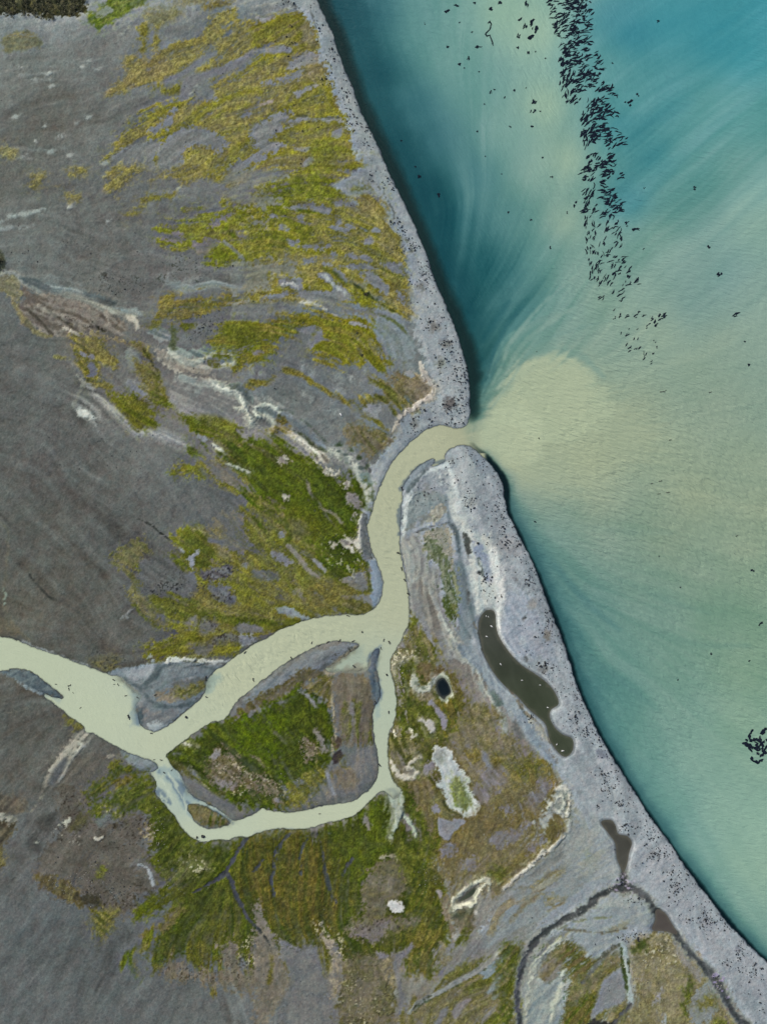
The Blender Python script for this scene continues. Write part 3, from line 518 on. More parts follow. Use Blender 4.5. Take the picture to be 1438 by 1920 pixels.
t = F(480, 480, 2.996)
P(t(740,690, 790,655, 860,670, 930,690, 1000,745, 960,790, 890,830, 830,790, 760,740), (104,98,62), (122,112,84), feather=3, rough=3, thin=.08)
P(t(850,700, 960,690, 1020,750, 940,820, 880,790), (136,122,102), feather=7, op=.8)
S(t(920,600, 940,650, 980,710, 1005,750, 960,800, 900,840, 830,890, 790,940, 750,1010, 720,1060), [4,5,7,9,8,8,5,5,4,4], (186,178,170), (166,160,156), feather=2.5, rough=3, streak=1)
for q in ((700,720, 760,760, 800,830, 820,900),(640,700, 720,740, 780,800),(610,850, 640,910, 700,960, 740,985),(650,800, 720,790, 790,830, 810,880),(560,830, 620,880, 640,930, 680,970),(700,800, 760,840, 780,890)):
    S(t(*q), [3,5,5,4][:len(q)//2], (104,104,56), (92,96,48), feather=2, streak=1.5, thin=.1)
P(t(605,850, 680,835, 700,870, 680,910, 630,890), (126,130,136), feather=3)
P(t(500,980, 560,945, 640,960, 740,990, 760,1010, 730,1050, 660,1130, 600,1090, 540,1050), (100,98,60), (112,106,82), feather=4, rough=4, thin=.06)
P(t(840,650, 880,650, 880,680, 850,680), (132,136,138), feather=2)
# --- the great green slope west of the river bend
t = F(400, 860, 4.494)
P(t(-320,100, -100,130, 0,200, 80,280, 200,330, 200,400, 90,440, -20,560, -160,560, -300,620, -330,700, -250,760, -240,840, -200,1000, -240,1180, -420,1200, -560,1120, -640,1000, -690,880, -700,760, -600,720, -560,800, -620,880, -560,1040, -450,1220, -350,1320, -300,1400, -420,1540, -560,1600, -520,1700,
 -300,1720, -100,1700, 100,1640, 300,1560, 500,1470, 700,1400, 900,1340, 1200,1310, 1340,1290, 1345,1240, 1300,1130, 1290,900, 1240,800, 1180,690, 1230,600, 1240,480, 1250,250, 1190,200, 1100,180, 950,100, 850,30, 700,0, 560,-90, 290,-120, 200,-200, 180,-260, -60,-330, 60,-260, 130,-150, 100,-60, 60,20, -120,40), (116,114,54), (102,106,44), feather=4, rough=5, streak=3, thin=.02, vk='L')
P(t(-60,40, 120,60, 300,200, 420,260, 380,300, 200,240, 60,180), (104,106,110), (118,114,106), feather=4, rough=4, streak=3, op=.9)
P(t(-260,260, 60,270, 160,290, 280,350, 200,430, 260,480, 200,560, 60,560, -40,640, -200,560), (92,96,102), (100,102,106), feather=4, rough=4, thin=.02)
P(t(40,450, 180,470, 260,500, 300,680, 330,720, 260,800, 100,760, 0,680, -60,620), (98,100,104), (110,108,96), feather=4, rough=5, thin=.12)
P(t(160,-120, 290,-90, 560,-70, 700,0, 850,30, 950,100, 1100,160, 1250,300, 1240,480, 1180,690, 1240,800, 1180,900, 1100,1050, 950,900, 840,700, 700,560, 560,420, 400,330, 330,250, 300,150, 200,40), (80,94,24), (66,80,22), feather=6, rough=6, streak=5, vk='L')
P(t(820,120, 950,120, 1100,200, 1180,330, 1150,450, 1220,600, 1120,600, 980,430, 820,360, 740,200), (62,76,20), (76,90,28), feather=7, rough=5, streak=4)
P(t(500,-200, 680,-60, 760,80, 800,200, 780,260, 700,150, 600,80, 480,60, 300,120, 330,-60), (90,92,46), (78,88,28), feather=8, rough=5, streak=5, op=.7)
P(t(330,60, 460,90, 620,180, 800,300, 860,420, 1000,560, 880,640, 780,540, 640,400, 480,280, 380,200), (94,108,22), (84,98,22), feather=10, rough=6, streak=5, op=.85)
P(t(620,400, 760,440, 960,560, 1000,620, 880,700, 780,640, 700,540), (98,102,30), (86,94,26), feather=10, rough=5, streak=4, op=.8)
P(t(400,60, 500,160, 560,260, 640,330, 600,340, 520,260, 400,200), (72,84,26), feather=6, op=.7)
S(t(60,-30, 160,40, 220,90, 320,130, 380,220, 560,300, 640,360), [2,4,6,6,4,5,3], (66,78,26), feather=2.5, streak=1)
S(t(120,40, 200,75, 290,105, 320,130), [2,3,3,1], (150,156,148), feather=1.5)
S(t(430,400, 520,470, 600,530, 650,620, 640,700), [5,8,8,6,3], (72,84,24), feather=3, streak=1)
S(t(350,500, 400,570, 440,600), [3,5,2], (74,88,26), feather=2)
P(t(660,520, 760,540, 780,620, 720,640, 660,600), (98,98,60), feather=6, thin=.15)
S(t(640,730, 700,800, 760,880, 830,960, 890,990), [5,7,7,6,3], (122,120,104), feather=2.5, streak=1.5)
S(t(850,850, 890,890, 950,950), [4,7,3], (122,126,134), feather=2)
P(t(480,800, 560,780, 600,820, 680,880, 600,880, 530,860), (118,120,124), feather=3, streak=1)
P(t(340,950, 430,930, 560,970, 540,1010, 420,1030, 350,1010), (108,110,108), (90,94,92), feather=4, thin=.1)
P(t(560,590, 600,600, 600,660, 570,650), (118,120,124), feather=3)
P(t(230,870, 290,890, 280,915, 240,900), (116,118,122), feather=3)
P(t(540,1260, 640,1265, 720,1300, 800,1340, 740,1350, 640,1320, 560,1290), (116,120,124), (140,150,162), feather=2.5, streak=1.5)
P(t(1080,1020, 1200,960, 1270,960, 1290,1080, 1200,1090, 1130,1040), (126,128,132), (114,116,116), feather=3, streak=2)
P(t(1100,1150, 1330,1160, 1340,1240, 1260,1190, 1100,1165), (130,132,136), feather=2.5, streak=1)
P(t(1120,1200, 1250,1200, 1340,1250, 1340,1290, 1200,1300, 1140,1270), (88,90,48), (108,106,68), feather=3, thin=.1)
P(t(-200,1290, 0,1310, 200,1330, 500,1360, 700,1370, 620,1420, 300,1400, 0,1350), (76,88,24), (94,98,36), feather=5, streak=3, op=.9)
S(t(-400,1180, -200,1260, 0,1330, 200,1370, 400,1395), [6,8,9,10,5], (84,94,32), feather=4, streak=3)
P(t(700,1100, 760,1110, 760,1200, 710,1150), (118,116,104), feather=4, op=.7)
P(t(450,1180, 510,1200, 500,1270, 460,1240), (116,114,104), feather=4, op=.7)
P(t(880,1040, 1080,1030, 1200,1120, 1100,1230, 900,1250, 800,1180), (114,104,56), feather=14, op=.5)
P(t(200,900, 260,1100, 200,1270, 400,1300, 500,1200, 400,1050, 300,1000), (112,114,38), feather=12, op=.6, streak=4)
specks(t(940,690, 1240,700, 1260,950, 1000,880), (50,60,36), .6); specks(t(940,690, 1240,700, 1260,950, 1100,980), (176,176,160), .45, src=SPK2)
for (x, y, a, b) in ((1110,700,50,30),(1000,730,30,22),(1200,710,36,24),(1140,740,30,20),(590,10,40,26),(1030,120,34,26),(1120,210,30,26),(920,15,40,22),(1190,470,14,10),(960,100,26,16),(610,310,26,22)):
    P(t(*[c for k in range(7) for c in (x+a*math.cos(k*.9), y+b*math.sin(k*.9))]), (176,174,160), (122,120,110), feather=2.5, rough=4, thin=.3)
P(t(1120,290, 1210,290, 1240,400, 1200,430, 1150,380), (124,122,118), feather=3, thin=.1)
S(t(860,390, 950,430, 1030,480, 1100,560), [2,4,5,2], (122,122,108), feather=2, op=.8)
S(t(780,170, 810,260, 850,360), [3,5,2], (118,116,108), feather=3, op=.8)
P(t(-200,-600, -60,-640, 60,-480, 60,-330, -60,-300, -160,-380), (106,112,118), feather=14, op=.3)
S(t(1250,480, 1240,600, 1235,740), [4,6,7], (186,184,178), feather=1.6, rough=2)
P(t(1170,700, 1220,690, 1240,745, 1200,760), (178,176,168), feather=3, thin=.2)
P(t(1260,480, 1310,460, 1300,600, 1330,720, 1360,820, 1300,870, 1260,800, 1250,600), (104,110,116), (124,128,130), feather=3, thin=.04)
P(t(1300,860, 1380,860, 1420,960, 1425,1060, 1400,1180, 1350,1240, 1330,1150, 1330,1000), (132,146,162), feather=2)
S(t(1300,880, 1310,1000, 1330,1110), [5,4,5], (88,98,62), feather=2, thin=.15)
# grass and pepper patches left of the slope
t = F(220, 960, 5.136)
P(t(-60,420, 120,300, 260,280, 300,420, 200,520, 240,640, 220,720, 300,820, 520,830, 700,840, 660,980, 500,1000, 400,1000, 640,1080, 660,1180, 540,1180, 520,1130, 400,1110, 250,1000, 170,880, 100,760, 150,640, 60,560), (110,108,74), (96,98,66), feather=6, rough=6, thin=.3)
P(t(220,480, 380,440, 560,440, 640,560, 720,620, 800,720, 700,840, 520,800, 400,830, 260,790, 220,700), (98,100,104), (88,90,94), feather=5, rough=5)
specks(t(480,560, 650,560, 640,700, 560,780, 360,840, 240,790, 460,680), (42,44,50), .75)
specks(t(700,680, 820,680, 820,760, 700,760), (44,46,52), .7)
P(t(640,230, 760,160, 860,180, 900,290, 960,330, 920,480, 860,540, 740,560, 640,540, 560,460, 520,400, 620,390, 660,320), (98,102,44), (84,92,36), feather=4, rough=4, thin=.05)
P(t(740,160, 960,150, 1060,250, 1040,320, 1120,470, 1000,430, 900,290, 850,200), (126,120,86), (112,110,72), feather=6, thin=.25)
P(t(900,260, 1050,250, 1060,300, 960,320), (96,100,106), feather=5)
for q in ((730,390, 770,375, 800,410, 790,445, 740,430),(690,440, 730,430, 750,490, 740,530, 700,510),(600,350, 640,360, 630,400)):
    P(t(*q), (128,134,148), feather=2)
P(t(660,600, 740,580, 780,680, 720,760, 660,700), (104,106,112), feather=4)
P(t(800,570, 900,540, 1100,510, 1120,590, 1040,640, 900,660, 800,620), (88,86,88), (104,106,110), feather=4, rough=4)
specks(t(890,540, 1110,510, 1120,600, 920,650), (40,38,42), .8)
P(t(880,710, 1020,700, 1120,780, 1150,880, 1100,900, 960,860, 900,800), (92,94,102), (104,108,116), feather=4, rough=4)
specks(t(920,760, 1100,790, 1140,900, 960,860), (44,42,46), .75)
P(t(770,770, 900,790, 960,880, 1140,930, 1120,980, 900,960, 780,880), (122,118,60), (108,104,58), feather=6, thin=.2)
P(t(390,850, 520,820, 660,880, 760,880, 800,950, 960,980, 1200,1010, 1440,1020, 1440,1080, 1200,1060, 960,1030, 800,990, 640,1000, 560,970), (82,92,30), (98,102,44), feather=4, rough=4, streak=3)
P(t(790,1060, 900,1020, 980,1080, 900,1160, 800,1200), (104,104,98), feather=5); specks(t(790,1060, 900,1020, 980,1080, 860,1130), (48,44,44), .8)
P(t(640,1060, 760,1000, 780,1080, 700,1140), (112,112,104), feather=5)
P(t(640,1200, 760,1260, 900,1240, 1000,1180, 1180,1180, 1200,1260, 1000,1300, 820,1380, 700,1310), (108,108,100), (98,98,92), feather=5, rough=4)
specks(t(940,1200, 1120,1170, 1180,1240, 960,1290), (52,44,44), .75)
specks(t(520,1380, 700,1340, 760,1400, 560,1430), (64,54,48), .7)
P(t(520,1140, 640,1080, 800,1160, 830,1240, 700,1260, 640,1340, 480,1430, 400,1430, 280,1340, 290,1290, 460,1250, 540,1190), (116,116,42), (98,100,36), feather=5, rough=5, streak=2, thin=.04)
P(t(960,1290, 1180,1260, 1190,1340, 1080,1390, 980,1350), (112,112,42), feather=4)
P(t(1120,1110, 1260,1080, 1360,1110, 1420,1160, 1300,1150, 1180,1160), (112,112,108), feather=3)
P(t(1180,1200, 1340,1210, 1300,1260, 1220,1310), (126,128,134), (166,172,176), feather=3)
P(t(320,1390, 350,1380, 370,1430, 340,1440), (132,140,146), feather=2)
S(t(20,1060, 80,990, 180,920), [2,2,2], (128,132,136), feather=1.2, op=.7)
S(t(90,1000, 130,1050), [2,2], (124,128,132), feather=1.2, op=.7)
S(t(120,30, 260,90, 340,130, 440,210, 540,290), [1,2,2,2.5,1], (54,58,60), feather=1, rough=1)
S(t(180,890, 240,990, 330,1060, 420,1110), [2,3,3,2], (84,92,44), feather=2)
t = F(0, 960, 2.996)
S(t(0,0, 60,60, 110,100), [3,3,1], (70,72,74), feather=2, op=.6)
S(t(170,350, 230,420, 290,480, 340,495), [1,3,3,1], (66,68,68), feather=1.6, op=.8)
S(t(340,495, 420,540, 500,600), [2,3,1], (78,80,80), feather=2, op=.6)
S(t(0,50, 60,130, 30,420, 40,560, 90,640, 160,710), [2,3,4,9,6,4], (104,102,88), feather=4, op=.6)
S(t(380,20, 470,130, 530,300, 590,420, 600,560), [5,6,5,6,4], (104,108,108), feather=5, streak=3, op=.5)
S(t(500,270, 520,360, 580,440), [2,2,2], (82,82,80), feather=2, op=.6)
S(t(30,430, 40,470, 30,520), [3,5,3], (126,138,130), feather=2)
P(t(520,840, 560,820, 660,790, 660,880, 610,900, 560,880), (104,102,66), (88,88,72), feather=4, thin=.2)
specks(t(560,780, 670,780, 680,900, 590,900), (40,42,42), .75)
P(t(-300,590, 30,580, 60,640, 90,690, -300,700), (96,92,78), feather=6, op=.8)
P(t(370,1150, 430,1165, 480,1200, 440,1230, 400,1200), (100,100,56), feather=3, thin=.1)
S(t(0,1130, 140,1110, 200,1070), [1.5,1.5,1.5], (112,112,106), feather=1.5, op=.5)
# the low bar in the river (stays wet and banded)
P(t(610,905, 740,860, 860,850, 940,835, 1120,850, 1260,862, 1300,880, 1190,920, 1170,980, 1100,1080, 980,1180, 880,1240, 790,1200, 770,1080, 740,1000, 660,930), (112,122,134), (124,134,144), feather=4, streak=2, vk='L')
P(t(740,890, 830,860, 890,870, 840,930, 760,950, 710,930), (140,149,160), feather=4, streak=2)
for q, wd in (((900,870, 880,920, 830,960, 790,990),[12,14,12,9]),((890,870, 1000,850, 1120,860, 1200,885),[8,8,7,4]),((820,1030, 880,1080, 960,1095, 1060,1080, 1140,1050),[10,11,9,8,4]),((880,1010, 940,960, 1020,930, 1120,920),[4,7,5,3]),((700,940, 790,985, 850,980),[5,10,8])):
    S(t(*q), wd, (86,98,112), (98,110,122), feather=3, streak=2)
S(t(950,990, 1040,950, 1100,920), [4,8,3], (140,146,152), feather=3, streak=2)
P(t(960,960, 1050,930, 1150,925, 1160,960, 1080,985, 980,985), (102,106,112), feather=4, streak=2)
P(t(870,1030, 960,985, 1060,975, 1150,960, 1140,990, 1060,1040, 960,1065), (122,118,108), (134,128,116), feather=4, thin=.08)
P(t(980,1000, 1060,980, 1150,955, 1150,985, 1080,1030, 1010,1030), (86,92,48), (104,104,66), feather=3, thin=.1)
P(t(770,1080, 860,1120, 960,1110, 1000,1130, 900,1220, 860,1235, 790,1200), (112,118,128), (122,124,128), feather=4)
P(t(765,1110, 800,1110, 800,1190, 780,1190), (76,88,104), feather=4)
P(t(830,1190, 880,1180, 930,1200, 870,1238), (148,158,166), feather=4)
S(t(945,835, 1060,825, 1200,840, 1290,832), [6,5,5,4], (164,170,172), feather=2, rough=2)
S(t(130,730, 300,800, 400,835, 500,870), [4,5,5,4], (136,142,146), feather=3, streak=1)
P(t(0,895, 100,885, 190,905, 260,960, 320,1010, 350,1045, 240,1020, 160,985, 80,930), (84,96,112), (98,110,122), feather=3, rough=2)
S(t(90,940, 160,985, 210,1010, 240,1020), [2,5,6,2], (120,132,142), feather=2)
# dry pale wash leaving the river to the south west
S(t(480,1225, 430,1260, 385,1320, 335,1400, 290,1480, 240,1580), [5,9,11,10,8,4], (122,120,114), (138,136,128), feather=3, streak=2)
S(t(492,1240, 450,1290, 415,1350, 385,1420, 360,1500), [5,6,6,5,3], (154,152,142), feather=2.5, streak=2)
t = F(0, 1400, 4.494)
S(t(640,-40, 560,40, 510,120, 440,200), [10,9,7,3], (150,148,138), feather=3, streak=2)
S(t(700,-20, 630,80, 580,160, 540,240, 500,320), [8,8,6,5,3], (152,154,150), (130,134,138), feather=2.5, streak=2)
S(t(560,110, 500,210, 450,300), [8,14,10], (92,96,104), feather=5)
S(t(380,390, 330,460, 280,540), [3,3,2], (122,122,112), feather=2, op=.7)
P(t(600,100, 760,50, 900,60, 1010,110, 1000,180, 860,260, 720,330, 560,330, 560,240), (90,86,82), (100,94,88), feather=10, op=.6)
P(t(470,350, 640,300, 800,380, 820,560, 900,640, 1160,530, 1260,600, 1230,820, 1300,960, 1400,1080, 1300,1260, 1160,1290, 1180,1390, 960,1440, 780,1380, 700,1300, 520,1260, 350,1140, 300,1120, 330,980, 420,800, 520,700), (100,96,92), (88,84,80), feather=8, rough=6, streak=3, thin=.02, vk='m')
specks(t(500,400, 800,420, 900,640, 700,800, 500,800), (60,54,50), .6); specks(t(900,620, 1240,640, 1300,960, 1000,860), (58,54,48), .65)
specks(t(400,1100, 700,1180, 900,1280, 800,1340, 560,1240), (48,46,36), .8); specks(t(900,1200, 1300,1180, 1180,1400, 900,1340), (58,54,44), .7)
specks(t(340,1050, 560,1120, 700,1260, 560,1240), (190,184,160), .6, src=SPK2); specks(t(500,720, 700,740, 600,840), (170,168,158), .5, src=SPK2)
P(t(320,1090, 460,1080, 580,1130, 720,1260, 700,1340, 560,1290, 440,1200), (104,96,66), (86,80,56), feather=5, rough=4, thin=.2)
P(t(640,1240, 800,1240, 860,1300, 820,1350, 700,1320), (56,54,42), feather=6, rough=4, op=.8)
P(t(660,560, 780,570, 740,640, 640,700, 600,680), (80,80,54), feather=6, op=.8, thin=.15)
P(t(380,560, 480,560, 460,660, 420,700, 340,720, 330,620), (66,66,66), feather=9, op=.75)
P(t(270,740, 360,740, 380,860, 300,890, 240,840), (66,66,68), feather=9, op=.7)
P(t(100,900, 220,880, 240,960, 140,980), (80,80,82), feather=10, op=.6)
P(t(300,330, 390,320, 380,370, 310,370), (70,70,68), feather=8, op=.6)
P(t(-300,390, 180,400, 180,560, -300,560), (92,84,74), (106,98,82), feather=8, op=.8)
P(t(-300,560, 60,570, 150,620, 140,700, 60,800, 40,900, 10,1040, -300,1050), (76,72,60), (92,86,70), feather=4, rough=4)
P(t(-200,560, 60,560, 130,580, 150,610, 60,625, -200,600), (152,152,144), (112,112,104), feather=3, rough=4, streak=2, thin=.1)
P(t(-100,860, 40,880, 20,1000, -100,1030), (112,108,66), feather=4, thin=.1)
P(t(510,650, 560,610, 605,590, 605,625, 560,655), (156,158,150), feather=2.5)
P(t(310,790, 350,755, 350,790, 330,815), (132,132,124), feather=2.5)
S(t(800,755, 840,770, 880,755), [2,4,2], (160,160,152), feather=1.5)
S(t(1180,990, 1240,1010, 1280,1070, 1300,1160), [2,3,5,4], (136,144,158), feather=1.6)
P(t(820,580, 940,550, 900,640, 840,670), (104,112,114), feather=4, op=.8)
P(t(820,1040, 880,1015, 880,1060, 840,1085), (92,96,50), feather=3)
S(t(910,80, 1000,80, 1080,120, 1170,170), [3,2,2,2], (138,134,124), feather=1.5, op=.8)
P(t(1020,30, 1160,70, 1300,120, 1335,180, 1310,230, 1200,210, 1160,180, 1060,110), (122,132,140), (108,118,126), feather=3, rough=2)
P(t(720,380, 850,290, 930,210, 1010,130, 1140,190, 1150,240, 1060,250, 960,320, 840,470, 760,470), (72,84,28), (88,92,42), feather=4, rough=5, streak=2)
P(t(960,330, 1040,240, 1110,240, 1090,300, 1010,340), (104,96,36), feather=4)
S(t(840,480, 960,400, 1070,340, 1170,280), [3,6,6,3], (100,102,84), feather=2.5, streak=1)
P(t(760,460, 830,470, 960,420, 1100,320, 1200,240, 1290,270, 1350,340, 1300,360, 1330,450, 1440,520, 1600,700, 1640,760, 1500,800, 1440,1150, 1380,1060, 1290,960, 1350,860, 1340,620, 1240,560, 1160,520, 980,590, 960,560, 1020,480, 960,480, 860,560, 820,560), (70,82,24), (86,92,38), feather=4, rough=5, vk='m')
P(t(1220,630, 1340,620, 1350,760, 1320,860, 1260,820, 1220,720), (168,152,122), (112,102,84), feather=5, rough=5, thin=.2)
specks(t(1210,640, 1330,620, 1330,850, 1230,800), (58,54,40), .6)
specks(t(840,420, 1000,440, 900,540, 1100,480, 1080,560), (140,138,104), .6, src=SPK2)
P(t(1170,1400, 1240,1300, 1340,1320, 1330,1360, 1220,1400), (84,92,28), feather=4)
P(t(780,1380, 960,1360, 980,1438, 900,1560, 850,1620, 800,1500), (88,92,34), (108,106,56), feather=5, thin=.1)
# --- the grassy island and its flats
t = F(280, 1180, 4.494)
ISLE = t(145,1053, 240,1000, 340,930, 460,830, 560,785, 650,770, 700,700, 860,540, 1000,420, 1200,300, 1400,170, 1560,130, 1680,110, 1780,150, 1900,200, 1960,170, 2000,300, 1960,520, 1960,900, 2000,1160, 1950,1280, 1800,1400, 1560,1470, 1400,1510, 1200,1540, 900,1560, 640,1500, 480,1400, 330,1290, 230,1180)
P(ISLE, (104,108,112), (116,116,114), feather=6, rough=2, streak=2)
P(t(860,520, 1000,430, 1200,310, 1400,200, 1560,150, 1680,130, 1560,230, 1400,340, 1200,400, 1100,480, 960,560, 800,680, 700,740, 760,640), (106,114,126), (118,124,132), feather=4, streak=2)
P(t(700,740, 800,620, 960,540, 1100,470, 1200,400, 1300,340, 1438,330, 1500,380, 1438,400, 1280,480, 1160,560, 1000,640, 860,700, 760,760), (98,94,76), (86,84,60), feather=4, rough=4, streak=2, thin=.03)
GI = t(145,1060, 260,990, 380,940, 460,840, 560,790, 700,770, 860,720, 1000,640, 1160,560, 1260,480, 1380,540, 1438,600, 1500,660, 1540,740, 1550,900, 1540,1050, 1510,1130, 1400,1200, 1250,1300, 1130,1330, 1200,1438, 1140,1500, 1000,1520, 860,1500, 700,1440, 560,1380, 500,1350, 430,1270, 330,1140, 200,1140)
P(GI, (58,70,17), (74,88,18), feather=4, rough=5, streak=2, vk='L')
P(t(700,800, 860,780, 1000,760, 1100,700, 1250,680, 1320,640, 1260,760, 1100,900, 1140,1000, 1160,1100, 1060,1080, 900,1060, 760,940), (80,98,12), (72,88,14), feather=14, rough=7, streak=4, op=.85)
P(t(460,830, 560,790, 640,800, 700,900, 600,960, 420,1020, 300,1020, 250,1000, 380,930), (58,70,18), (74,84,26), feather=9, rough=6, op=.8)
P(t(1160,700, 1250,600, 1400,620, 1500,740, 1540,900, 1500,1080, 1420,1180, 1260,1160, 1180,1050, 1230,940, 1180,840), (56,66,16), (70,80,22), feather=10, rough=6, streak=3, op=.8)
P(t(520,1050, 600,990, 700,1060, 800,1160, 900,1230, 1000,1270, 1100,1330, 1150,1438, 1100,1480, 1000,1400, 800,1330, 640,1320, 540,1280, 500,1150), (118,110,90), (96,90,64), feather=8, rough=7, thin=.25)
specks(t(500,1000, 700,1000, 900,1230, 1130,1340, 1100,1480, 700,1360, 500,1280), (66,68,34), .7); specks(t(520,1100, 800,1160, 1100,1340, 1050,1440, 640,1320), (196,186,160), .62, src=SPK2)
P(t(540,1280, 620,1260, 720,1280, 700,1330, 600,1330), (120,116,114), feather=5, thin=.1)
P(t(510,1060, 600,1010, 610,1030, 540,1090), (126,124,126), feather=3)
P(t(1060,1420, 1110,1400, 1120,1440, 1080,1450), (120,120,126), feather=3)
P(t(1290,930, 1360,920, 1420,1000, 1400,1060, 1340,1100, 1300,1020), (126,118,94), (96,88,64), feather=5, rough=5, thin=.25); specks(t(1290,930, 1360,920, 1420,1000, 1350,1080), (190,180,150), .7, src=SPK2)
P(t(1390,860, 1430,850, 1480,960, 1530,1020, 1480,1030, 1430,940), (112,112,104), feather=4, thin=.1)
S(t(1260,510, 1340,560, 1400,640, 1420,660), [3,6,5,2], (114,116,124), feather=2, thin=.1)
S(t(1040,850, 1090,890, 1130,940), [3,4,2], (88,96,54), feather=2.5)
S(t(850,1060, 920,1090, 970,1150), [3,6,3], (102,104,68), feather=2.5)
S(t(300,965, 350,975, 400,985), [2,3,1], (176,176,168), feather=1.5)
S(t(350,1150, 400,1230, 440,1290, 510,1345), [2,3,3,2], (132,132,98), feather=1.5)
P(t(160,1090, 300,1140, 430,1280, 500,1350, 640,1380, 520,1400, 400,1330, 260,1200), (92,94,58), (80,84,44), feather=4, op=.9, thin=.02)
S(t(300,1260, 420,1340, 560,1440, 700,1500), [8,14,16,10], (98,100,104), feather=5, streak=1.5)
t = F(440, 1180, 4.494)
S(t(640,460, 740,400, 830,405), [4,5,2], (70,78,28), feather=2)
S(t(560,480, 640,520, 740,590, 810,660), [3,4,4,3], (54,62,24), feather=2)
P(t(560,480, 700,410, 820,415, 825,600, 800,660, 740,580, 660,520), (116,108,78), (94,92,54), feather=3, rough=4, thin=.15)
S(t(818,420, 820,520, 828,640, 840,780, 855,880, 830,960, 825,1050), [3,3,3,3,5,7,4], (156,148,122), (92,88,62), feather=1.8, rough=2.5, thin=.2)
P(t(835,410, 1000,350, 1120,400, 1160,460, 1165,760, 1160,960, 1040,1000, 900,990, 870,900, 845,700), (112,104,92), (104,98,84), feather=5, rough=3, streak=3)
P(t(900,640, 1040,640, 1140,900, 1150,990, 1060,1010, 1000,900, 960,960, 900,980, 890,800), (104,102,74), (96,98,56), feather=7, streak=5, thin=.1)
S(t(980,620, 1000,760, 1000,880, 960,980), [5,6,5,8], (116,114,110), feather=3, streak=1.5)
P(t(830,1060, 870,1010, 915,1010, 905,1080, 870,1130, 830,1140), (66,60,62), feather=2, rough=1.5)
P(t(870,890, 895,900, 890,980, 865,980), (92,76,66), feather=3)
P(t(1000,1010, 1180,990, 1200,1120, 1190,1220, 1100,1330, 1000,1390, 900,1410, 800,1430, 780,1360, 800,1200, 900,1100), (110,112,120), (122,120,120), feather=5, streak=3)
P(t(820,1180, 960,1160, 1040,1240, 1000,1330, 860,1330), (116,108,96), feather=8, thin=.1)
P(t(905,1060, 940,1060, 940,1150, 910,1140), (88,90,50), feather=3, thin=.1)
P(t(580,1230, 700,1180, 780,1170, 760,1260, 680,1360, 600,1460, 480,1500, 440,1400), (90,94,36), (104,104,50), feather=6, rough=5, thin=.06)
S(t(780,1180, 800,1280, 840,1380), [5,6,4], (128,132,142), feather=3)
P(t(1120,300, 1180,310, 1200,420, 1230,520, 1200,620, 1170,560, 1150,440), (88,100,120), (102,114,130), feather=3)
P(t(1130,280, 1160,200, 1210,150, 1215,200, 1190,280, 1160,320), (92,102,124), feather=3)
P(t(600,220, 760,160, 900,110, 1040,120, 940,200, 820,290, 700,340), (122,128,138), (112,118,128), feather=3, streak=2)
P(t(740,340, 860,260, 960,180, 1050,140, 1040,200, 900,320, 800,390), (136,130,112), feather=3, rough=2)
specks(t(820,260, 960,130, 980,160, 850,290), (62,62,44), .7)
t = F(280, 1180, 4.494)
P(t(330,1480, 420,1480, 560,1560, 660,1620, 560,1650, 480,1640, 380,1580), (74,82,26), (102,98,66), feather=3, thin=.05)
# --- the big green fan south of the lower river
FAN = [(298,1530),(320,1560),(350,1590),(400,1592),(470,1580),(560,1566),(640,1546),(690,1516),(722,1486),(738,1520),(760,1560),(800,1600),(830,1650),(838,1690),(842,1740),(838,1770),(800,1790),(760,1780),(700,1800),(660,1830),(640,1800),(600,1790),(575,1760),(560,1790),
 (520,1770),(480,1770),(470,1790),(440,1800),(430,1780),(410,1785),(390,1815),(365,1800),(345,1790),(310,1808),(290,1805),(285,1760),(310,1740),(330,1700),(320,1680),(300,1690),(305,1660),(320,1640),(300,1610),(290,1570)]
P(FAN, (66,77,23), (80,84,31), feather=5, rough=6, streak=3.5, vk='L')
P(I_(298,1500, 330,1560, 372,1586, 400,1582, 450,1574, 520,1562, 600,1554, 680,1528, 722,1490, 745,1520, 730,1560, 640,1580, 520,1600, 420,1640, 330,1640, 290,1580), (58,70,18), (72,82,26), feather=8, rough=5, streak=1, op=.85)
P(I_(480,1560, 600,1560, 640,1600, 640,1680, 600,1740, 540,1730, 480,1700, 440,1640), (82,82,30), (94,86,40), feather=20, op=.7, streak=8)
P(I_(300,1540, 400,1600, 460,1600, 430,1680, 360,1720, 330,1700, 350,1640, 310,1600), (64,76,20), (80,88,32), feather=14, op=.7, streak=5)
P(I_(620,1560, 720,1500, 760,1570, 730,1620, 680,1660, 640,1640), (74,86,22), feather=14, op=.7, streak=5)
t = F(700, 1380, 3.784)
for q, wd in (((110,370, 140,440, 165,500, 180,560, 160,620, 140,670, 128,715),[13,13,12,10,7,4,4]),((180,380, 195,450, 190,520, 185,560),[5,8,9,7]),((195,540, 235,580, 265,620, 290,660, 298,700),[6,7,6,4,4]),((140,715, 130,760),[2,2])):
    S(t(*q), wd, (158,168,156), (140,148,140), feather=2, rough=2)
S(t(185,560, 175,610, 165,640), [4,5,3], (80,88,50), feather=2)
t = F(200, 1540, 4.494)
P(t(480,420, 600,390, 700,290, 800,330, 860,390, 760,430, 640,480, 600,540, 520,520), (112,112,76), (92,98,54), feather=9, rough=6, thin=.2)
specks(t(560,380, 700,280, 860,380, 700,450), (176,172,140), .6, src=SPK2)
P(t(480,860, 560,700, 640,700, 600,780, 520,880, 420,920, 330,960, 300,960, 400,860), (108,100,74), (96,94,54), feather=6, rough=4, streak=5, thin=.1)
P(t(250,790, 340,680, 440,660, 470,720, 400,740, 300,790), (82,92,26), feather=4, rough=4)
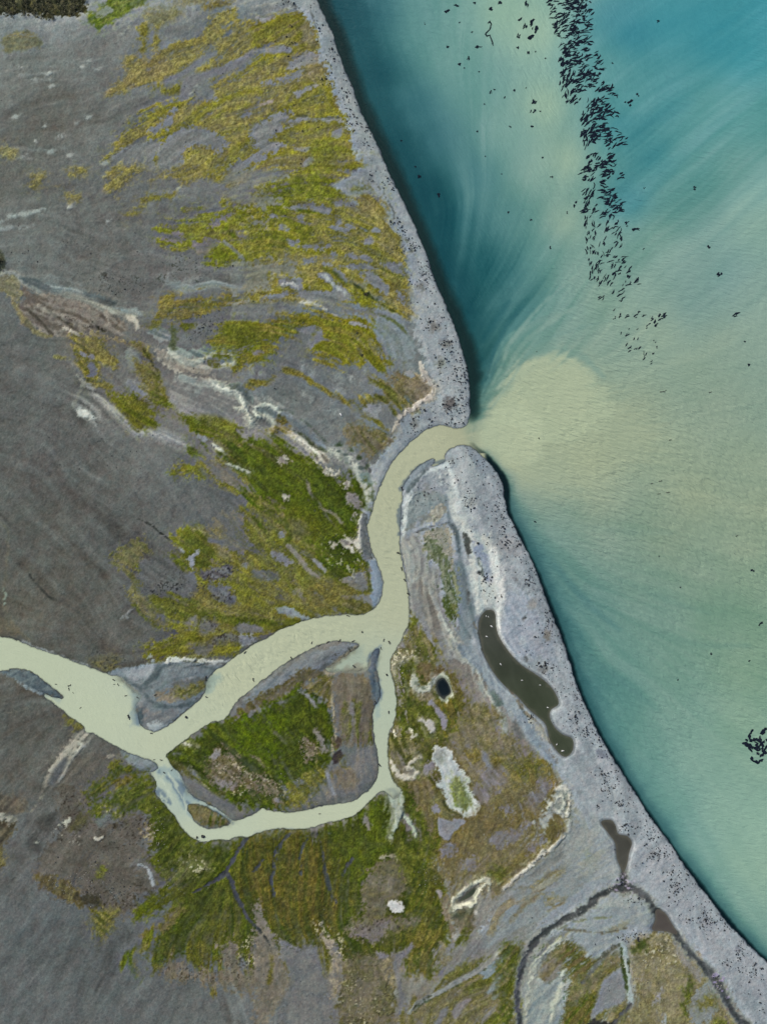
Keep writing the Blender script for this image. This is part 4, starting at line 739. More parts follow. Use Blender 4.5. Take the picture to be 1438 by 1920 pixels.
P(t(380,640, 480,590, 640,560, 600,680, 460,720), (80,86,32), feather=7, rough=5, thin=.05)
for q, wd, cc in (((400,930, 300,1030, 200,1100, 110,1210),[8,8,9,3],(88,94,36)),((190,1090, 220,1180, 240,1270, 250,1310),[8,10,8,4],(74,88,26)),((300,1030, 250,1120, 250,1220, 280,1280),[4,6,5,3],(104,102,60)),
 ((700,1050, 740,1160, 800,1250, 830,1290),[16,18,14,6],(90,92,34)),((830,1050, 850,1180, 840,1280),[10,9,5],(98,96,44)),((940,1080, 960,1180, 990,1270),[14,10,4],(86,92,32)),((1130,1000, 1130,1120, 1140,1220, 1190,1290),[9,7,5,3],(88,92,34)),((1180,1050, 1220,1130, 1230,1220),[10,7,4],(92,94,40)),
 ((560,1080, 520,1160, 430,1220),[14,12,6],(94,94,48)),((900,1320, 910,1400, 900,1438),[8,9,4],(100,96,46)),((1390,1080, 1370,1190, 1350,1260),[5,4,3],(96,96,50)),((1390,1080, 1450,1130, 1500,1200, 1530,1300, 1500,1380),[5,8,8,8,6],(100,98,40)),
 ((1160,780, 1170,900, 1160,1000),[10,12,8],(76,86,26))):
    S(t(*q), wd, cc, feather=3, streak=3)
P(t(600,1150, 800,1260, 980,1290, 1000,1060, 1100,1040, 1120,1200, 1260,1300, 1240,1000, 1380,1060, 1400,1230, 1330,1340, 1200,1400, 900,1360, 600,1340, 480,1240), (118,110,98), (104,100,86), feather=8, rough=6, streak=5, thin=.2)
specks(t(480,1200, 1000,1100, 1400,1060, 1400,1300, 700,1350), (66,60,50), .6); specks(t(1150,1000, 1400,1000, 1350,1200, 1200,1160), (196,186,150), .6, src=SPK2)
# dark dry channels in the fan
for q, wd in (((1180,150, 1130,210, 1080,300, 1040,370, 1000,430),[9,8,8,9,14]),((1000,430, 940,480, 880,510, 800,560, 720,600),[12,9,5,3,2]),((1020,430, 1060,500, 1090,600, 1130,690, 1180,790, 1240,860, 1310,930, 1360,1000, 1400,1060),[12,9,9,9,8,6,5,4,3]),
 ((1430,220, 1400,400, 1390,500, 1420,620),[3,4,5,2]),((1240,410, 1280,370, 1320,320),[4,7,4])):
    S(t(*q), [x*.68 for x in wd], (72,76,80), (66,70,70), feather=1.5, rough=1.2)
P(t(1230,760, 1280,730, 1330,800, 1380,950, 1350,950, 1280,840), (108,108,106), feather=5, thin=.1)
S(t(1200,800, 1260,890, 1330,960, 1380,1020, 1440,1110), [2,3,3,3,2], (54,64,24), feather=1.6)
t = F(480, 1440, 2.996)
for q, wd in (((200,360, 150,410, 125,480, 100,580, 90,640, 100,720),[5,6,6,5,6,3]),((320,360, 270,430, 250,500, 260,600),[5,5,5,5]),((345,370, 370,450, 385,540, 400,620, 425,710, 465,760),[5,6,9,14,9,2]),((540,510, 510,550, 490,600),[7,8,7]),((600,540, 600,620, 590,680),[4,6,3])):
    S(t(*q), [x*.58 for x in wd], (66,71,66), (74,78,70), feather=1.5, rough=1.5)
P(t(610,265, 635,265, 635,330, 610,310), (112,112,104), feather=3)
for (q, c1, c2) in (((0,780, 40,820, 90,920, 130,1000, 200,1180, 180,1250, 130,1330, 60,1438, 0,1438), (108,104,92),(118,112,102)),((130,980, 260,1000, 360,980, 380,1020, 400,1200, 450,1300, 480,1438, 140,1438, 180,1250, 210,1180), (106,108,116),(114,114,116)),((370,870, 390,930, 440,960, 490,1050, 500,1180, 440,1300, 420,1200, 420,1080, 360,950), (146,136,116),(110,108,106)),
 ((600,640, 660,560, 780,490, 860,600, 850,700, 760,730, 740,800, 800,830, 950,840, 900,890, 760,920, 660,980, 560,950, 520,880, 600,830, 590,720), (110,106,88),(98,96,70)),((500,1060, 640,1040, 780,1060, 780,1280, 780,1438, 480,1438, 460,1290), (112,106,86),(98,96,66)),((560,900, 700,850, 780,840, 700,930, 600,960), (118,110,108),(104,98,90))):
    P(t(*q), c1, c2, feather=6, rough=6, thin=.1, vk='m')
specks(t(560,860, 800,830, 760,900, 600,960), (56,52,50), .7); specks(t(500,1200, 640,1200, 660,1438, 540,1438), (176,170,134), .55, src=SPK2); specks(t(500,1080, 760,1080, 760,1400, 500,1400), (72,70,48), .6)
specks(t(350,860, 480,960, 480,1100, 400,1050), (196,186,156), .6, src=SPK2)
S(t(360,980, 390,1080, 400,1160), [5,9,4], (98,98,44), feather=3, streak=1)
S(t(90,1050, 80,1160, 70,1200), [3,5,3], (96,94,46), feather=3)
P(t(860,640, 900,620, 1040,640, 1060,700, 1070,820, 1080,940, 1000,1010, 860,1000, 820,960, 900,880, 980,840, 880,800, 860,740), (76,86,26), (90,92,36), feather=6, rough=5, thin=.02)
S(t(600,410, 680,420, 760,420, 780,480, 830,560, 860,620, 870,700), [3,3,3,3,3,3,3], (84,92,48), feather=2, op=.7)
S(t(700,500, 780,485, 790,520), [3,3,3], (152,146,120), feather=1.6)
t = F(700, 1620, 4.793)
P(t(350,720, 480,700, 560,760, 590,900, 520,1030, 440,960, 330,980, 280,940, 260,860), (80,88,30), (100,98,50), feather=5, rough=5, thin=.05)
P(t(300,610, 500,590, 560,560, 640,600, 560,700, 440,710, 360,700), (104,98,46), feather=8, op=.7)
P(t(580,700, 650,700, 680,840, 640,900, 600,860), (122,118,92), feather=4, thin=.1)
P(t(580,1000, 620,930, 660,920, 620,980), (122,120,130), feather=2)
S(t(340,720, 300,780, 230,820, 215,900, 220,1010, 240,1110, 270,1200, 260,1340), [9,9,14,12,9,7,14,16], (112,112,116), (120,118,116), feather=2.5, rough=2)
P(t(30,790, 80,770, 130,800, 110,850, 50,830), (122,118,122), feather=4)
P(t(90,860, 140,860, 190,1060, 150,1070, 100,980), (136,126,96), feather=4, thin=.1)
P(t(620,280, 680,260, 700,430, 720,560, 760,640, 700,680, 680,560, 620,420), (124,114,92), feather=4, thin=.08)
P(t(710,620, 750,610, 760,650, 720,670), (152,150,152), feather=2)
P(t(720,380, 900,400, 900,560, 840,640, 760,600, 720,500), (110,104,82), (94,92,70), feather=6, thin=.08)
P(t(800,620, 870,600, 820,680, 760,690), (84,90,36), feather=4, thin=.1)
P(t(780,860, 860,720, 980,620, 1100,500, 1200,460, 1300,560, 1180,680, 1050,760, 900,840), (126,128,132), (116,116,120), feather=8, streak=4)
P(t(650,1000, 800,890, 980,830, 1100,780, 1250,690, 1180,790, 1050,860, 900,940, 760,1020, 640,1040), (86,92,40), (104,104,60), feather=4, rough=3, streak=3, thin=.03)
P(t(300,1300, 420,1170, 600,1090, 760,1010, 940,930, 1060,870, 1190,730, 1260,690, 1300,780, 1320,900, 1290,1060, 1290,1438, 260,1438), (116,112,82), (104,102,66), feather=6, rough=5, streak=5, thin=.06)
for q, wd, cc in (((820,1120, 960,1060, 1080,990, 1200,900, 1290,820),[10,20,18,14,6],(94,98,48)),((1100,1130, 1200,1060, 1280,1030),[14,22,14],(84,92,38)),((960,1438, 1080,1380, 1180,1320, 1290,1240),[16,22,22,14],(90,96,36)),((1000,960, 1120,850, 1220,790),[22,28,16],(124,136,142)),((1040,1140, 1160,1010, 1280,900),[10,18,16],(128,136,140)),((730,1340, 780,1260, 840,1210),[12,14,8],(124,120,116)),((1180,1438, 1220,1380, 1250,1360),[12,12,6],(120,122,126)),((1090,1200, 1130,1160),[8,8],(124,132,138)),((960,1438, 1010,1360, 1100,1250),[6,10,6],(120,120,118)),((560,1438, 620,1330, 660,1280),[12,12,6],(116,116,116))):
    S(t(*q), wd, cc, feather=3, streak=3)
S(t(320,1320, 400,1240, 520,1170, 640,1110, 740,1050, 860,990, 960,930, 1040,860, 1120,790, 1200,720, 1260,690), [7,9,10,10,11,11,11,10,10,8,4], (120,122,118), (136,138,136), feather=1.5, rough=1.2)
S(t(370,1320, 440,1240, 560,1180, 680,1120, 780,1070, 900,1010, 1010,930), [1,2,2,2,2,2,1.5], (72,80,54), feather=1.3, rough=1, op=.7, dh=-.1)
S(t(330,1325, 420,1225, 540,1160), [1.5,2.5,2], (78,82,64), feather=1.3)
S(t(1100,800, 1150,760, 1190,730), [3,5,2], (162,166,170), feather=1.8)
t = F(200, 1540, 4.494)
# dark dry channels in the fan
for q, wd in (((1180,150, 1130,210, 1080,300, 1040,370, 1000,430),[9,8,8,9,14]),((1000,430, 940,480, 880,510, 800,560, 720,600),[12,9,5,3,2]),((1020,430, 1060,500, 1090,600, 1130,690, 1180,790, 1240,860, 1310,930, 1360,1000, 1400,1060),[12,9,9,9,8,6,5,4,3]),
 ((1430,220, 1400,400, 1390,500, 1420,620),[3,4,5,2]),((1240,410, 1280,370, 1320,320),[4,7,4])):
    S(t(*q), [x*.68 for x in wd], (72,76,80), (66,70,70), feather=1.5, rough=1.2)
# --- plants, pans and lobes east of the river
t = F(720, 1160, 4.494)
P(t(210,20, 260,20, 330,100, 440,200, 480,320, 470,420, 600,470, 660,560, 720,700, 900,740, 960,820, 1000,940, 1120,1040, 1300,1180, 1420,1290, 1500,1438, 1300,1600, 900,1600, 500,1700, 200,1700, 60,1500, 30,1100, 40,1000, 110,760, 100,600, 40,420, 50,320, 130,250), (108,106,64), (122,114,84), feather=4, rough=5, streak=2, thin=.05, vk='l')
P(I_(800,1520, 860,1545, 900,1500, 960,1480, 1030,1460, 1062,1500, 1068,1545, 1040,1585, 1000,1620, 960,1650, 925,1680, 880,1650, 850,1690, 835,1640, 800,1590), (118,110,74), (106,100,66), feather=5, rough=6, streak=2, thin=.05, vk='s')
P(I_(738,1225, 765,1215, 800,1240, 850,1290, 862,1330, 850,1370, 830,1400, 812,1440, 800,1500, 770,1520, 748,1480, 732,1430, 736,1370, 746,1320, 742,1270), (84,90,42), (100,98,58), feather=5, rough=6, thin=.12, vk='s')
P(t(230,10, 270,20, 240,90, 210,80), (90,98,40), feather=3)
P(t(250,110, 310,110, 330,210, 420,220, 440,280, 380,340, 260,330, 200,300, 240,210), (92,98,42), (112,108,70), feather=3, rough=4, thin=.12)
P(t(100,300, 220,290, 300,350, 240,400, 130,420, 150,600, 110,560, 60,480, 60,360), (120,120,92), (140,138,114), feather=4, rough=4, thin=.12)
specks(t(60,320, 140,340, 150,600, 90,560), (206,202,176), .95, src=SPK2, feather=6); specks(t(130,180, 250,240, 240,320, 100,320), (196,192,160), .7, src=SPK2)
P(t(280,400, 330,370, 460,400, 500,440, 470,500, 380,520, 300,480, 270,440), (116,100,68), (104,96,66), feather=4, rough=3)
P(t(140,420, 220,380, 260,400, 200,480, 190,580, 150,680, 300,700, 420,760, 470,830, 480,930, 440,980, 300,1000, 200,1010, 90,1000, 120,800, 130,640), (72,82,28), (88,94,40), feather=4, rough=5, thin=.03, vk='m')
P(t(430,700, 620,620, 670,660, 640,800, 560,900, 520,960, 540,800, 480,730), (84,90,36), (104,98,46), feather=5, rough=5, thin=.05)
P(t(540,470, 600,490, 650,560, 680,660, 640,700, 590,620, 570,540), (106,98,56), (88,92,44), feather=5, rough=4, thin=.1)
P(t(300,620, 420,620, 440,690, 360,700, 310,680), (126,118,92), feather=5, thin=.15)
P(t(30,1000, 100,990, 260,1010, 300,1080, 240,1140, 150,1150, 260,1200, 180,1240, 100,1180, 70,1240, 150,1350, 200,1380, 160,1440, 90,1380, 50,1240), (80,84,38), (104,102,62), feather=4, rough=4, thin=.05)
P(t(60,1130, 150,1150, 230,1270, 210,1310, 130,1290, 80,1210), (122,116,102), (100,98,70), feather=4, thin=.1)
S(t(60,1200, 110,1300, 180,1340, 240,1340), [3,7,9,7], (168,166,152), feather=2, rough=2)
S(t(240,1340, 270,1300, 240,1260, 200,1240, 240,1190, 300,1160), [9,8,5,7,4,9], (166,164,150), feather=2, rough=2)
P(t(220,1270, 260,1270, 250,1310, 220,1310), (132,130,120), feather=2)
P(t(240,1080, 290,1070, 240,1140, 190,1140, 180,1100), (118,114,84), feather=4)
P(t(320,1100, 400,1100, 420,1160, 370,1200, 320,1170), (84,88,40), feather=4, thin=.04)
P(t(340,1230, 400,1190, 440,1220, 400,1260, 380,1330, 350,1310), (130,126,130), feather=2.5)
P(t(200,1380, 320,1340, 380,1340, 440,1380, 460,1440, 300,1500), (118,104,78), (108,96,70), feather=5)
P(t(380,1340, 460,1300, 470,1360, 440,1400, 460,1440), (86,88,42), feather=4, thin=.05)
for q in ((90,910, 120,895, 130,930, 90,960),(95,960, 130,970, 110,990),(180,940, 220,930, 225,960, 190,960)):
    P(t(*q), (206,202,176), (110,108,76), feather=2, rough=4, thin=.25)
P(t(230,1000, 280,960, 290,990, 260,1000), (160,160,146), feather=2)
S(t(310,850, 350,870, 380,880, 400,930, 400,950), [5,6,10,8,4], (160,158,158), feather=1.8, rough=1.5)
S(t(390,700, 420,720, 450,780, 490,820, 505,880, 495,920), [9,6,9,8,9,5], (128,126,136), feather=2, rough=1.5)
# pale rimmed dark pool with its tail
S(t(240,470, 270,500, 240,545, 290,590, 380,570, 430,510, 470,520), [4,7,9,8,8,8,6], (176,178,168), (152,156,148), feather=1.5, rough=2)
P(t(270,530, 330,570, 390,560, 340,590, 290,570), (122,128,112), feather=2)
P(t(430,590, 450,500, 490,460, 515,470, 550,560, 585,640, 570,670, 545,660, 520,700, 480,680), (170,176,158), (150,156,140), feather=1.8, rough=2)
# big pan
P(t(415,1140, 440,1090, 500,1090, 560,1120, 590,1190, 640,1260, 700,1340, 720,1438, 800,1540, 790,1620, 720,1680, 600,1620, 530,1560, 520,1480, 440,1400, 460,1370, 490,1350, 470,1270, 450,1230, 420,1190), (168,176,180), (182,188,192), feather=1.6, rough=3)
P(t(420,1110, 500,1100, 520,1160, 470,1220, 430,1170), (146,152,150), feather=4, thin=.1)
P(t(590,1400, 620,1370, 660,1430, 720,1540, 690,1600, 640,1590, 600,1530), (112,124,64), feather=1.8, rough=3)
P(t(580,1380, 630,1350, 660,1400, 640,1440, 600,1430), (128,138,84), feather=3, thin=.3)
t = F(700, 1380, 3.784)
P(t(460,580, 560,600, 570,580, 650,600, 600,650, 560,690, 530,735, 470,690), (128,128,134), feather=1.6, rough=2)
P(t(415,490, 450,490, 470,540, 430,530), (122,120,128), feather=2)
S(t(490,440, 530,520, 600,550, 660,590), [4,5,5,3], (70,76,48), feather=2, thin=.1)
P(t(500,520, 600,560, 660,590, 560,590, 490,570), (98,98,70), feather=3, thin=.15)
P(t(190,370, 280,380, 320,450, 340,560, 380,600, 450,660, 480,800, 440,860, 330,880, 260,960, 200,880, 150,800, 130,720, 180,600, 210,620, 260,680, 300,720, 290,660, 240,560, 210,500), (72,84,24), (88,94,36), feather=4, rough=4, vk='m')
P(t(230,320, 380,330, 400,440, 380,520, 440,620, 430,690, 390,640, 360,540, 300,480, 260,380), (116,104,76), (100,92,60), feather=5, rough=4, thin=.1)
P(t(790,200, 900,190, 960,280, 940,340, 860,400, 760,480, 720,440, 740,300), (128,124,130), (116,112,108), feather=8, rough=6, thin=.12)
P(t(760,120, 800,110, 820,150, 860,220, 800,230), (122,124,134), feather=4)
P(t(540,20, 600,60, 690,80, 640,60), (124,122,126), feather=3)
P(t(1030,170, 1180,180, 1160,270, 1080,320, 980,300), (104,104,48), (116,106,60), feather=6, rough=6, thin=.15)
P(t(660,100, 740,120, 720,180, 660,140), (116,102,46), feather=5, op=.8, thin=.1); P(t(830,150, 900,160, 860,220), (106,96,42), feather=5, op=.8)
P(t(1250,280, 1310,300, 1300,370, 1260,370), (124,106,64), feather=4, thin=.1)
P(t(1180,310, 1250,320, 1240,400, 1180,470, 1140,540, 1080,480, 1100,420, 1160,380), (124,122,128), (112,108,106), feather=6, rough=5, thin=.08)
P(t(560,620, 700,560, 820,520, 960,520, 1100,500, 1160,560, 1060,620, 960,640, 880,660, 760,760, 640,860, 560,900, 500,900, 480,800, 560,700), (120,104,66), (104,94,62), feather=8, rough=6, thin=.08)
P(t(1200,620, 1380,600, 1380,640, 1280,740, 1160,860, 1050,940, 960,960, 900,920, 1040,860, 1090,760, 1160,720), (116,106,70), (104,98,60), feather=6, rough=5, thin=.1)
for q in ((880,660, 1000,680, 1080,600, 1120,620, 1060,700, 960,760, 860,780, 820,740),(480,780, 560,760, 580,820, 500,860),(640,880, 720,860, 700,920, 620,940),(1160,720, 1220,720, 1180,780, 1080,820),(920,480, 980,500, 940,560)):
    P(t(*q), (122,120,126), (112,108,106), feather=5, rough=5, thin=.12)
P(t(810,950, 870,930, 920,960, 900,1000, 820,990), (86,92,40), feather=6, thin=.06)
for q, wd in (((110,370, 140,440, 165,500, 180,560, 160,620, 140,670, 128,715),[13,13,11,9,6,4,3]),((180,380, 195,450, 190,520, 185,560),[5,8,8,7]),((195,540, 235,580, 265,620, 290,660, 298,700),[6,6,6,4,3])):
    S(t(*q), wd, (152,162,152), (140,150,142), feather=1.6, rough=1.6)
P(t(460,575, 490,590, 560,600, 570,580, 655,600, 600,650, 560,690, 530,738, 468,692), (130,130,136), feather=1.4, rough=1)
P(t(95,355, 130,375, 150,430, 110,400), (128,138,126), feather=2)
# cracked lobe and bright bank line
P(t(1230,480, 1290,370, 1370,360, 1390,450, 1360,560, 1280,560, 1200,660, 1160,620), (134,140,138), (152,156,154), feather=5, rough=5, streak=2, thin=.02)
S(t(1300,370, 1350,360, 1380,400, 1385,480, 1370,560, 1390,620, 1370,680, 1300,750, 1250,790, 1200,820, 1150,870, 1080,940, 1010,990, 960,1040, 920,1080), [3,3,3,3,4,5,5,4,7,7,6,6,4,3,2], (186,184,174), (164,162,154), feather=1.6, rough=2, streak=1)
S(t(1230,510, 1280,450, 1330,420, 1350,480, 1320,530), [4,4,3,3,3], (168,172,166), feather=2, thin=.1)
# small pond with a ragged pale rim, and its dark apron
P(t(545,1150, 570,1230, 640,1230, 720,1180, 700,1230, 600,1280, 540,1240), (76,80,62), feather=6, op=.8)
S(t(560,1190, 570,1150, 610,1120, 680,1060, 740,1025, 800,1015, 815,1060, 820,1110), [5,6,6,6,5,8,6,3], (174,176,156), (156,158,140), feather=1.5, rough=2)
S(t(570,1210, 610,1200, 640,1180, 690,1185, 730,1160, 720,1120, 750,1070, 790,1040), [6,4,4,5,5,4,4,5], (170,172,152), feather=1.5, rough=2)
P(t(115,1180, 150,1165, 210,1180, 220,1205, 190,1240, 130,1230), (192,192,196), feather=1.3, rough=2)
P(t(446,1095, 470,1085, 492,1110, 475,1140), (132,128,134), feather=1.6, rough=1)
P(t(710,1230, 730,1225, 735,1255, 715,1258), (162,160,158), feather=1.5, rough=1)
# washed silt south of the bank line
P(t(840,1300, 900,1150, 1000,1060, 1100,950, 1250,820, 1380,700, 1500,640, 1600,900, 1400,1150, 1200,1300, 1000,1438, 900,1500, 780,1500), (134,142,148), (126,130,130), feather=8, streak=5, vk='L')
for q, wd in (((1180,1040, 1260,980, 1330,950),[8,14,6]),((960,1300, 1060,1200, 1160,1120, 1220,1080),[6,14,16,6]),((820,1380, 900,1230, 960,1150),[10,20,12]),((1240,1220, 1320,1180, 1360,1150),[6,10,6]),((1000,1080, 1100,1060, 1200,1080),[4,6,4])):
    S(t(*q), wd, (122,118,94), (132,128,110), feather=4, streak=3, thin=.12)
# --- bottom right: creeks, tan knoll
t = F(958, 1440, 2.996)
P(t(660,990, 700,960, 800,925, 880,930, 930,950, 960,1040, 1050,1090, 1120,1160, 1150,1230, 1200,1330, 1300,1438, 1400,1700, 640,1700, 600,1438, 680,1330, 690,1180, 660,1100), (136,130,98), (120,116,80), feather=4, rough=5, thin=.04, vk='m')
specks(t(700,980, 900,960, 940,1080, 760,1110), (190,186,164), .75, src=SPK2); specks(t(740,960, 860,940, 900,1010, 800,1030), (70,66,50), .7)
for q, cc in (((660,1010, 740,960, 750,990, 690,1030),(84,92,44)),((960,1330, 1000,1160, 1010,1200, 990,1380),(92,100,46)),((1140,1438, 1150,1400, 1240,1438),(96,100,50)),((800,1300, 840,1220, 830,1290),(142,140,140)),((840,1438, 850,1370, 870,1438),(138,142,140)),((990,1340, 1060,1220, 1120,1170, 1150,1240, 1130,1400, 1040,1438),(128,134,134)),((1020,1330, 1120,1270, 1160,1300, 1080,1340),(104,104,58))):
    P(t(*q), cc, feather=4, rough=4, thin=.1)
P(t(900,960, 960,980, 970,1060, 1060,1120, 1060,1200, 980,1120, 940,1060), (134,132,126), feather=5, thin=.1)
P(t(180,1060, 240,980, 330,930, 420,990, 460,1060, 580,1030, 620,1060, 640,1260, 660,1330, 590,1438, 280,1438, 270,1300, 200,1200), (100,102,58), (118,112,78), feather=5, rough=5, thin=.04, vk='m')
P(t(260,990, 330,950, 400,1030, 440,1100, 380,1170, 300,1100), (94,98,46), (110,100,62), feather=6, thin=.05)
P(t(290,1380, 400,1280, 480,1270, 470,1350, 400,1438, 280,1438), (84,94,32), (104,100,52), feather=5, rough=5)
P(t(510,1180, 620,1120, 640,1200, 630,1300, 520,1350, 440,1400, 480,1280), (126,130,136), feather=3, rough=2)
P(t(180,1090, 250,1060, 290,1180, 280,1250, 250,1200, 140,1190), (130,128,122), (112,108,84), feather=6, thin=.08)
P(t(90,1180, 200,1200, 290,1130, 300,1250, 270,1438, 80,1438), (132,144,150), (146,156,158), feather=5, rough=4, streak=3)
S(t(330,940, 280,960, 200,1020, 130,1100, 110,1180, 100,1260, 80,1340, 80,1438), [4,7,8,8,10,5,4,4], (168,172,164), (140,146,146), feather=2.5, rough=2.5, streak=1.5)
S(t(290,1140, 270,1240, 240,1320, 220,1400), [3,5,4,3], (160,166,160), feather=3, streak=2)
specks(t(290,1160, 340,1180, 330,1300, 290,1290), (60,84,54), .8); specks(t(140,1000, 330,900, 330,930, 160,1060), (72,92,52), .6)
P(t(-60,1010, 40,980, 60,1050, 30,1200, 20,1438, -60,1438), (78,88,32), (100,100,58), feather=5, rough=4)
P(t(360,990, 470,1050, 560,1000, 640,900, 800,860, 800,780, 740,720, 600,720, 480,760, 340,900), (138,148,157), (146,155,160), feather=6, streak=3)
S(t(300,900, 400,910, 520,920, 640,890), [3,2,2,2], (104,100,76), feather=2, op=.8)
S(t(260,900, 340,860, 440,840, 560,830), [2,2,2,2], (116,122,88), feather=2, op=.7)
P(t(540,900, 600,860, 660,850, 640,880, 580,910), (136,136,116), feather=4, op=.7)
for q in ((130,640, 200,600, 280,560, 300,590, 220,640, 150,670),(410,470, 490,455, 480,520, 420,560, 380,580),(170,720, 230,690, 260,740, 200,790)):
    P(t(*q), (126,124,92), (138,140,128), feather=6, rough=4, streak=4, thin=.15)
S(t(620,990, 640,1060, 645,1140, 655,1240, 670,1310), [13,9,8,8,6], (140,152,156), feather=2, rough=2)
S(t(612,1000, 620,1080, 640,1180, 645,1250), [2,4,5,3], (72,84,48), feather=1.6, thin=.1); S(t(655,1060, 660,1140), [2,3], (72,80,50), feather=1.5)
S(t(600,990, 560,1020, 510,1060, 470,1110, 430,1160, 390,1200), [5,7,7,7,6,3], (104,106,96), (90,92,84), feather=2.5, rough=2)
S(t(670,1320, 640,1350, 600,1390, 560,1438), [5,6,7,8], (92,92,90), feather=2, rough=2); P(t(440,1420, 500,1405, 570,1425, 560,1450, 440,1450), (62,62,60), feather=3)
# creek beds
CRK = [((625,600, 630,640, 625,660),[13,12,14]),((625,665, 560,680, 490,715, 420,780, 330,830, 240,880, 150,950, 90,1040, 50,1150, 35,1270, 45,1438, 60,1600),[16,11,12,13,11,11,11,11,11,9,9,9]),
 ((625,665, 700,680, 760,720, 790,765, 810,800),[16,13,11,10,12]),((930,940, 950,970, 1000,1030, 1060,1090, 1120,1160, 1160,1220, 1210,1310, 1260,1390, 1310,1445, 1360,1520),[12,10,10,11,13,15,13,13,14,14])]
for q, wd in CRK: S(t(*q), [w_*1.7 for w_ in wd], (112,118,120), (126,132,130), feather=4, rough=3, op=.8)
for q, wd in CRK: S(t(*q), wd, (80,85,93), (96,98,104), feather=2, rough=2, dh=-.35)
for q, wd in CRK: S(t(*q), [x*.45 for x in wd], (68,72,80), (84,88,96), feather=2, rough=2.5, dh=-.1)
specks(t(590,620, 660,620, 660,700, 590,700), (170,160,190), .95, src=SPK2, feather=5); specks(t(1130,1180, 1180,1180, 1200,1260, 1150,1270), (150,136,176), 1.0, src=SPK2, feather=4); specks(t(1230,1340, 1300,1438, 1250,1438), (140,130,150), .8, src=SPK2, feather=4)
specks(t(480,700, 440,790, 300,860, 200,930, 170,920, 330,820, 430,750), (150,156,160), .5, src=SPK2, feather=4)
# beach tints
t = F(480, 480, 2.996)
P(t(900,30, 960,0, 1010,120, 1080,270, 1140,430, 1180,560, 1190,800, 1170,930, 1060,950, 1030,800, 960,600, 900,400, 880,200), (150,159,170), (160,168,177), feather=14, op=.7)
for (x, y, a, b, cc) in ((1090,830,30,34,(100,96,98)),(1035,610,16,34,(110,116,112)),(1000,400,22,30,(118,118,118)),(920,170,18,20,(120,124,122)),(1070,490,24,16,(124,126,126)),(890,940,16,26,(116,120,124)),(1205,1380,18,24,(112,116,120)),(960,1320,20,30,(120,126,130)),(1100,1150,22,18,(128,134,140))):
    P(t(*[c for k in range(7) for c in (x+a*math.cos(k*.9), y+b*math.sin(k*.9))]), cc, feather=6, rough=4, op=.7)
P(t(1100,1180, 1160,1090, 1230,1120, 1230,1300, 1170,1438, 1110,1300), (160,169,178), feather=10, op=.7)
P(t(1180,1068, 1260,1120, 1330,1200, 1280,1230, 1200,1120), (128,140,156), feather=6, op=.8)
S(t(1080,1180, 1110,1260, 1130,1340, 1140,1438), [6,9,9,10], (178,186,192), feather=4)
S(t(830,1400, 880,1290, 940,1230, 1010,1190, 1080,1180), [6,6,6,7,7], (164,174,184), feather=3)
P(t(830,1290, 880,1210, 960,1150, 1000,1142, 980,1170, 900,1250, 850,1330), (122,134,150), feather=3, op=.9)
S(t(850,1330, 900,1260, 960,1200), [5,7,5], (92,104,120), feather=3)
S(t(1010,1200, 1040,1250, 1040,1280), [2,3,2], (156,166,174), feather=2)
t = F(480, 0, 2.996)
for q in ((310,60, 330,130, 350,200),(680,1040, 730,1110, 770,1180, 775,1230),(830,1310, 860,1390, 890,1430),(590,840, 640,890, 650,920)):
    S(t(*q), [1.6]*(len(q)//2), (96,102,106), feather=1.2, op=.7)
t = F(958, 960, 2.996)
P(t(0,560, 120,520, 200,640, 260,800, 240,860, 120,800, 0,760), (146,156,174), (156,164,180), feather=10, op=.7)
for (x, y, a, b, cc) in ((205,690,20,26,(122,118,116)),(78,590,9,8,(104,106,112)),(80,820,14,14,(96,98,104)),(25,375,9,9,(122,122,130)),(510,1360,26,18,(110,118,140)),(180,880,26,14,(120,124,130)),(120,520,24,30,(150,150,154))):
    P(t(*[c for k in range(7) for c in (x+a*math.cos(k*.9), y+b*math.sin(k*.9))]), cc, feather=4, rough=3, op=.75)
t = F(958, 1440, 2.996)
for (x, y, a, b, cc) in ((385,135,14,11,(70,74,84)),(800,490,40,26,(124,130,142)),(920,660,30,24,(120,124,136)),(1100,870,40,30,(128,134,146)),(620,240,26,12,(124,134,150)),(860,570,12,10,(118,124,132)),(1270,1010,16,20,(108,116,132))):
    P(t(*[c for k in range(7) for c in (x+a*math.cos(k*.9), y+b*math.sin(k*.9))]), cc, feather=4, rough=2, op=.85)
P(t(250,20, 400,0, 560,60, 700,240, 560,280, 440,260, 330,130), (148,158,170), (156,164,174), feather=12, op=.7)
P(t(330,240, 500,300, 560,380, 580,520, 600,620, 480,640, 330,560, 300,400), (140,150,158), (148,156,160), feather=12, op=.7, streak=3)
P(t(680,420, 900,500, 1100,800, 1300,1020, 1438,1150, 1438,1300, 1200,1150, 1000,980, 880,780, 700,640), (152,160,174), (160,166,178), feather=16, op=.6)
t = F(740, 940, 4.494)
for (x, y, r) in ((712,595,13),(620,770,13),(1098,972,10)):
    P(t(*[c for k in range(7) for c in (x+r*math.cos(k*.9), y+r*math.sin(k*.9))]), (44,48,54), feather=2.2, rough=1)
S(t(700,480, 730,560, 740,620), [2,4,3], (92,102,100), feather=2, op=.8)
S(t(600,740, 620,800, 620,860), [3,6,3], (100,104,110), feather=3, op=.8)
specks(t(-60,0, 60,-20, 60,300, 10,320, 0,120), (52,60,76), .6, feather=4)
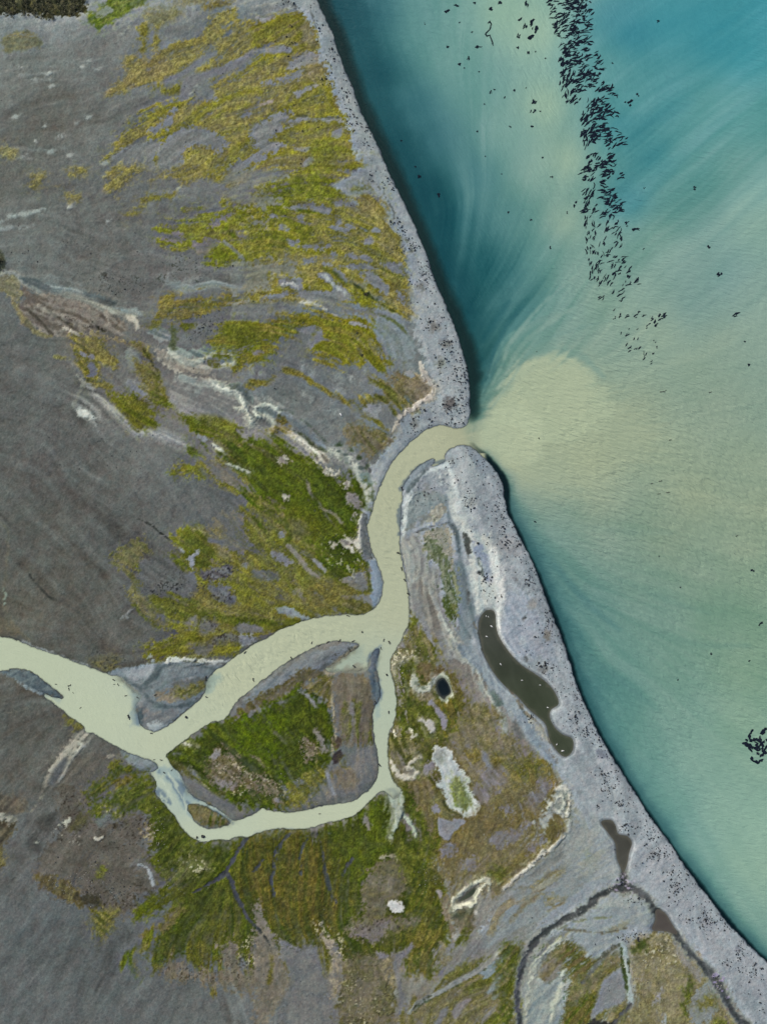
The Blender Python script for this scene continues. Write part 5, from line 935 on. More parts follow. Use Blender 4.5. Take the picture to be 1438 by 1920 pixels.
# pale ragged rims round the small ponds, wet margins at the water's edge
for r_, k_ in ((6, .38), (2, .30)):
    B_ = np.stack([blur(C[..., c_], r_) for c_ in range(3)], -1); C = C+k_*np.clip(C-B_, -28, 28)
lum_ = C.mean(-1, keepdims=True)
bl_ = C[..., 2]-.5*(C[..., 0]+C[..., 1]); C[..., 2] -= np.clip(bl_, 0, 30)*.35*(1-sst(115, 150, lum_[..., 0])); C[..., 0] += np.clip(C[..., 1]-C[..., 0]-2, 0, 4)*.4*(bl_ > 0)
vg_ = np.clip((np.minimum(C[..., 0], C[..., 1])-C[..., 2]-18)/30.0, 0, 1)[..., None]; C = C+vg_*(.15*(lum_-C))*sst(80, 112, lum_)-vg_*3*(1-sst(70, 100, lum_))
MOT = fbm(GU, GV, 4.6, 171, 3); MO2 = fbm(GU, GV, 9, 181, 3)
ml_ = (sst(2, 22, C[..., 0]-C[..., 2])*(1-sst(135, 150, lum_[..., 0])))[..., None]
C = C*(1+ml_*(.055*MOT+.035*MO2)[..., None])+ml_*(MO2*2.2)[..., None]*A(.8, .5, -1.2)
# flow lines and peppering on the bare gravel, fine dark veins through the moss
ln_ = sst(1.1, 2.2, ST_L)*7-sst(1.1, 2.2, -ST_L)*6+sst(1.3, 2.4, ST_M)*4-sst(1.3, 2.4, -ST_M)*4
pep = sst(1.25, 1.7, SPK+.3*FB_S)*sst(.0, 1.2, FB_M+.6*FB_L)*20; pal_ = sst(1.5, 2.0, SPK2+.2*FB_S)*sst(.2, 1.4, -FB_M+.5*FB_L)*16
C += ((ln_-pep+pal_)*(1-vg_[..., 0])*(1-.5*sst(125, 150, lum_[..., 0])))[..., None]
C = C*(1-(vg_[..., 0]*(.13*sst(1.0, 1.9, ST_M)+.09*sst(.9, 1.8, -ST_L)))[..., None])
C[..., 0] -= np.maximum(C[..., 0]-C[..., 1]-5, 0)*.55
g_ = np.clip(1-(np.minimum(C[..., 0], C[..., 1])-C[..., 2]-4)/14.0, 0, 1)[..., None]
C += g_*A(-1.0, 0.6, -4.5)-g_*sst(120, 160, lum_)*A(0, 0, 4)
CH1 = fbm(GU, GV, 8, 91, 2); CH2 = fbm(GU, GV, 15, 92, 2)
C += (FINE*4.2+ST_F*.8+FB_S*2.4+SPK*2.2)[..., None]+CH1[..., None]*A(.6, -.2, -.6)+CH2[..., None]*A(-.6, .5, .1)
veg = np.clip((np.minimum(C[..., 0], C[..., 1])-C[..., 2]-18)/30.0, 0, 1)[..., None]
C = C*(1+veg*(0.07*FINE+0.05*FB_S+0.03*ST_F+0.04*SPK+.06*FB_M+.05*ST_M)[..., None])
dark = np.clip((SPK-1.75)/0.4, 0, 1)[..., None]*0.35
C = C*(1-dark)
rim = sst(2.6, 0, np.abs(sd_pond+5+1.2*EDGE)); C += rim[..., None]*A(20, 20, 18)
rimd = sst(3.5, 0, np.abs(sd_pond+1.2+.6*EDGE))
C = C*(1-0.22*rimd[..., None])
def gb(u, v, r): return np.exp(-((GU-u)**2+(GV-v)**2)/(r*r))
norim = np.clip(1.3*gb(640,1248,26)+1.3*gb(672,1252,24)+1.2*gb(700,1240,12)+.9*gb(255,1290,26)+.9*gb(262,1322,22)+gb(742,1498,16)+.8*gb(236,1272,16)+.8*gb(268,1446,16)+.6*gb(396,1285,16)+.7*gb(350,1470,22)+.7*gb(425,1535,16), 0, 1)
wet = sst(-2.4, 0.2, sd_water+0.7*EDGE)*(1-norim)
C = C*(1-wet[..., None]*A(.34, .31, .27)*np.clip(.8+.35*EDGE, .2, 1.2)[..., None])
under = sst(-1, 3, sd_water)[..., None]                     # the bed: dark silt, pale over the flats
C = C*(1-under)+(A(40, 50, 62)*(1-norim[..., None])+A(132, 136, 124)*norim[..., None])*under
up = sst(-1, 2, sd_pond)
C = C*(1-up[..., None])+A(52, 50, 40)*up[..., None]

# ------------------------------------------------------------------ colour of the water (silt in it)
W_BASE = [(640,20,52,92,112),(700,30,58,104,122),(640,-100,56,100,118),(720,130,44,92,112),(800,20,96,138,140),(790,80,92,136,138),(860,20,116,156,146),(850,100,112,152,144),(930,20,146,176,150),(900,160,104,146,142),
 (1000,60,160,184,156),(1020,200,160,182,152),(960,250,124,160,148),(1060,300,158,178,148),(1060,420,152,172,144),(780,200,62,108,124),(820,260,64,108,124),(740,280,40,88,106),(800,360,34,84,104),(900,330,74,118,130),(860,420,40,92,112),(960,400,92,132,136),(1000,330,136,166,148),
 (850,520,28,80,102),(910,500,42,96,114),(960,520,64,112,124),(1010,480,96,138,138),(1060,500,128,156,142),(900,600,26,78,100),(950,580,44,94,112),(990,580,78,122,128),(1050,570,112,146,138),(910,690,28,76,98),(960,640,80,122,126),
 (1000,640,104,140,134),(1060,640,118,146,136),(940,700,118,146,134),(905,740,50,92,106),(895,770,84,112,112),(930,750,146,160,134),
 (1150,30,82,138,154),(1130,120,100,150,152),(1180,60,56,128,150),(1250,40,68,140,156),(1330,60,60,136,154),(1400,100,66,142,158),(1438,20,70,144,160),(1160,240,70,132,146),(1200,180,96,150,154),(1250,180,88,146,154),(1320,220,96,150,150),(1400,220,100,154,152),
 (1180,380,54,120,144),(1230,300,68,132,146),(1300,310,100,148,146),(1260,360,104,146,142),(1380,320,120,158,148),(1438,330,112,156,150),(1160,450,122,154,142),(1230,440,134,162,144),(1320,420,118,152,144),(1420,440,132,162,146),
 (1130,560,138,160,138),(1200,540,130,156,142),(1300,500,128,154,144),(1360,520,116,148,144),(1300,570,120,148,142),(1400,560,134,158,144),(1230,620,142,160,138),(1140,650,132,154,138),(1350,640,140,158,138),(1430,640,140,160,142),(1300,700,138,156,134),
 (1010,700,162,170,138),(1060,700,160,170,138),(1100,720,152,164,138),(1000,760,166,172,138),(1060,780,164,170,136),(1200,760,152,162,134),(1340,760,144,158,136),(1430,780,140,158,138),(1000,830,172,176,142),(1100,860,164,170,136),(1250,860,150,162,134),(1400,860,146,160,134),
 (980,900,166,172,142),(1020,940,154,166,140),(1120,950,152,162,134),(1300,930,150,160,130),(1430,950,148,160,132),(965,950,110,134,128),(980,980,98,128,130),(1030,1000,120,146,136),(1130,1010,134,152,134),(1250,1010,138,152,128),(1400,1020,142,156,130),
 (1010,1050,76,116,124),(1080,1070,108,138,132),(1200,1090,120,144,130),(1320,1080,128,148,128),(1420,1080,128,150,126),(1050,1130,80,118,124),(1120,1140,100,132,130),(1220,1160,112,140,130),(1340,1160,120,146,128),(1430,1180,122,148,126),
 (1080,1200,88,126,128),(1150,1220,104,138,132),(1250,1250,120,148,134),(1400,1260,126,152,128),(1110,1290,78,118,124),(1170,1300,96,134,132),(1260,1340,122,152,138),(1400,1360,132,160,136),(1150,1380,86,128,130),(1200,1400,112,146,138),(1300,1430,132,162,144),(1430,1430,136,164,142),
 (1200,1460,100,138,136),(1260,1490,120,156,144),(1350,1520,138,168,148),(1430,1540,142,172,150),(1250,1550,96,136,136),(1300,1590,122,158,146),(1380,1620,138,168,146),(1430,1640,142,170,146),(1330,1660,108,146,140),(1380,1700,128,160,144),(1430,1750,132,162,146),(1420,1785,100,136,132),(1500,1700,140,168,146),
 (1500,1000,140,156,132),(1520,400,126,160,148),(1520,100,76,146,158),(960,-80,150,180,154),(1080,-60,160,186,158),(1250,-80,68,138,156)]
Wc = idw_grid([q[:2] for q in W_BASE], [q[2:] for q in W_BASE], 3.2, 42)
RIVER = [(870,815,172,178,142),(800,840,180,186,150),(740,930,180,186,150),(720,1050,180,187,152),(735,1150,182,189,154),(650,1180,184,192,156),(560,1200,186,194,158),(450,1270,188,196,160),(380,1370,188,198,164),(300,1400,190,200,166),(200,1330,190,202,168),(60,1235,188,200,166),
 (-100,1230,188,200,166),(230,1300,188,200,170),(320,1480,184,198,172),(360,1555,190,202,170),(420,1565,192,204,172),(540,1540,192,202,168),(660,1515,192,202,168),(718,1440,184,196,166),(718,1330,180,194,166),(722,1250,180,192,164),(680,1225,178,190,160),(345,1500,170,188,172)]
Wr = idw_grid([q[:2] for q in RIVER], [q[2:] for q in RIVER], 3.0, 30)
kr = sst(-25, 25, (886-GU)+0.35*(GV-815)); kr = np.where(GV > 1000, 1.0, kr)*sst(770, 792, GV)
kr = np.where((GU > 900) & (GV > 850), 0.0, kr)
south_lake = sst(0, 1, (GU-(905+0.0*GV))/10)
kr = np.where(GV > 850, 1-south_lake, kr)
# streaks in the lake follow the flow out of the mouth
fx = GU-885; fy = GV-850
ang_r = np.arctan2(fy, fx)
WD = [(700,100,-105),(800,300,-110),(860,500,-85),(930,560,-62),(980,640,-48),(1040,600,-52),(1000,450,-70),(1080,300,-80),(1000,150,-85),(1200,100,-30),(1200,300,-35),(1300,200,-30),(1400,100,-35),(1400,350,-35),(1250,450,-40),(1150,550,-50),(1350,550,-40),
      (1000,740,-25),(1150,740,-10),(1300,760,-15),(950,810,0),(1100,860,12),(1300,880,15),(1000,960,35),(1150,980,15),(1300,1000,12),(1050,1080,55),(1150,1120,25),(1250,1120,18),(1350,1120,10),(1100,1220,62),(1200,1240,35),(1350,1260,20),(1150,1350,58),(1250,1380,45),(1400,1400,40),(1250,1530,55),(1350,1600,55),(1430,1700,50)]
a_ = np.radians([q[2] for q in WD]); f_ = idw_grid([q[:2] for q in WD], np.stack([np.cos(2*a_), np.sin(2*a_)], 1), 3.0, 30)
WANG = 0.5*np.arctan2(f_[..., 1], f_[..., 0])+0.10*fbm(GU, GV, 80, 71, 2)
n1 = lic(blur(rs.rand(NV, NU).astype(np.float32)-0.5, 4), WANG, 70, 1.6); n2 = lic(blur(rs.rand(NV, NU).astype(np.float32)-0.5, 1), WANG, 40, 1.2)
n3 = lic(blur(rs.rand(NV, NU).astype(np.float32)-0.5, 9), WANG, 80, 2.0)
def blob(u, v, r): return np.exp(-((GU-u)**2+(GV-v)**2)/(r*r))
amp = 3.6+13*blob(985,590,100)+5*blob(1150,640,110)+4*blob(1080,1120,120)+4*blob(1350,330,150)+6*blob(1230,280,130)+3*blob(1180,1200,160)+4*blob(880,500,120)+3*blob(1350,150,150)
amp = amp*(1-0.8*blob(1100,800,110))
Wc += ((0.5*n1+0.6*n3+0.25*n2)*amp)[..., None]*A(1.0, .75, .5)
Wc += (fbm(GU, GV, 60, 81, 4)*2.0)[..., None]*A(1, .8, .7)
# the bright head of the plume, with its curling front
def wp(pts, col, feather, rough=3, op=1.0, streak=0.0):
    p = catmull(pts, True, 4); w = win(pts, 30+2*feather); sd = sdf_poly(p, w)+rough*EDGE[w]*.7+streak*n2[w]
    m = (sst(-feather, feather, sd)*op)[..., None]; Wc[w] = Wc[w]*(1-m)+A(*col)*m
def ws(pts, wid, col, feather, op=1.0, rough=2):
    q = catmull([(x, y, ww) for (x, y), ww in zip(pts, wid)], False, 4); w = win(pts, 20+max(wid)/2+2*feather)
    m = (sst(-feather, feather, sdf_line(q[:, :2], q[:, 2], w)+rough*EDGE[w]*.6)*op)[..., None]; Wc[w] = Wc[w]*(1-m)+A(*col)*m
wp([(884,790),(905,765),(925,745),(945,715),(965,690),(1000,675),(1040,672),(1075,682),(1100,702),(1125,720),(1180,760),(1240,820),(1150,900),(1050,925),(980,915),(940,880),(905,850),(880,836)], (165,171,138), 34, 6, .5, 6)
wp([(960,700),(985,680),(1030,674),(1070,682),(1095,702),(1110,730),(1090,780),(1000,780),(965,750)], (165,171,140), 9, 5, .6, 4)
wp([(884,797),(905,780),(920,750),(950,738),(985,745),(1005,770),(1010,810),(1000,850),(960,880),(910,855),(880,838)], (170,175,142), 9, 5, .7, 4)
for q, wd, cc, o in (([(900,770),(915,752),(930,742),(925,760),(912,775)],[3,4,4,4,3],(120,136,122),.6),([(905,755),(925,725),(945,700),(975,680)],[4,7,6,3],(120,146,134),.6),([(940,735),(960,715),(990,700)],[3,4,2],(146,160,136),.5),
 ([(960,795),(985,800),(998,815),(1000,835)],[2,3,3,2],(188,192,158),.6),([(955,800),(975,806),(986,822)],[2,2,2],(158,162,132),.6),([(905,690),(940,640),(990,590),(1050,540)],[5,8,10,8],(84,126,132),.4),([(900,720),(930,670),(980,620),(1040,590),(1080,580)],[3,6,8,8,4],(126,152,140),.45),
 ([(905,640),(930,600),(955,565)],[6,12,6],(40,92,112),.4),([(1130,410),(1170,390),(1220,350),(1280,290),(1350,230),(1438,160)],[10,30,30,24,20,14],(70,130,146),.15),([(1110,260),(1170,230),(1240,220),(1300,190)],[6,22,22,10],(74,134,148),.25),([(1140,90),(1200,120),(1260,100),(1350,60)],[8,20,20,12],(78,140,150),.2),
 ([(1080,1220),(1130,1250),(1180,1290),(1230,1330)],[6,10,10,4],(92,126,128),.4),([(1120,1070),(1190,1100),(1260,1130),(1330,1150)],[8,10,10,6],(108,136,128),.4),([(1040,1060),(1100,1130),(1160,1180)],[10,14,8],(78,114,124),.35),([(1160,1160),(1240,1190),(1320,1210),(1400,1210)],[6,10,12,8],(106,136,128),.35),
 ([(1000,970),(1060,985),(1160,995),(1260,1000)],[8,10,10,6],(124,146,132),.35)):
    ws(q, wd, cc, 6, o)
arc = [(915,775),(928,745),(948,712),(972,688),(1004,672),(1040,665),(1075,674),(1102,694),(1122,716)]
ws([(x+(8 if x > 1040 else -5), y-9) for x, y in arc], [4,7,10,12,13,14,14,12,6], (112,144,136), 6, .42, 3)
wp(arc+[(1150,760),(1120,800),(1040,830),(950,800)], (176,186,152), 6, 5, .45, 4)
wp([(900,800),(930,770),(975,760),(1010,785),(1020,830),(1000,870),(940,860),(900,835)], (180,188,154), 8, 5, .5, 4)
for off, o, cc in ((6,.35,(184,190,156)),(15,.22,(150,162,138)),(22,.25,(182,188,154))): ws([(x+off*.45, y+off) for x, y in arc[1:-1]], [2,3,3,3,3,3,2], cc, 2, o)
for (x0, y0, x1, y1, x2, y2, wd, cc, o) in ((908,748,960,640,1075,520,5,(150,172,152),.4),(905,735,945,640,1030,540,4,(90,132,136),.4),(912,765,975,650,1110,560,6,(146,168,148),.35),(902,720,930,650,985,570,5,(58,104,120),.45),(918,770,1000,650,1150,600,4,(116,148,140),.35),(900,745,925,680,965,620,3,(140,166,150),.4)):
    ws([(x0,y0), ((x0+x1)/2+3,(y0+y1)/2-2), (x1,y1), ((x1+x2)/2-4,(y1+y2)/2-6), (x2,y2)], [2,wd,wd*1.5,wd*1.3,2], cc, 3, o, 2)
# thin water: the dark margin of the lake, the shallows over the bars
edge_w = 26+8*FB_L*.5
def along(pts, wid):
    q = catmull([(x, y, ww) for (x, y), ww in zip(pts, wid)], False, 3); return sdf_line(q[:, :2], q[:, 2], FULL)
LAKE_W = [(575,-120),(595,0),(623,63),(645,127),(672,200),(714,287),(755,377),(789,454),(817,530),(850,610),(874,687),(879,724),(884,775)]
LAKE_E = [(885,836),(914,862),(944,905),(951,960),(975,1010),(1011,1090),(1055,1204),(1098,1327),(1157,1436),(1225,1543),(1305,1654),(1395,1764),(1460,1826),(1600,1960)]
aw = along([(x, y) for x, y in LAKE_W], [34,38,42,40,38,40,42,37,40,43,46,38,20])
aw2 = along(LAKE_W, [150,150,150,140,130,140,140,130,120,110,90,60,30]); m = sst(-30, 30, aw2+6*FB_M)[..., None]*.45; Wc = Wc*(1-m)+A(38, 82, 104)*m
m = sst(-12, 10, aw+1.5*FB_M+.8*n2)[..., None]*.9; Wc = Wc*(1-m)+A(42, 54, 64)*m
ae = along(LAKE_E, [9,11,15,9,8,9,9,7,8,9,10,9,8,8]); mg = [0,6,20,30,34,34,32,30,32,34,34,32,30,30]; ae3 = along(LAKE_E, mg); m = sst(-13, 11, ae3+1.5*FB_M)[..., None]*.5; Wc = Wc*(1-m)+A(40, 70, 90)*m; ae2 = along(LAKE_E, [0,4,16,54,66,60,56,50,50,50,50,46,44,40]); m = sst(-26, 22, ae2+4*FB_M)[..., None]*.42; Wc = Wc*(1-m)+A(66, 104, 118)*m
m = sst(-4.5, 2.5, ae+.4*FB_S+.8*FB_M)[..., None]*.93; Wc = Wc*(1-m)+A(24, 34, 50)*m
mn_ = Wc.mean(-1, keepdims=True); Wc = mn_+(Wc-mn_)*.97+A(0, 5, 2)+A(3, 3, 5)*sst(100, 150, mn_)-A(20, 20, 24)*(1-sst(74, 116, mn_))-A(5, 0, 5)*(1-sst(120, 145, mn_))
Wr = Wr+A(-1, -2, 2)
Wc = Wc*(1-kr[..., None])+Wr*kr[..., None]
Wc += (kr*(0.5*n2*0+0))[..., None]
# river: shallows and turbid margins
def shallow(pts, col, feather=6, op=.7, rough=3, line=None):
    global Wc
    if line: q = catmull([(x, y, ww) for (x, y), ww in zip(pts, line)], False, 4); w = win(pts, 20+max(line)/2+feather*2); sd = sdf_line(q[:, :2], q[:, 2], w)
    else: p = catmull(pts, True, 4); w = win(pts, 20+feather*2); sd = sdf_poly(p, w)
    m = (sst(-feather, feather, sd+rough*EDGE[w]+rough*.6*FB_S[w])*op)[..., None]; Wc[w] = Wc[w]*(1-m)+A(*col)*m
t = F(0, 960, 2.996)
shallow(t(690,940, 780,985, 830,1040, 810,1080, 780,1120, 780,1200, 740,1180, 745,1080, 730,1000), (124,146,152), 6, .6)
shallow(t(770,1090, 800,1100, 800,1200, 770,1180), (96,118,136), 5, .6)
shallow(t(1160,930, 1240,920, 1200,990, 1150,1020), (150,172,160), 5, .7)
shallow(t(240,1015, 350,1045, 330,1060, 260,1040), (150,168,160), 4, .5)
t = F(440, 1180, 4.494)
shallow(t(1040,140, 1100,180, 1060,300, 960,340, 860,390, 780,370, 900,290, 1000,210), (160,176,158), 4, .7)
shallow(t(860,390, 960,330, 1060,310, 1110,380, 1080,410, 960,420, 870,420), (136,134,116), 5, .75)
shallow(t(1130,280, 1160,200, 1220,150, 1200,220, 1190,300, 1240,500, 1220,600, 1180,640, 1170,500, 1180,380, 1140,330), (92,112,130), 5, .8)
shallow(t(1170,640, 1210,620, 1230,700, 1190,760), (152,174,166), 5, .6)
t = F(0, 1440, 2.996)
shallow(t(880,0, 980,0, 1040,80, 1080,150, 1170,200, 1240,240, 1310,300, 1240,290, 1100,190, 1060,230, 1040,260, 990,170, 960,100, 900,40), (146,168,166), 5, .75)
for q, wd in (((900,20, 950,60, 990,110, 1020,170, 1050,230),[3,5,7,6,3]),((890,110, 930,160, 960,200),[4,8,3]),((1030,60, 1060,120, 1120,180),[6,8,5]),((1200,220, 1260,270, 1310,310),[3,5,3]),((960,60, 1010,90, 1040,140),[3,5,4])):
    shallow(t(*q), (92,112,128), 3, .7, 2, wd)
shallow(t(990,170, 1020,230, 1060,290, 1110,340), (188,200,176), 3, .7, 2, [4,5,5,4])
for q, wd, cc, o in (((930,10, 975,70, 1010,130, 1040,190, 1050,240),[3,4,5,5,3],(196,208,184),.8),((1000,20, 1040,80, 1090,140, 1160,195, 1230,235, 1300,290),[3,4,4,4,4,3],(190,204,186),.8),((1010,110, 1030,160, 1060,200),[2,3,2],(104,124,138),.8),((905,60, 935,105, 960,160, 985,215),[2,3,3,2],(196,208,184),.7),
 ((1020,40, 1060,95, 1110,150, 1170,190),[3,5,5,3],(108,126,138),.7),((1060,255, 1100,300, 1150,330),[2,3,2],(150,170,166),.7),((870,120, 900,160, 940,195),[3,5,3],(96,114,130),.8)):
    shallow(t(*q), cc, 1.6, o, 1.5, wd)
t = F(480, 1440, 2.996)
shallow(t(740,120, 780,130, 790,200, 770,260), (140,152,140), 4, .7, 2, [6,8,7,4])
shallow(t(0,370, 120,345, 260,350, 380,320), (156,170,160), 3, .6, 2, [4,3,3,2])
t = F(480, 480, 2.996)
shallow(t(820,1310, 850,1250, 900,1200, 960,1160, 1010,1160, 1070,1150), (96,110,116), 3, .8, 2, [6,5,3,3,5,6])
t = F(480, 960, 2.996)
shallow(t(815,-40, 808,60, 805,130), (88,104,116), 3, .7, 3, [6,8,6])
W_ALPHA = np.ones_like(GU)
edge = sst(-0.2, 2.4, sd_water+0.4*EDGE)
lakeside = ((GU > 905) & (GV > 836)) | (GV < 790)
edge = edge*(1-norim)+norim*sst(-2, 12, sd_water+3*EDGE)
W_ALPHA = np.where(lakeside, sst(-0.5, 2.2, sd_water), edge).astype(np.float32)
Wp = np.zeros_like(C); Wp[...] = A(74, 76, 62)
# pond waters
for poly, cc in ((POND_LONG, (68,72,62)), (POND_MID, (72,72,64)), (POND_LOW, (82,77,71)), (POND_DARK, (18,28,32)), (POND_SMALL, (50,62,48))):
    w_ = win(poly, 40); Wp[w_] = A(*cc)
w_ = win(POND_LONG, 20); k_ = sst(1180, 1330, GV[w_])[..., None]; Wp[w_] = Wp[w_]*(1-k_)+A(66, 73, 56)*k_
Wp += (FB_M*2.2+ST_M*1.2+FB_L*4)[..., None]
pe_ = (1-sst(0, 6, sd_pond+1.5*EDGE))[..., None]*.5; Wp = Wp*(1-pe_)+A(104, 102, 88)*pe_
Wc += (FB_S*.7+FINE*.9)[..., None]

# ------------------------------------------------------------------ relief of the ground
land = -sd_water
HX = H.copy()
H = np.where(land > 0, 0.10+0.55*sst(0, 9, land)+0.9*sst(4, 60, land)+0.6*sst(40, 300, land), -0.15-0.9*sst(0, 14, -land)-1.2*sst(8, 60, -land)).astype(np.float32)
on = sst(4, 20, land)
H += on*(0.16*FB_M+0.015*ST_M+0.01*ST_F+0.5*FB_L+0.05*SPK+.03*FINE+veg[..., 0]*(0.03*FB_S+0.03*FINE+0.2))
H += HX*on
pd = sst(-12, 1, sd_pond)
POND_Z = 0.55
H = H*(1-pd)+(POND_Z+0.16)*pd; H -= 0.8*sst(-1.5, 5, sd_pond)
lumn = C.mean(-1); H += on*(1-pd)*np.clip((blur(lumn, 2)-lumn)*-0.006, -.12, .12)
def lin(c):
    c = np.clip(c, 2, 250)/255.0
    return np.where(c <= .04045, c/12.92, ((c+.055)/1.055)**2.4).astype(np.float32)
#NP-END
# ------------------------------------------------------------------ materials
def new_mat(name):
    m = bpy.data.materials.new(name); m.use_nodes = True; nt = m.node_tree
    return m, nt, nt.nodes['Principled BSDF']
def N(nt, typ, **kw):
    n = nt.nodes.new(typ)
    for k, v in kw.items():
        if k.startswith('i_'): n.inputs[k[2:].replace('_', ' ')].default_value = v
        else: setattr(n, k, v)
    return n
def mapped(nt, scale, rot=0.0):
    tc = N(nt, 'ShaderNodeTexCoord'); mp = N(nt, 'ShaderNodeMapping')
    mp.inputs['Scale'].default_value = scale; mp.inputs['Rotation'].default_value = (0, 0, rot)
    nt.links.new(tc.outputs['Object'], mp.inputs['Vector']); return mp.outputs['Vector']
def math_(nt, op, a, b):
    n = N(nt, 'ShaderNodeMath', operation=op)
    for i, x in enumerate((a, b)):
        if isinstance(x, (int, float)): n.inputs[i].default_value = x
        else: nt.links.new(x, n.inputs[i])
    return n.outputs[0]
def remap(nt, x, a, b, c, d):
    n = N(nt, 'ShaderNodeMapRange'); nt.links.new(x, n.inputs[0])
    for i, v in enumerate((a, b, c, d)): n.inputs[i+1].default_value = v
    return n.outputs[0]
def scale_col(nt, col, f):
    n = N(nt, 'ShaderNodeVectorMath', operation='SCALE'); nt.links.new(col, n.inputs[0]); nt.links.new(f, n.inputs['Scale']); return n.outputs[0]
# bare ground, moss and silt: colour laid down by the drainage fields, broken by grain
M_GROUND, nt, b = new_mat('ground')
at = N(nt, 'ShaderNodeAttribute', attribute_name='Col')
v1 = mapped(nt, (1, 1, 1)); n1_ = N(nt, 'ShaderNodeTexNoise', i_Scale=1.15, i_Detail=4.0, i_Roughness=0.75); nt.links.new(v1, n1_.inputs['Vector'])
n2_ = N(nt, 'ShaderNodeTexNoise', i_Scale=0.55, i_Detail=3.0, i_Roughness=0.65); nt.links.new(v1, n2_.inputs['Vector'])
f1 = remap(nt, n1_.outputs[0], .25, .75, .77, 1.23); f2 = remap(nt, n2_.outputs[0], .3, .7, .91, 1.09)
cg = scale_col(nt, at.outputs['Color'], math_(nt, 'MULTIPLY', f1, f2))
# grains of green-grey and brown-grey rock
hue = N(nt, 'ShaderNodeTexNoise', i_Scale=0.33, i_Detail=3.0, i_Roughness=0.6); nt.links.new(v1, hue.inputs['Vector'])
tint = N(nt, 'ShaderNodeMix', data_type='RGBA'); tint.inputs[6].default_value = (1.025, .99, .97, 1); tint.inputs[7].default_value = (.98, 1.015, 1.005, 1)
nt.links.new(remap(nt, hue.outputs[0], .38, .62, 0, 1), tint.inputs[0])
mul = N(nt, 'ShaderNodeMix', data_type='RGBA', blend_type='MULTIPLY'); mul.inputs[0].default_value = 1.0
nt.links.new(cg, mul.inputs[6]); nt.links.new(tint.outputs[2], mul.inputs[7]); nt.links.new(mul.outputs[2], b.inputs['Base Color'])
b.inputs['Roughness'].default_value = .92; b.inputs['Specular IOR Level'].default_value = .2
bp = N(nt, 'ShaderNodeBump', i_Strength=0.3, i_Distance=0.2); nt.links.new(n1_.outputs[0], bp.inputs['Height']); nt.links.new(bp.outputs[0], b.inputs['Normal'])
# silt-laden water
def water_mat(name, rough, wave):
    m, nt, b = new_mat(name)
    at = N(nt, 'ShaderNodeAttribute', attribute_name='Col'); b.inputs['IOR'].default_value = 1.33; b.inputs['Roughness'].default_value = rough
    v = mapped(nt, (1, 1, 1)); g = N(nt, 'ShaderNodeTexNoise', i_Scale=1.5, i_Detail=2.0, i_Roughness=.6); nt.links.new(v, g.inputs['Vector'])
    nt.links.new(scale_col(nt, at.outputs['Color'], remap(nt, g.outputs[0], .3, .7, .955, 1.045)), b.inputs['Base Color'])
    if wave:
        # wind ripples: crests run down to the right, curving a little
        wv = N(nt, 'ShaderNodeAttribute', attribute_name='ripple_uv')
        a = N(nt, 'ShaderNodeTexNoise', i_Scale=1.0, i_Detail=2.0, i_Roughness=.5, i_Distortion=.35); nt.links.new(wv.outputs['Vector'], a.inputs['Vector'])
        ch = N(nt, 'ShaderNodeAttribute', attribute_name='chop')
        fine = N(nt, 'ShaderNodeTexNoise', i_Scale=1.1, i_Detail=2.0, i_Roughness=.6); nt.links.new(v, fine.inputs['Vector'])
        h = math_(nt, 'ADD', math_(nt, 'MULTIPLY', math_(nt, 'SUBTRACT', a.outputs[0], .5), ch.outputs['Fac']), math_(nt, 'MULTIPLY', fine.outputs[0], 0.10))
        bp = N(nt, 'ShaderNodeBump', i_Strength=1.0, i_Distance=wave); nt.links.new(h, bp.inputs['Height']); nt.links.new(bp.outputs[0], b.inputs['Normal'])
    aa = N(nt, 'ShaderNodeAttribute', attribute_name='murk'); nt.links.new(aa.outputs['Fac'], b.inputs['Alpha'])
    return m
M_LAKE = water_mat('lake_water', .26, 1.25); M_RIVER = water_mat('river_water', .3, .85); M_POND = water_mat('pond_water', .12, 0)
def plain(name, c1, c2, scale, rough=.85, bump=.4):
    m, nt, b = new_mat(name); v = mapped(nt, (1, 1, 1)); n = N(nt, 'ShaderNodeTexNoise', i_Scale=scale, i_Detail=4.0); nt.links.new(v, n.inputs['Vector'])
    r = N(nt, 'ShaderNodeValToRGB'); r.color_ramp.elements[0].position = .35; r.color_ramp.elements[1].position = .68
    r.color_ramp.elements[0].color = (*c1, 1); r.color_ramp.elements[1].color = (*c2, 1); nt.links.new(n.outputs[0], r.inputs[0]); nt.links.new(r.outputs[0], b.inputs['Base Color'])
    b.inputs['Roughness'].default_value = rough; bp = N(nt, 'ShaderNodeBump', i_Strength=bump, i_Distance=.05); nt.links.new(n.outputs[0], bp.inputs['Height']); nt.links.new(bp.outputs[0], b.inputs['Normal'])
    return m
M_STONE = plain('dark_rock', (.010, .012, .015), (.032, .036, .042), 3.0)
M_WEED = plain('wet_dark_weed', (.005, .008, .016), (.014, .022, .036), 1.2, .9); M_WEED.node_tree.nodes['Principled BSDF'].inputs['Specular IOR Level'].default_value = .05
M_WOOD = plain('wet_driftwood', (.012, .014, .015), (.045, .046, .04), 2.5, .7)
M_BIRD = plain('white_feathers', (.62, .63, .62), (.8, .8, .78), 3.0, .7, .1)
M_BEAK = plain('dark_beak', (.02, .02, .02), (.06, .05, .03), 9.0, .5, .1)
M_LEAF = plain('shrub_leaves', (.030, .036, .015), (.13, .125, .065), .5, .8)
M_TWIG = plain('shrub_wood', (.03, .025, .02), (.08, .07, .05), 4.0, .9)
M_PALE = plain('pale_stone', (.24, .24, .20), (.42, .41, .35), 3.0)

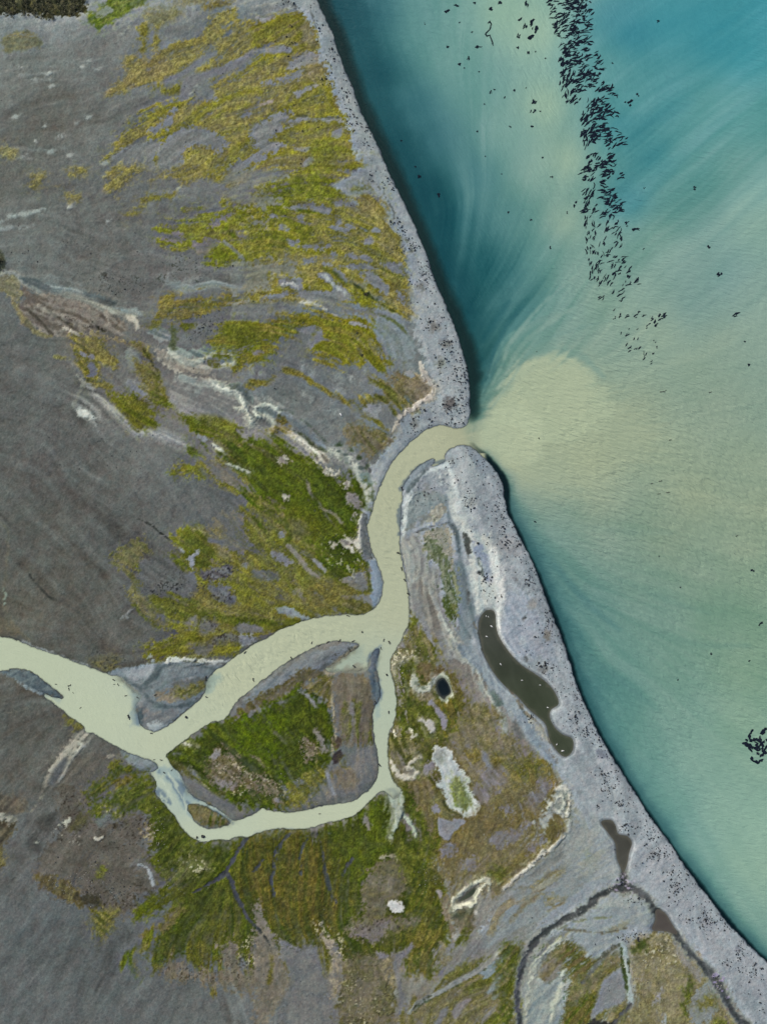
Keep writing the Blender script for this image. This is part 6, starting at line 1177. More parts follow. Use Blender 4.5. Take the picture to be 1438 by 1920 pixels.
# ------------------------------------------------------------------ ground and water meshes
def axis(a, n):
    """the fine axis with widening steps beyond it that read the field mirrored"""
    far, idx = [], []; pos = 0.0; st = 6.0; k = 0
    while pos < 2600: pos += st; st *= 1.07; far.append(pos); idx.append(int(pos/STEP))
    per = 2*(n-1)
    rf = lambda i: (i % per) if (i % per) < n else per-(i % per)
    left = [(a[0]-p, rf(-i)) for p, i in zip(far, idx)][::-1]; right = [(a[-1]+p, rf(n-1+i)) for p, i in zip(far, idx)]
    pp = np.array([q[0] for q in left]+list(a)+[q[0] for q in right], np.float32); ii = np.array([q[1] for q in left]+list(range(n))+[q[1] for q in right])
    return pp, ii
PU, IU = axis(ua, NU); PV, IV = axis(va, NV)
NX, NY = len(PU), len(PV)
def ext(Fd): return Fd[np.ix_(IV, IU)]
XX, YY = np.meshgrid((PU-CU)*PXM, (CV-PV)*PXM)
def grid_mesh(name, Z, mask, col, mat, extra=None, uv=None):
    vid = np.arange(NX*NY).reshape(NY, NX)
    q = np.stack([vid[1:, :-1], vid[1:, 1:], vid[:-1, 1:], vid[:-1, :-1]], -1).reshape(-1, 4)
    if mask is not None: q = q[mask.reshape(-1)]
    used = np.zeros(NX*NY, bool); used[q.ravel()] = True; new = np.cumsum(used)-1; q = new[q]
    co = np.stack([XX, YY, Z], -1).reshape(-1, 3)[used].astype(np.float32)
    me = bpy.data.meshes.new(name); me.vertices.add(len(co)); me.vertices.foreach_set('co', co.ravel())
    me.loops.add(q.size); me.loops.foreach_set('vertex_index', q.ravel().astype(np.int32))
    me.polygons.add(len(q)); me.polygons.foreach_set('loop_start', np.arange(0, q.size, 4, dtype=np.int32))
    me.polygons.foreach_set('use_smooth', np.ones(len(q), bool))
    me.update(calc_edges=True)
    ca = me.color_attributes.new('Col', 'FLOAT_COLOR', 'POINT'); c4 = np.ones((len(co), 4), np.float32); c4[:, :3] = lin(ext(col)).reshape(-1, 3)[used]*GAIN
    ca.data.foreach_set('color', c4.ravel())
    for k, fd in (extra or {}).items():
        a = me.attributes.new(k, 'FLOAT', 'POINT'); a.data.foreach_set('value', np.ascontiguousarray(fd.reshape(-1)[used], np.float32))
    if uv is not None:
        a = me.attributes.new('ripple_uv', 'FLOAT_VECTOR', 'POINT'); a.data.foreach_set('vector', np.ascontiguousarray(uv.reshape(-1, 3)[used], np.float32).ravel())
    ob = bpy.data.objects.new(name, me); scene.collection.objects.link(ob); me.materials.append(mat); ob['kind'] = 'structure'; return ob
GAIN = 1.0
HE = ext(H)
ground = grid_mesh('ground', HE, None, C, M_GROUND)
sdE = ext(sd_water); fc = np.maximum(np.maximum(sdE[1:, :-1], sdE[1:, 1:]), np.maximum(sdE[:-1, 1:], sdE[:-1, :-1]))
cx = 0.5*(PU[1:]+PU[:-1])[None, :]; cy = 0.5*(PV[1:]+PV[:-1])[:, None]
lake_side = ((cx > 886)) | (cy < 786)
wmask = fc > -5
# ripple coordinates: across the crests short, along them long; the crest angle swings slowly over the lake
EU, EV = np.meshgrid(PU, PV); th = math.radians(33)
s_ = (EU*math.sin(-th)+EV*math.cos(th))*PXM; t_ = (EU*math.cos(th)+EV*math.sin(th))*PXM
bend = 14*np.sin(t_/95.0)+9*np.sin(t_/41.0+1.3)+6*np.sin(s_/60.0)
RUV = np.stack([(s_+bend)/1.9, t_/6.5, np.zeros_like(s_)], -1)
chop = 0.45+0.75*blob(1350,920,300)+0.35*blob(1080,480,160)+.35*blob(1250,1150,300)+.2*blob(1060,150,120)-.25*blob(820,350,220)-.1*blob(1250,60,220)
chop = .8*np.clip(chop*(1+.25*FB_L), .1, 1.3)*sst(0, 26, np.where(GU > 880, sd_water, 99))
rv_ = .35+.9*blob(440,1290,130)+.9*blob(560,1190,110)+.9*blob(720,1020,110)+.6*blob(740,900,70)+.5*blob(830,815,60)
chop = np.where((GU < 890) & (GV > 780), rv_*sst(2, 20, sd_water)*(0.65+0.35*sst(-1, 1, FB_M)), chop)
zw = np.zeros_like(HE)
ml = ext(W_ALPHA)
lake = grid_mesh('lake', zw, wmask & lake_side, Wc, M_LAKE, {'chop': ext(chop), 'murk': ml}, RUV)
river = grid_mesh('river', zw, wmask & ~lake_side, Wc, M_RIVER, {'chop': ext(chop), 'murk': ml}, RUV)
# small ponds: each its own sheet
for k_, (poly, lab) in enumerate(((POND_LONG, 'pond'), (POND_MID, 'pond'), (POND_LOW, 'pond'), (POND_DARK, 'pool'), (POND_SMALL, 'pool'))):
    w_ = win(poly, 14); sd_l = np.full_like(GU, -99.0); sd_l[w_] = sdf_poly(catmull(poly, True, 3), w_); e_ = ext(sd_l)
    e_[(PV < U0) | (PV > 2000), :] = -99; e_[:, (PU < U0) | (PU > 1500)] = -99
    f_m = np.maximum(np.maximum(e_[1:, :-1], e_[1:, 1:]), np.maximum(e_[:-1, 1:], e_[:-1, :-1])) > -3.5
    grid_mesh(lab, np.full_like(HE, POND_Z), f_m, Wp, M_POND, {'murk': np.ones_like(HE)*.97})

# ------------------------------------------------------------------ things
def hz(u, v):
    x = (u-U0)/STEP; y = (v-V0)/STEP
    i = int(min(max(x, 0), NU-2)); j = int(min(max(y, 0), NV-2)); return float(H[j, i])
def px(u, v, z=0.0): return ((u-CU)*PXM, (CV-v)*PXM, z)
def link(name, me, mat, parent=None):
    o = bpy.data.objects.new(name, me); scene.collection.objects.link(o)
    if mat and not me.materials: me.materials.append(mat)
    if parent: o.parent = parent
    return o
def tag(o, label, cat, group=None):
    o['label'] = label; o['category'] = cat
    if group: o['group'] = group
R = random.Random(11)
def pyd(name, verts, faces, mat=None, smooth=True):
    me = bpy.data.meshes.new(name); me.from_pydata(verts, [], faces)
    if smooth: me.polygons.foreach_set('use_smooth', [True]*len(me.polygons))
    if mat: me.materials.append(mat)
    me.update(); return me
def stone_geo(r, L, W, Hh, n=7):
    """an irregular boulder: rings of uneven radius, longer than wide, flat underneath"""
    vs_, fs_ = [], []; prof = [(.55, -.25), (.95, .05), (1.0, .4), (.72, .8), (.3, 1.0)]
    ph = [r.uniform(.78, 1.18) for _ in range(n)]
    for rr, zz in prof:
        for k in range(n):
            a = 2*math.pi*k/n; q = rr*ph[k]*r.uniform(.9, 1.1); vs_.append((L*.5*q*math.cos(a), W*.5*q*math.sin(a), Hh*(zz+r.uniform(-.06, .06))))
    for i in range(len(prof)-1):
        for k in range(n): fs_.append((i*n+k, i*n+(k+1) % n, (i+1)*n+(k+1) % n, (i+1)*n+k))
    fs_.append(tuple(reversed(range(n)))); fs_.append(tuple(range((len(prof)-1)*n, len(prof)*n))); return vs_, fs_
STONE_ME = [pyd('stone', *stone_geo(random.Random(k), 1.0, R.uniform(.5, .75), R.uniform(.35, .55)), M_STONE, False) for k in range(14)]
Z_N = [(530,8,8,8,10),(536,40,60,16,6),(540,84,16,6,10),(545,125,30,10,8),(625,105,9,14,22),(600,60,5,12,8),(614,152,8,10,14),(650,175,12,16,20),(655,220,8,18,16),(670,240,14,12,14),(688,255,6,16,18),(695,335,5,5,8),(720,330,8,14,10),(575,240,28,12,14),(735,350,8,10,8),(741,417,8,8,12),(757,435,5,10,16),(775,460,10,8,22),(770,380,10,12,6),(750,470,14,5,10),(788,500,4,12,10)]
Z_M = [(803,505,18,25,46),(785,533,12,8,16),(812,610,24,12,32),(840,655,20,16,36),(862,690,15,18,58),(826,685,5,12,12),(842,716,25,8,14),(845,760,14,12,44),(867,770,6,34,46),(853,792,18,4,26),(776,795,8,12,22),(800,775,12,14,10),(820,560,25,25,18),(838,640,14,8,16)]
Z_S = [(850,867,12,6,14),(798,924,14,12,22),(866,890,34,22,18),(880,935,10,14,24),(878,945,8,6,12),(925,950,18,14,22),(946,990,16,22,30),(955,1016,24,10,54),(905,1000,30,14,10),(912,1088,7,10,30),(913,1112,8,10,10),(930,1120,8,8,6),(925,1050,30,20,8)]
Z_P = [(990,1092,8,9,26),(985,1060,12,14,8),(1025,1180,12,14,26),(1000,1168,26,10,8),(1022,1250,14,7,38),(1028,1160,10,16,14),(1055,1300,18,12,12),(1085,1312,5,14,16),(1075,1340,8,8,18),(1100,1370,18,12,48),(1062,1352,18,8,12),(1125,1400,12,16,16),(992,1347,8,6,14),(985,1225,10,6,6),(1040,1275,24,12,12)]
Z_B = [(1145,1458,18,14,40),(1138,1482,14,9,24),(1165,1508,12,10,26),(1176,1550,14,7,26),(1222,1567,12,9,26),(1118,1512,4,4,7),(1228,1600,16,9,56),(1265,1660,9,12,44),(1270,1640,16,20,18),(1183,1685,12,6,20),(1325,1728,13,16,64),(1360,1730,7,8,22),(1288,1722,12,8,14),(1386,1782,8,12,26),(1360,1802,10,8,16),(1412,1818,22,18,40),(1192,1755,8,7,24),(1168,1757,8,5,12),(1340,1828,5,3,8),(1240,1620,60,26,30),(1200,1540,40,36,26),(1425,1860,14,30,16),(1270,1690,24,16,14),(1167,1652,8,10,10),(1104,1770,20,8,4)]
def onland(u, v): return float(samp(sd_water, np.array([u]), np.array([v]))[0]) < -1.5 and float(samp(sd_pond, np.array([u]), np.array([v]))[0]) < -2
spots = []
for zone, cl in (('n', Z_N), ('m', Z_M), ('s', Z_S), ('p', Z_P), ('b', Z_B)):
    for (u, v, a, b_, n) in cl:
        for k in range(int(n*1.0)):
            uu = u+R.gauss(0, a*.8); vv = v+R.gauss(0, b_*.8)
            if onland(uu, vv): spots.append([zone, uu, vv, min(R.lognormvariate(math.log(.92), .28), 1.9)])
SH = WEST_SHORE[2:30]; SE = [q for q in SOUTH_SHORE if q[0] > 864 and q[1] > 830 and q[0] < 1460]
for line, sgn, n, zf in ((SH, -1, 110, lambda v: 'n' if v < 500 else 'm'), (SE, -1, 230, lambda v: 's' if v < 1040 else ('p' if v < 1430 else 'b'))):
    for k in range(n):
        i = R.randrange(len(line)-1); t = R.random(); u = line[i][0]*(1-t)+line[i+1][0]*t+sgn*(R.random()**1.4)*26-2; v = line[i][1]*(1-t)+line[i+1][1]*t
        if v > 0 and onland(u, v): spots.append([zf(v), u, v, R.uniform(.55, 1.0)])
spots.sort(key=lambda s: -s[3])
LB = {'n': ('dark stone on the narrow pale beach strip beside the upper mossy plain', 'stones on the narrow upper beach'), 'm': ('dark stone on the wide grey beach just above the river mouth', 'stones on the beach above the river mouth'),
      's': ('dark stone on the pale spit just below the river mouth', 'stones on the spit below the river mouth'), 'p': ('dark stone on the pale beach between the long brown pond and the lake', 'stones beside the long brown pond'),
      'b': ('dark stone on the pale lower right beach near the small brown ponds', 'stones on the lower right beach')}
for z_, u, v, s in spots[:300]:
    o = link('stone', R.choice(STONE_ME), None); o.location = px(u, v, hz(u, v)-.02); sc = s*1.0; o.scale = (sc, sc*R.uniform(.8, 1.1), sc); o.rotation_euler = (0, 0, R.choice((R.uniform(0, 6.28), math.radians(55)+R.gauss(0, .4))))
    dist = -float(samp(sd_water, np.array([u]), np.array([v]))[0]); bins = int(v//60)
    where = 'at the waterline' if dist < 9 else 'a little inland' if dist < 28 else 'far from the water'
    look = 'large' if s > 1.35 else 'medium' if s > 1.18 else 'small'
    seg = {'n': ('top of the narrow upper beach', 'middle of the narrow upper beach', 'lower end of the narrow upper beach'), 'm': ('upper wide beach above the mouth', 'middle wide beach above the mouth', 'beach close above the river mouth'), 's': ('rounded tip of the spit', 'spit just below its tip', 'widening part of the spit'), 'p': ('east of the long pond head', 'east of the long pond middle', 'east of the long pond foot'), 'b': ('beach above the small upper pond', 'beach beside the small ponds', 'beach near the bottom right corner')}[z_]
    lim = {'n': (150, 300), 'm': (600, 700), 's': (900, 980), 'p': (1180, 1310), 'b': (1540, 1720)}[z_]
    tag(o, '%s dark stone, %s, %s' % (look, seg[0] if v < lim[0] else seg[1] if v < lim[1] else seg[2], where), 'stone', LB[z_][1])
def merge_stones(lst, name, mat, seed):
    V_, F_ = [], []; rr = random.Random(seed)
    for (u, v, s) in lst:
        vs_, fs_ = stone_geo(rr, s, s*rr.uniform(.5, .8), s*rr.uniform(.3, .5), 6); a = rr.uniform(0, 6.28); ca, sa = math.cos(a), math.sin(a); o_ = len(V_); x0, y0, z0 = px(u, v, hz(u, v)-.02)
        V_ += [(x0+x*ca-y*sa, y0+x*sa+y*ca, z0+z) for x, y, z in vs_]; F_ += [tuple(i+o_ for i in f) for f in fs_]
    o = link(name, pyd(name, V_, F_, mat, False), None); o['kind'] = 'stuff'; return o
merge_stones([(u, v, s) for z_, u, v, s in spots[300:]], 'beach_pebbles', M_STONE, 3)
# small dark lumps scattered over the plain and the moss, pale pebbles here and there
lst = []
for (u, v, a, b_, n, sz) in ((150,480,140,40,90,.5),(230,540,40,18,60,.55),(360,500,60,18,60,.5),(395,610,30,25,60,.6),(480,620,200,120,60,.5),(560,330,140,240,110,.55),(330,200,120,120,40,.5),(60,1060,80,120,40,.4),(200,840,60,60,60,.5),(160,800,120,60,50,.45),(420,1090,60,60,60,.5),(330,1100,50,40,60,.5),
                         (830,980,60,60,40,.5),(640,900,60,120,60,.4),(520,1400,90,90,60,.35),(200,1560,90,90,120,.5),(200,1660,80,40,80,.6),(600,1640,100,100,60,.35),(560,1820,120,60,80,.4),(900,1460,120,120,60,.4),(760,1650,60,100,50,.45),(1200,1850,50,50,60,.5),(1020,1740,60,30,40,.4),(1180,1750,20,12,20,.6)):
    for k in range(n):
        uu, vv = R.gauss(u, a*.6), R.gauss(v, b_*.6)
        if onland(uu, vv): lst.append((uu, vv, sz*R.lognormvariate(0, .35)))
merge_stones(lst, 'plain_pebbles', M_STONE, 4)
lst = []
for (u, v, a, b_, n, sz) in ((750,1260,12,50,70,.8),(742,1372,14,10,24,.9),(760,1200,20,14,30,.6),(1000,1000,1,1,0,1),(200,1660,110,30,70,.6),(130,1650,40,16,30,.6),(540,1480,70,40,90,.6),(575,1405,16,20,30,.6),(360,1440,60,50,30,.5),(440,1790,120,40,50,.5),(620,1780,30,60,60,.55),(800,1650,40,30,24,.7),(760,1860,80,50,60,.5),
                         (1180,1800,60,50,90,.7),(1140,1660,10,8,50,.6),(1345,1850,6,14,40,.6),(1085,1710,50,20,50,.45),(690,1040,14,40,24,.6),(620,860,40,40,30,.5),(860,1300,80,120,60,.5),(960,1480,100,60,60,.5),(440,960,40,60,30,.4),(160,1560,140,120,50,.45),(300,1560,14,30,40,.7),(840,1010,30,30,40,.5)):
    for k in range(n):
        uu, vv = R.gauss(u, a*.6), R.gauss(v, b_*.6)
        if onland(uu, vv): lst.append((uu, vv, sz*R.lognormvariate(0, .3)))
merge_stones([(a, b, c*.8) for a, b, c in lst], 'pale_pebbles', M_PALE, 5)

# weed: ragged dark clumps of streaming blades lying in the shallows
def strand(V_, F_, x0, y0, ang, L, W, h, r, bend=0.0):
    """one tapering, thick, ragged blade"""
    n = max(4, int(L/.8)); o_ = len(V_); x, y, a = x0, y0, ang
    for i in range(n+1):
        t = i/n; w = W*(math.sin(math.pi*min(max(t*.93+.05, 0), 1))**.6)*r.uniform(.65, 1.25)*.5; nx, ny = -math.sin(a), math.cos(a); j = r.gauss(0, W*.10)
        hh = h*(.35+.65*math.sin(math.pi*t))
        V_ += [(x+nx*(w+j), y+ny*(w+j), 0), (x+nx*(w*.45+j), y+ny*(w*.45+j), hh), (x-nx*(w*.45-j), y-ny*(w*.45-j), hh), (x-nx*(w-j), y-ny*(w-j), 0)]
        x += math.cos(a)*L/n; y += math.sin(a)*L/n; a += bend/n+r.gauss(0, .05)
    for i in range(n):
        b0 = o_+4*i; b1 = b0+4
        for k in range(3): F_.append((b0+k, b1+k, b1+k+1, b0+k+1))
    F_.append((o_, o_+1, o_+2, o_+3)); e = o_+4*n; F_.append((e+3, e+2, e+1, e))
def weed_clump(r, ang, size, n, W=1.0):
    V_, F_ = [], []
    for k in range(n):
        c, s = math.cos(ang), math.sin(ang); al = r.gauss(0, size*.28); ac = r.gauss(0, size*.24); L = size*r.uniform(.42, 1.0)
        strand(V_, F_, c*(al-L/2)-s*ac, s*(al-L/2)+c*ac, ang+r.gauss(0, .13), L, W*r.uniform(.6, 1.7), .22, r, r.gauss(0, .7))
    return V_, F_
def interp(tab, v):
    for (a, x), (b_, y) in zip(tab, tab[1:]):
        if a <= v <= b_: return x+(y-x)*(v-a)/(b_-a)
    return tab[-1][1] if v > tab[-1][0] else tab[0][1]
XL = [(-60,1010),(0,1030),(30,1042),(60,1040),(90,1048),(120,1052),(150,1057),(190,1066),(200,1090),(230,1095),(260,1096),(300,1093),(340,1093),(400,1098),(480,1098),(520,1105),(560,1122),(590,1145),(620,1150),(650,1160),(680,1190)]
XR = [(-60,1105),(0,1118),(25,1110),(60,1098),(95,1122),(110,1128),(140,1136),(180,1158),(200,1150),(240,1166),(300,1168),(340,1164),(380,1164),(405,1168),(430,1190),(460,1165),(500,1185),(530,1205),(560,1200),(590,1225),(610,1222),(640,1228),(660,1240),(680,1232)]
wr = random.Random(5); cand = []
v = -50.0
while v < 682:
    xl, xr = interp(XL, v), interp(XR, v); row = []
    u = xl+wr.uniform(0, 7)
    while u < xr:
        row.append((u, v+wr.uniform(-3.5, 3.5))); u += wr.uniform(9, 15) if v < 400 else wr.uniform(10, 18)
    cand += row; v += 9.5 if v < 400 else (10.5 if v < 520 else 12.0)
def keep(u, v):
    f = float(samp(FB_M, np.array([u]), np.array([v]))[0])
    d = .8 if v < 195 else (.72 if v < 235 else .86 if v < 272 else .55 if v < 288 else .84 if v < 345 else .35 if v < 356 else .9 if v < 520 else .72 if v < 600 else .55)
    if 360 < v < 395 and 1118 < u < 1130: d = .1
    if v > 595 and u < 1190: d *= .5
    g = float(vn(np.array([u], np.float32), np.array([v], np.float32), 13.0, 99)[0])
    return wr.random() < d*(1 if g > -.15 else .45)
WL = 'dark streaming weed clump in the long weed band along the pale shallows'
cnt = 0
for (u, v) in cand:
    if not keep(u, v): continue
    xl, xr = interp(XL, v), interp(XR, v); tt = (u-xl)/max(xr-xl, 1)
    ang = math.radians(20 if v < 130 else 27 if v < 250 else 22 if v < 400 else 50 if v < 560 else 44)+wr.gauss(0, .2)
    if v < 400 and tt < .3: ang += .35
    if 400 < v < 520 and tt < .25: ang = math.radians(78)+wr.gauss(0, .15)
    size = wr.uniform(3.4, 6.4) if v < 400 else wr.uniform(2.8, 5.4) if v < 560 else wr.uniform(1.6, 3.6)
    dens = (wr.randint(4, 8) if tt < .75 else wr.randint(3, 5)) if v < 400 else wr.randint(2, 5) if v < 600 else wr.randint(1, 3)
    V_, F_ = weed_clump(wr, ang, size, dens, .82 if v < 400 else .68 if v < 560 else .52)
    o = link('weed_clump', pyd('weed_clump', V_, F_, M_WEED), None); o.location = px(u, v, 0.01+.012*wr.random()); cnt += 1
    row = 'at the top edge' if v < 45 else 'second block down' if v < 100 else 'dense upper part' if v < 150 else 'above the kink' if v < 200 else 'just below its kink' if v < 245 else 'in its middle rows' if v < 290 else 'below its middle gap' if v < 350 else 'in its lowest dense rows' if v < 400 else 'where slanting starts' if v < 450 else 'ragged lower bend' if v < 510 else 'thinning lower tail' if v < 570 else 'loose tail end' if v < 630 else 'last of the tail'
    side = 'left side' if tt < .33 else 'middle' if tt < .67 else 'right side'
    look = 'thick' if dens > 5 else 'loose' if dens > 3 else 'thin'
    tag(o, '%s dark weed clump, %s of the weed band, %s' % (look, side, row), 'weed', 'weed along the sandbar')
print('weeds', cnt)
SOLO = [(838,22,6,10,3),(856,10,5,8,2),(920,17,5,9,5),(889,5,3,6,2),(935,4,8,40,2),(895,88,6,10,4),(878,109,4,60,3),(861,120,4,30,2),(870,127,3,20,1),(860,42,3,20,1),(897,134,3,10,1),(838,88,4,20,2),(885,60,3,20,2),(796,45,2,30,1),(926,168,3,30,2),(920,173,3,20,2),(946,183,3,40,2),(908,195,3,10,1),(957,238,3,40,2),
 (895,247,3,30,2),(910,292,2,20,1),(940,325,2,40,1),(787,331,4,60,3),(778,313,3,20,2),(752,264,3,30,2),(822,368,5,50,2),(952,398,3,20,2),(987,8,6,60,5),(974,36,5,30,3),(997,40,8,60,5),(1004,55,8,60,7),(994,68,8,30,6),(985,50,6,50,3),(972,68,5,60,3),(970,90,3,30,2),(990,98,4,80,3),(1003,97,2,50,1),(1023,110,2,80,2),
 (963,170,4,40,2),(985,165,2,30,1),(1000,190,7,55,3),(1001,209,6,50,2),(1012,208,3,20,1),(998,238,4,10,2),(1233,40,4,20,3),(1148,118,3,20,1),(1016,295,3,30,2),(1035,332,4,100,2),(1063,398,3,40,1),(995,412,3,30,1),(1078,382,6,80,1),(1302,352,4,40,2),(1208,352,3,20,1),(1032,465,4,100,2),(1328,462,4,20,3),(1206,467,3,30,1),
 (1347,513,6,35,4),(1380,588,10,30,2),(1395,641,3,30,1),(1404,684,4,40,2),(1006,659,1.6,30,1),(1009,822,1.6,20,1),(1412,1070,5,30,2),(1275,1101,3,60,1),(1425,1169,6,40,2),(1333,1227,4,20,2),(1402,1240,4,40,1),(1271,1275,3,60,1),(1236,1043,2,30,1),(1004,979,3,0,1),
 (1243,593,9,38,3),(1230,604,8,38,3),(1180,192,8,22,3),(1172,192,4,20,1),(1190,430,11,28,2),(1195,180,5,30,1)]
SL = 'small dark weed patch lying alone in the lake away from the weed band'
for (u, v, s, a, n) in SOLO:
    V_, F_ = weed_clump(wr, math.radians(a), s*PXM*1.25, max(2, n*2), .62+.045*s); o = link('weed_patch', pyd('weed_patch', V_, F_, M_WEED), None); o.location = px(u, v, .012+.01*wr.random())
    near = u < 940 and v < 150; mid = 940 <= u < 1030 and v < 110
    tag(o, 'small dark weed patch in the pale water left of the weed band near the top' if (near or mid) else ('small faint dark weed patch in the deep blue water by the upper beach' if u < 960 and v < 500 else SL), 'weed', 'weed patches by the top' if (near or mid) else ('weed patches in the deep water' if u < 960 and v < 500 else 'lone weed patches in the lake'))
# curled strands: the hooked one near the top and the ringed group at the right edge
def curl(pts, W, label, group=None):
    V_, F_ = [], []
    for i in range(len(pts)-1):
        (u0, v0), (u1, v1) = pts[i], pts[i+1]; L = math.hypot(u1-u0, v1-v0)*PXM*1.3
        strand(V_, F_, (u0-pts[0][0])*PXM, -(v0-pts[0][1])*PXM, math.atan2(-(v1-v0), u1-u0), L, W, .22, wr)
    o = link('weed_strand', pyd('weed_strand', V_, F_, M_WEED), None); o.location = px(*pts[0], .012); tag(o, label, 'weed', group)
curl([(914,44),(918,40),(921,46),(918,55),(910,62),(912,68),(918,66),(922,76),(924,84)], 1.0, 'hook shaped dark weed strand left of the pale shallows near the top')
for (u, v, s_) in ((1406,1402,5),(1418,1396,6),(1428,1404,6),(1412,1388,5),(1424,1384,4),(1434,1412,5),(1400,1388,3),(1430,1374,4),(1442,1406,6),(1420,1412,4)):
    V_, F_ = weed_clump(wr, wr.uniform(0, 3), s_*PXM*1.5, 5, 1.1); o = link('weed_clump', pyd('weed_clump', V_, F_, M_WEED), None); o.location = px(u, v, .03)
    tag(o, 'ragged dark weed clump inside the ringed weed patch at the right edge', 'weed', 'clumps in the ringed weed patch')
RING = 'curled dark weed strand in the ringed weed patch at the right edge'
for q in ([(1412,1368),(1406,1374),(1404,1384),(1408,1390)],[(1390,1394),(1400,1394),(1410,1400),(1420,1406)],[(1424,1376),(1432,1368),(1436,1366)],[(1416,1384),(1424,1392),(1430,1398)],[(1408,1418),(1410,1426),(1420,1430),(1428,1424)],[(1424,1420),(1430,1412),(1434,1402),(1440,1396)],[(1414,1398),(1422,1400),(1430,1390)],[(1434,1386),(1440,1390),(1446,1400)],[(1440,1414),(1450,1420),(1446,1404)],[(1410,1410),(1402,1400),(1396,1396)],[(1444,1372),(1452,1380)]):
    curl(q, 2.0, RING, 'ringed weed patch at the right edge')

# driftwood: tapering trunks with a stub or two
def log_me(r, L, W):
    V_, F_ = [], []; n = 8; seg = 7
    def tube(p, rad):
        o_ = len(V_)
        for i, (x, y, z) in enumerate(p):
            if i < len(p)-1: dx, dy = p[i+1][0]-x, p[i+1][1]-y
            d = math.hypot(dx, dy) or 1; nx, ny = -dy/d, dx/d
            for k in range(seg):
                a = 2*math.pi*k/seg; V_.append((x+nx*rad[i]*math.cos(a), y+ny*rad[i]*math.cos(a), z+rad[i]*math.sin(a)))
        for i in range(len(p)-1):
            for k in range(seg): F_.append((o_+i*seg+k, o_+i*seg+(k+1) % seg, o_+(i+1)*seg+(k+1) % seg, o_+(i+1)*seg+k))
        F_.append(tuple(o_+k for k in reversed(range(seg)))); F_.append(tuple(o_+(len(p)-1)*seg+k for k in range(seg)))
    bend = r.uniform(-.12, .12)
    tube([(-L/2+L*i/n, bend*L*math.sin(math.pi*i/n)+r.gauss(0, .02*L), .05*W) for i in range(n+1)], [W*.5*(1-.55*i/n)*(1.25 if i == 0 else 1) for i in range(n+1)])
    for k in range(r.randint(1, 2)):
        t = r.uniform(-.2, .25)*L; s = r.choice((-1, 1)); tube([(t, 0, .1*W), (t+.12*L, s*.16*L, .2*W), (t+.2*L, s*.28*L, .3*W)], [W*.22, W*.15, W*.08])
    return pyd('driftwood', V_, F_, M_WOOD)
DR = random.Random(9)
LOGS = [(214,1275,-35,5),(215,1283,10,3),(222,1284,-60,5),(237,1304,20,5),(259,1308,-30,5),(152,1327,35,4),(242,1345,-70,9),(131,1285,20,6),(130,1292,-75,5),(138,1299,-60,3),(106,1283,-10,4),(285,1375,-15,5),(388,1307,-15,5),(387,1272,-95,8),(293,1302,30,5),(476,1275,-70,7),(290,1424,15,4),(303,1425,-20,5),(309,1449,-40,5),(323,1444,40,4),
 (585,1205,70,5),(599,1210,30,6),(615,1204,40,6),(637,1201,60,6),(663,1202,20,6),(547,1234,-60,6),(720,1200,70,5),(730,1205,-60,7),(715,1216,-70,5),(664,1250,-40,7),(704,1317,-60,6),(729,1336,-80,6),(701,1277,-60,3),(766,1114,-40,7),(759,1088,-50,6),(753,1067,-75,7),(748,1037,-20,8),(697,1046,-60,5),(600,1526,0,4),(653,1155,-20,6),(460,1223,40,6),(712,1435,-50,7),(754,917,-70,8)]
for (u, v, a, L) in LOGS:
    o = link('driftwood', log_me(DR, L*PXM*1.05, L*PXM*.36), None); o.location = px(u, v, .04 if float(samp(sd_water, np.array([u]), np.array([v]))[0]) > 0 else hz(u, v)+.05); o.rotation_euler = (0, 0, math.radians(a))
    if v > 1430 or (u < 330 and v > 1410): lab, g = 'short dark log in the pale lower loop of the river', 'driftwood in the lower river loop'
    elif u < 300: lab, g = 'short dark log stranded in the wide milky river at the left', 'driftwood in the left river reach'
    elif u < 500: lab, g = 'short dark log beside the sandbar bank of the rippled middle river reach', 'driftwood by the middle river reach'
    elif v < 1130: lab, g = 'dark log against the bank of the upright river reach below the mouth', 'driftwood along the upright river reach'
    else: lab, g = 'short dark log around the river fork by the pointed grey spit', 'driftwood at the river fork'
    tag(o, lab, 'driftwood', g)
for (u, v, a, L) in ((1243,733,15,13),(1331,735,20,6),(1238,902,8,8),(1252,923,5,7),(1235,926,10,6),(1222,907,10,4),(1256,825,10,5),(1381,1005,20,5)):
    o = link('driftwood', log_me(DR, L*PXM, .5), None); o.location = px(u, v, .03); o.rotation_euler = (0, 0, math.radians(a))
    tag(o, 'thin dark log floating in the rippled pale green middle of the lake' if L != 13 else 'longest thin dark log floating alone in the pale plume', 'driftwood', 'floating logs in the lake' if L != 13 else None)
# boulders in the river
for (u, v, L, lab) in ((350,1345,7,'large dark boulder standing in the rippled river beside the low sandbar'),(679,1185,4,'small round brown boulder alone in the wide river bend'),(725,1265,5,'round brown boulder in the narrow right arm of the river'),(381,1568,9,'larger dark boulder at the bottom left of the lower river loop'),(370,1570,5,'smaller dark boulder at the bottom left of the lower river loop')):
    me = pyd('boulder', *stone_geo(random.Random(L*7+int(u)), L*PXM, L*PXM*.7, .7, 11), M_STONE if L > 5 else M_WOOD, False); o = link('boulder', me, None); o.location = px(u, v, 0); o.rotation_euler = (0, 0, R.uniform(0, 3)); tag(o, lab, 'boulder')

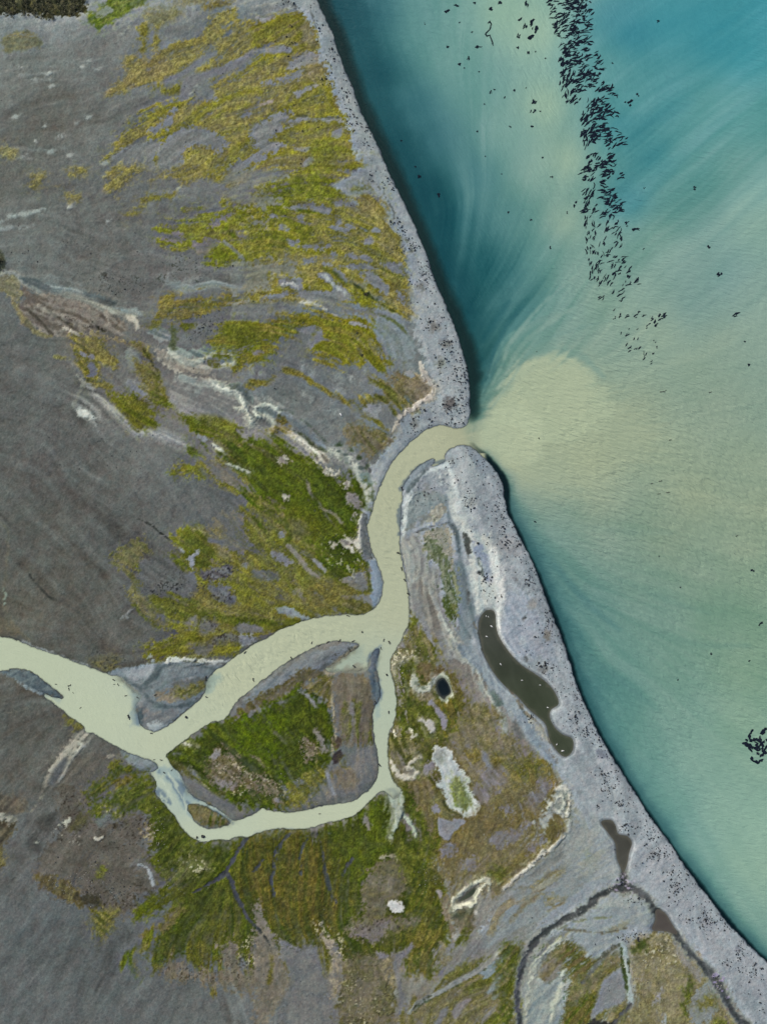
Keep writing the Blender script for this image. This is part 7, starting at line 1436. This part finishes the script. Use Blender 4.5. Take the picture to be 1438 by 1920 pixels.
# white birds: long necked, afloat on the brown pond
def bird_me():
    V_, F_ = [], []; seg = 10
    sp = [(-.62, .20, .03, .02), (-.50, .20, .10, .05), (-.32, .18, .20, .14), (-.08, .16, .25, .19), (.14, .16, .23, .19), (.30, .20, .16, .16), (.38, .30, .085, .10), (.40, .42, .06, .06), (.43, .56, .05, .05), (.47, .68, .055, .055), (.54, .73, .06, .06), (.61, .72, .05, .05), (.67, .70, .03, .025), (.75, .685, .012, .01)]
    for x, z, w, h in sp:
        for k in range(seg):
            a = 2*math.pi*k/seg; V_.append((x, w*math.cos(a), z+h*math.sin(a)))
    for i in range(len(sp)-1):
        for k in range(seg): F_.append((i*seg+k, i*seg+(k+1) % seg, (i+1)*seg+(k+1) % seg, (i+1)*seg+k))
    F_.append(tuple(reversed(range(seg)))); F_.append(tuple(range((len(sp)-1)*seg, len(sp)*seg)))
    # folded wings: two raised lobes over the back
    for s in (-1, 1):
        o_ = len(V_); rings = [(-.58, .02, .02), (-.42, .07, .06), (-.15, .10, .10), (.10, .09, .09), (.22, .03, .03)]
        for x, w, h in rings:
            for k in range(6):
                a = 2*math.pi*k/6; V_.append((x, s*.15+w*math.cos(a), .27+h*math.sin(a)))
        for i in range(4):
            for k in range(6): F_.append((o_+i*6+k, o_+i*6+(k+1) % 6, o_+(i+1)*6+(k+1) % 6, o_+(i+1)*6+k))
        F_.append(tuple(o_+k for k in range(6))); F_.append(tuple(o_+24+k for k in range(6)))
    me = pyd('white_bird', V_, F_, M_BIRD); me.materials.append(M_BEAK)
    for p in me.polygons:
        if p.center.x > .68: p.material_index = 1
    return me
BM = bird_me()
for (u, v, a, s, lab) in ((921,1174,-35,1.5,'large white bird floating in the upper part of the long brown pond'),(912,1193,-20,1.3,'white bird afloat near the left bank of the long brown pond'),(938,1245,-60,1.3,'white bird afloat mid water where the long brown pond bends'),(978,1275,0,1.1,'white bird afloat left of centre in the broad part of the brown pond'),
    (1012,1284,0,1.0,'white bird afloat near the right bank of the broad part of the brown pond'),(1026,1326,-15,1.1,'white bird afloat above the narrow neck of the long brown pond'),(1043,1395,60,1.1,'white bird afloat in the foot of the long brown pond, the upper of two'),(1054,1407,10,1.6,'brightest white bird afloat in the foot of the long brown pond, the lower of two'),
    (911,1155,-80,.9,'small white bird at the very top of the long brown pond, the left of two'),(915,1156,-70,.8,'small white bird at the very top of the long brown pond, the right of two')):
    o = link('white_bird', BM, None); o.location = px(u, v, POND_Z); o.rotation_euler = (0, 0, math.radians(a)); o.scale = (s*1.0,)*3; tag(o, lab, 'bird', 'white birds on the brown pond')
o = link('white_bird', BM, None); o.location = px(639.5, 778, hz(639, 778)); o.rotation_euler = (0, 0, math.radians(-60)); o.scale = (1.9,)*3; tag(o, 'white bird resting on the open grey gravel of the plain', 'bird')

# shrubs
def leaf_cloud(V_, F_, x0, y0, z0, rad, hgt, n, r, s0=.16, s1=.34):
    for k in range(n):
        a = r.uniform(0, 6.28); q = rad*math.sqrt(r.random())*r.uniform(.7, 1.1); z = z0+hgt*(1-(q/rad)**2*.7)*r.uniform(.35, 1.05); x, y = x0+q*math.cos(a), y0+q*math.sin(a); s = r.uniform(s0, s1)
        ax = (r.gauss(0, 1), r.gauss(0, 1), r.gauss(0, .6)); l = math.sqrt(sum(c*c for c in ax)) or 1; ax = [c/l*s for c in ax]; bx = (r.gauss(0, 1), r.gauss(0, 1), r.gauss(0, .6)); l = math.sqrt(sum(c*c for c in bx)) or 1; bx = [c/l*s*.7 for c in bx]
        o_ = len(V_); V_ += [(x-ax[0]-bx[0], y-ax[1]-bx[1], z-ax[2]-bx[2]), (x+ax[0]-bx[0], y+ax[1]-bx[1], z+ax[2]-bx[2]), (x+ax[0]+bx[0], y+ax[1]+bx[1], z+ax[2]+bx[2]), (x-ax[0]+bx[0], y-ax[1]+bx[1], z-ax[2]+bx[2])]; F_.append((o_, o_+1, o_+2, o_+3))
V_, F_ = [], []; sr = random.Random(21)
THK = [(-150,-150),(300,-150),(190,-40),(166,-5),(164,10),(154,26),(142,34),(122,32),(105,38),(90,42),(75,36),(45,33),(20,36),(0,34),(-150,34)]
def inpoly(p, x, y):
    c = False
    for i in range(len(p)):
        (x0, y0), (x1, y1) = p[i-1], p[i]
        if (y0 > y) != (y1 > y) and x < (x1-x0)*(y-y0)/(y1-y0)+x0: c = not c
    return c
for k in range(2300):
    u, v = sr.uniform(-140, 230), sr.uniform(-120, 40)
    if inpoly(THK, u, v): leaf_cloud(V_, F_, (u-CU)*PXM, (CV-v)*PXM, hz(u, v)-.1, sr.uniform(.7, 1.5), sr.uniform(.8, 2.0), 26, sr, .14, .32)
o = link('thicket', pyd('thicket', V_, F_, M_LEAF, False), None); o['kind'] = 'stuff'
def shrub(u, v, rad, lab, group=None):
    e = bpy.data.objects.new('low_shrub', None); scene.collection.objects.link(e); e.location = px(u, v, hz(u, v)); tag(e, lab, 'shrub', group)
    V_, F_ = [], []; leaf_cloud(V_, F_, 0, 0, 0, rad, rad*.8, int(60*rad), sr, .12, .26); link('foliage', pyd('foliage', V_, F_, M_LEAF, False), None, e)
    V_, F_ = [], []
    for k in range(4): a = sr.uniform(0, 6.28); strand(V_, F_, 0, 0, a, rad*.7, .09, rad*.35, sr)
    link('branches', pyd('branches', V_, F_, M_TWIG), None, e)
shrub(4,492,3.2,'dark rounded shrub at the left edge above the eroded bank'); shrub(-2,506,2.6,'lower dark shrub cut by the left edge above the eroded bank')
shrub(686,553,1.3,'dark shrub on the moss near the wide upper beach, uppermost of three'); shrub(670,625,.9,'small dark shrub on the moss, middle of three'); shrub(678,667,1.2,'dark shrub at the lower edge of the moss, lowest of three')
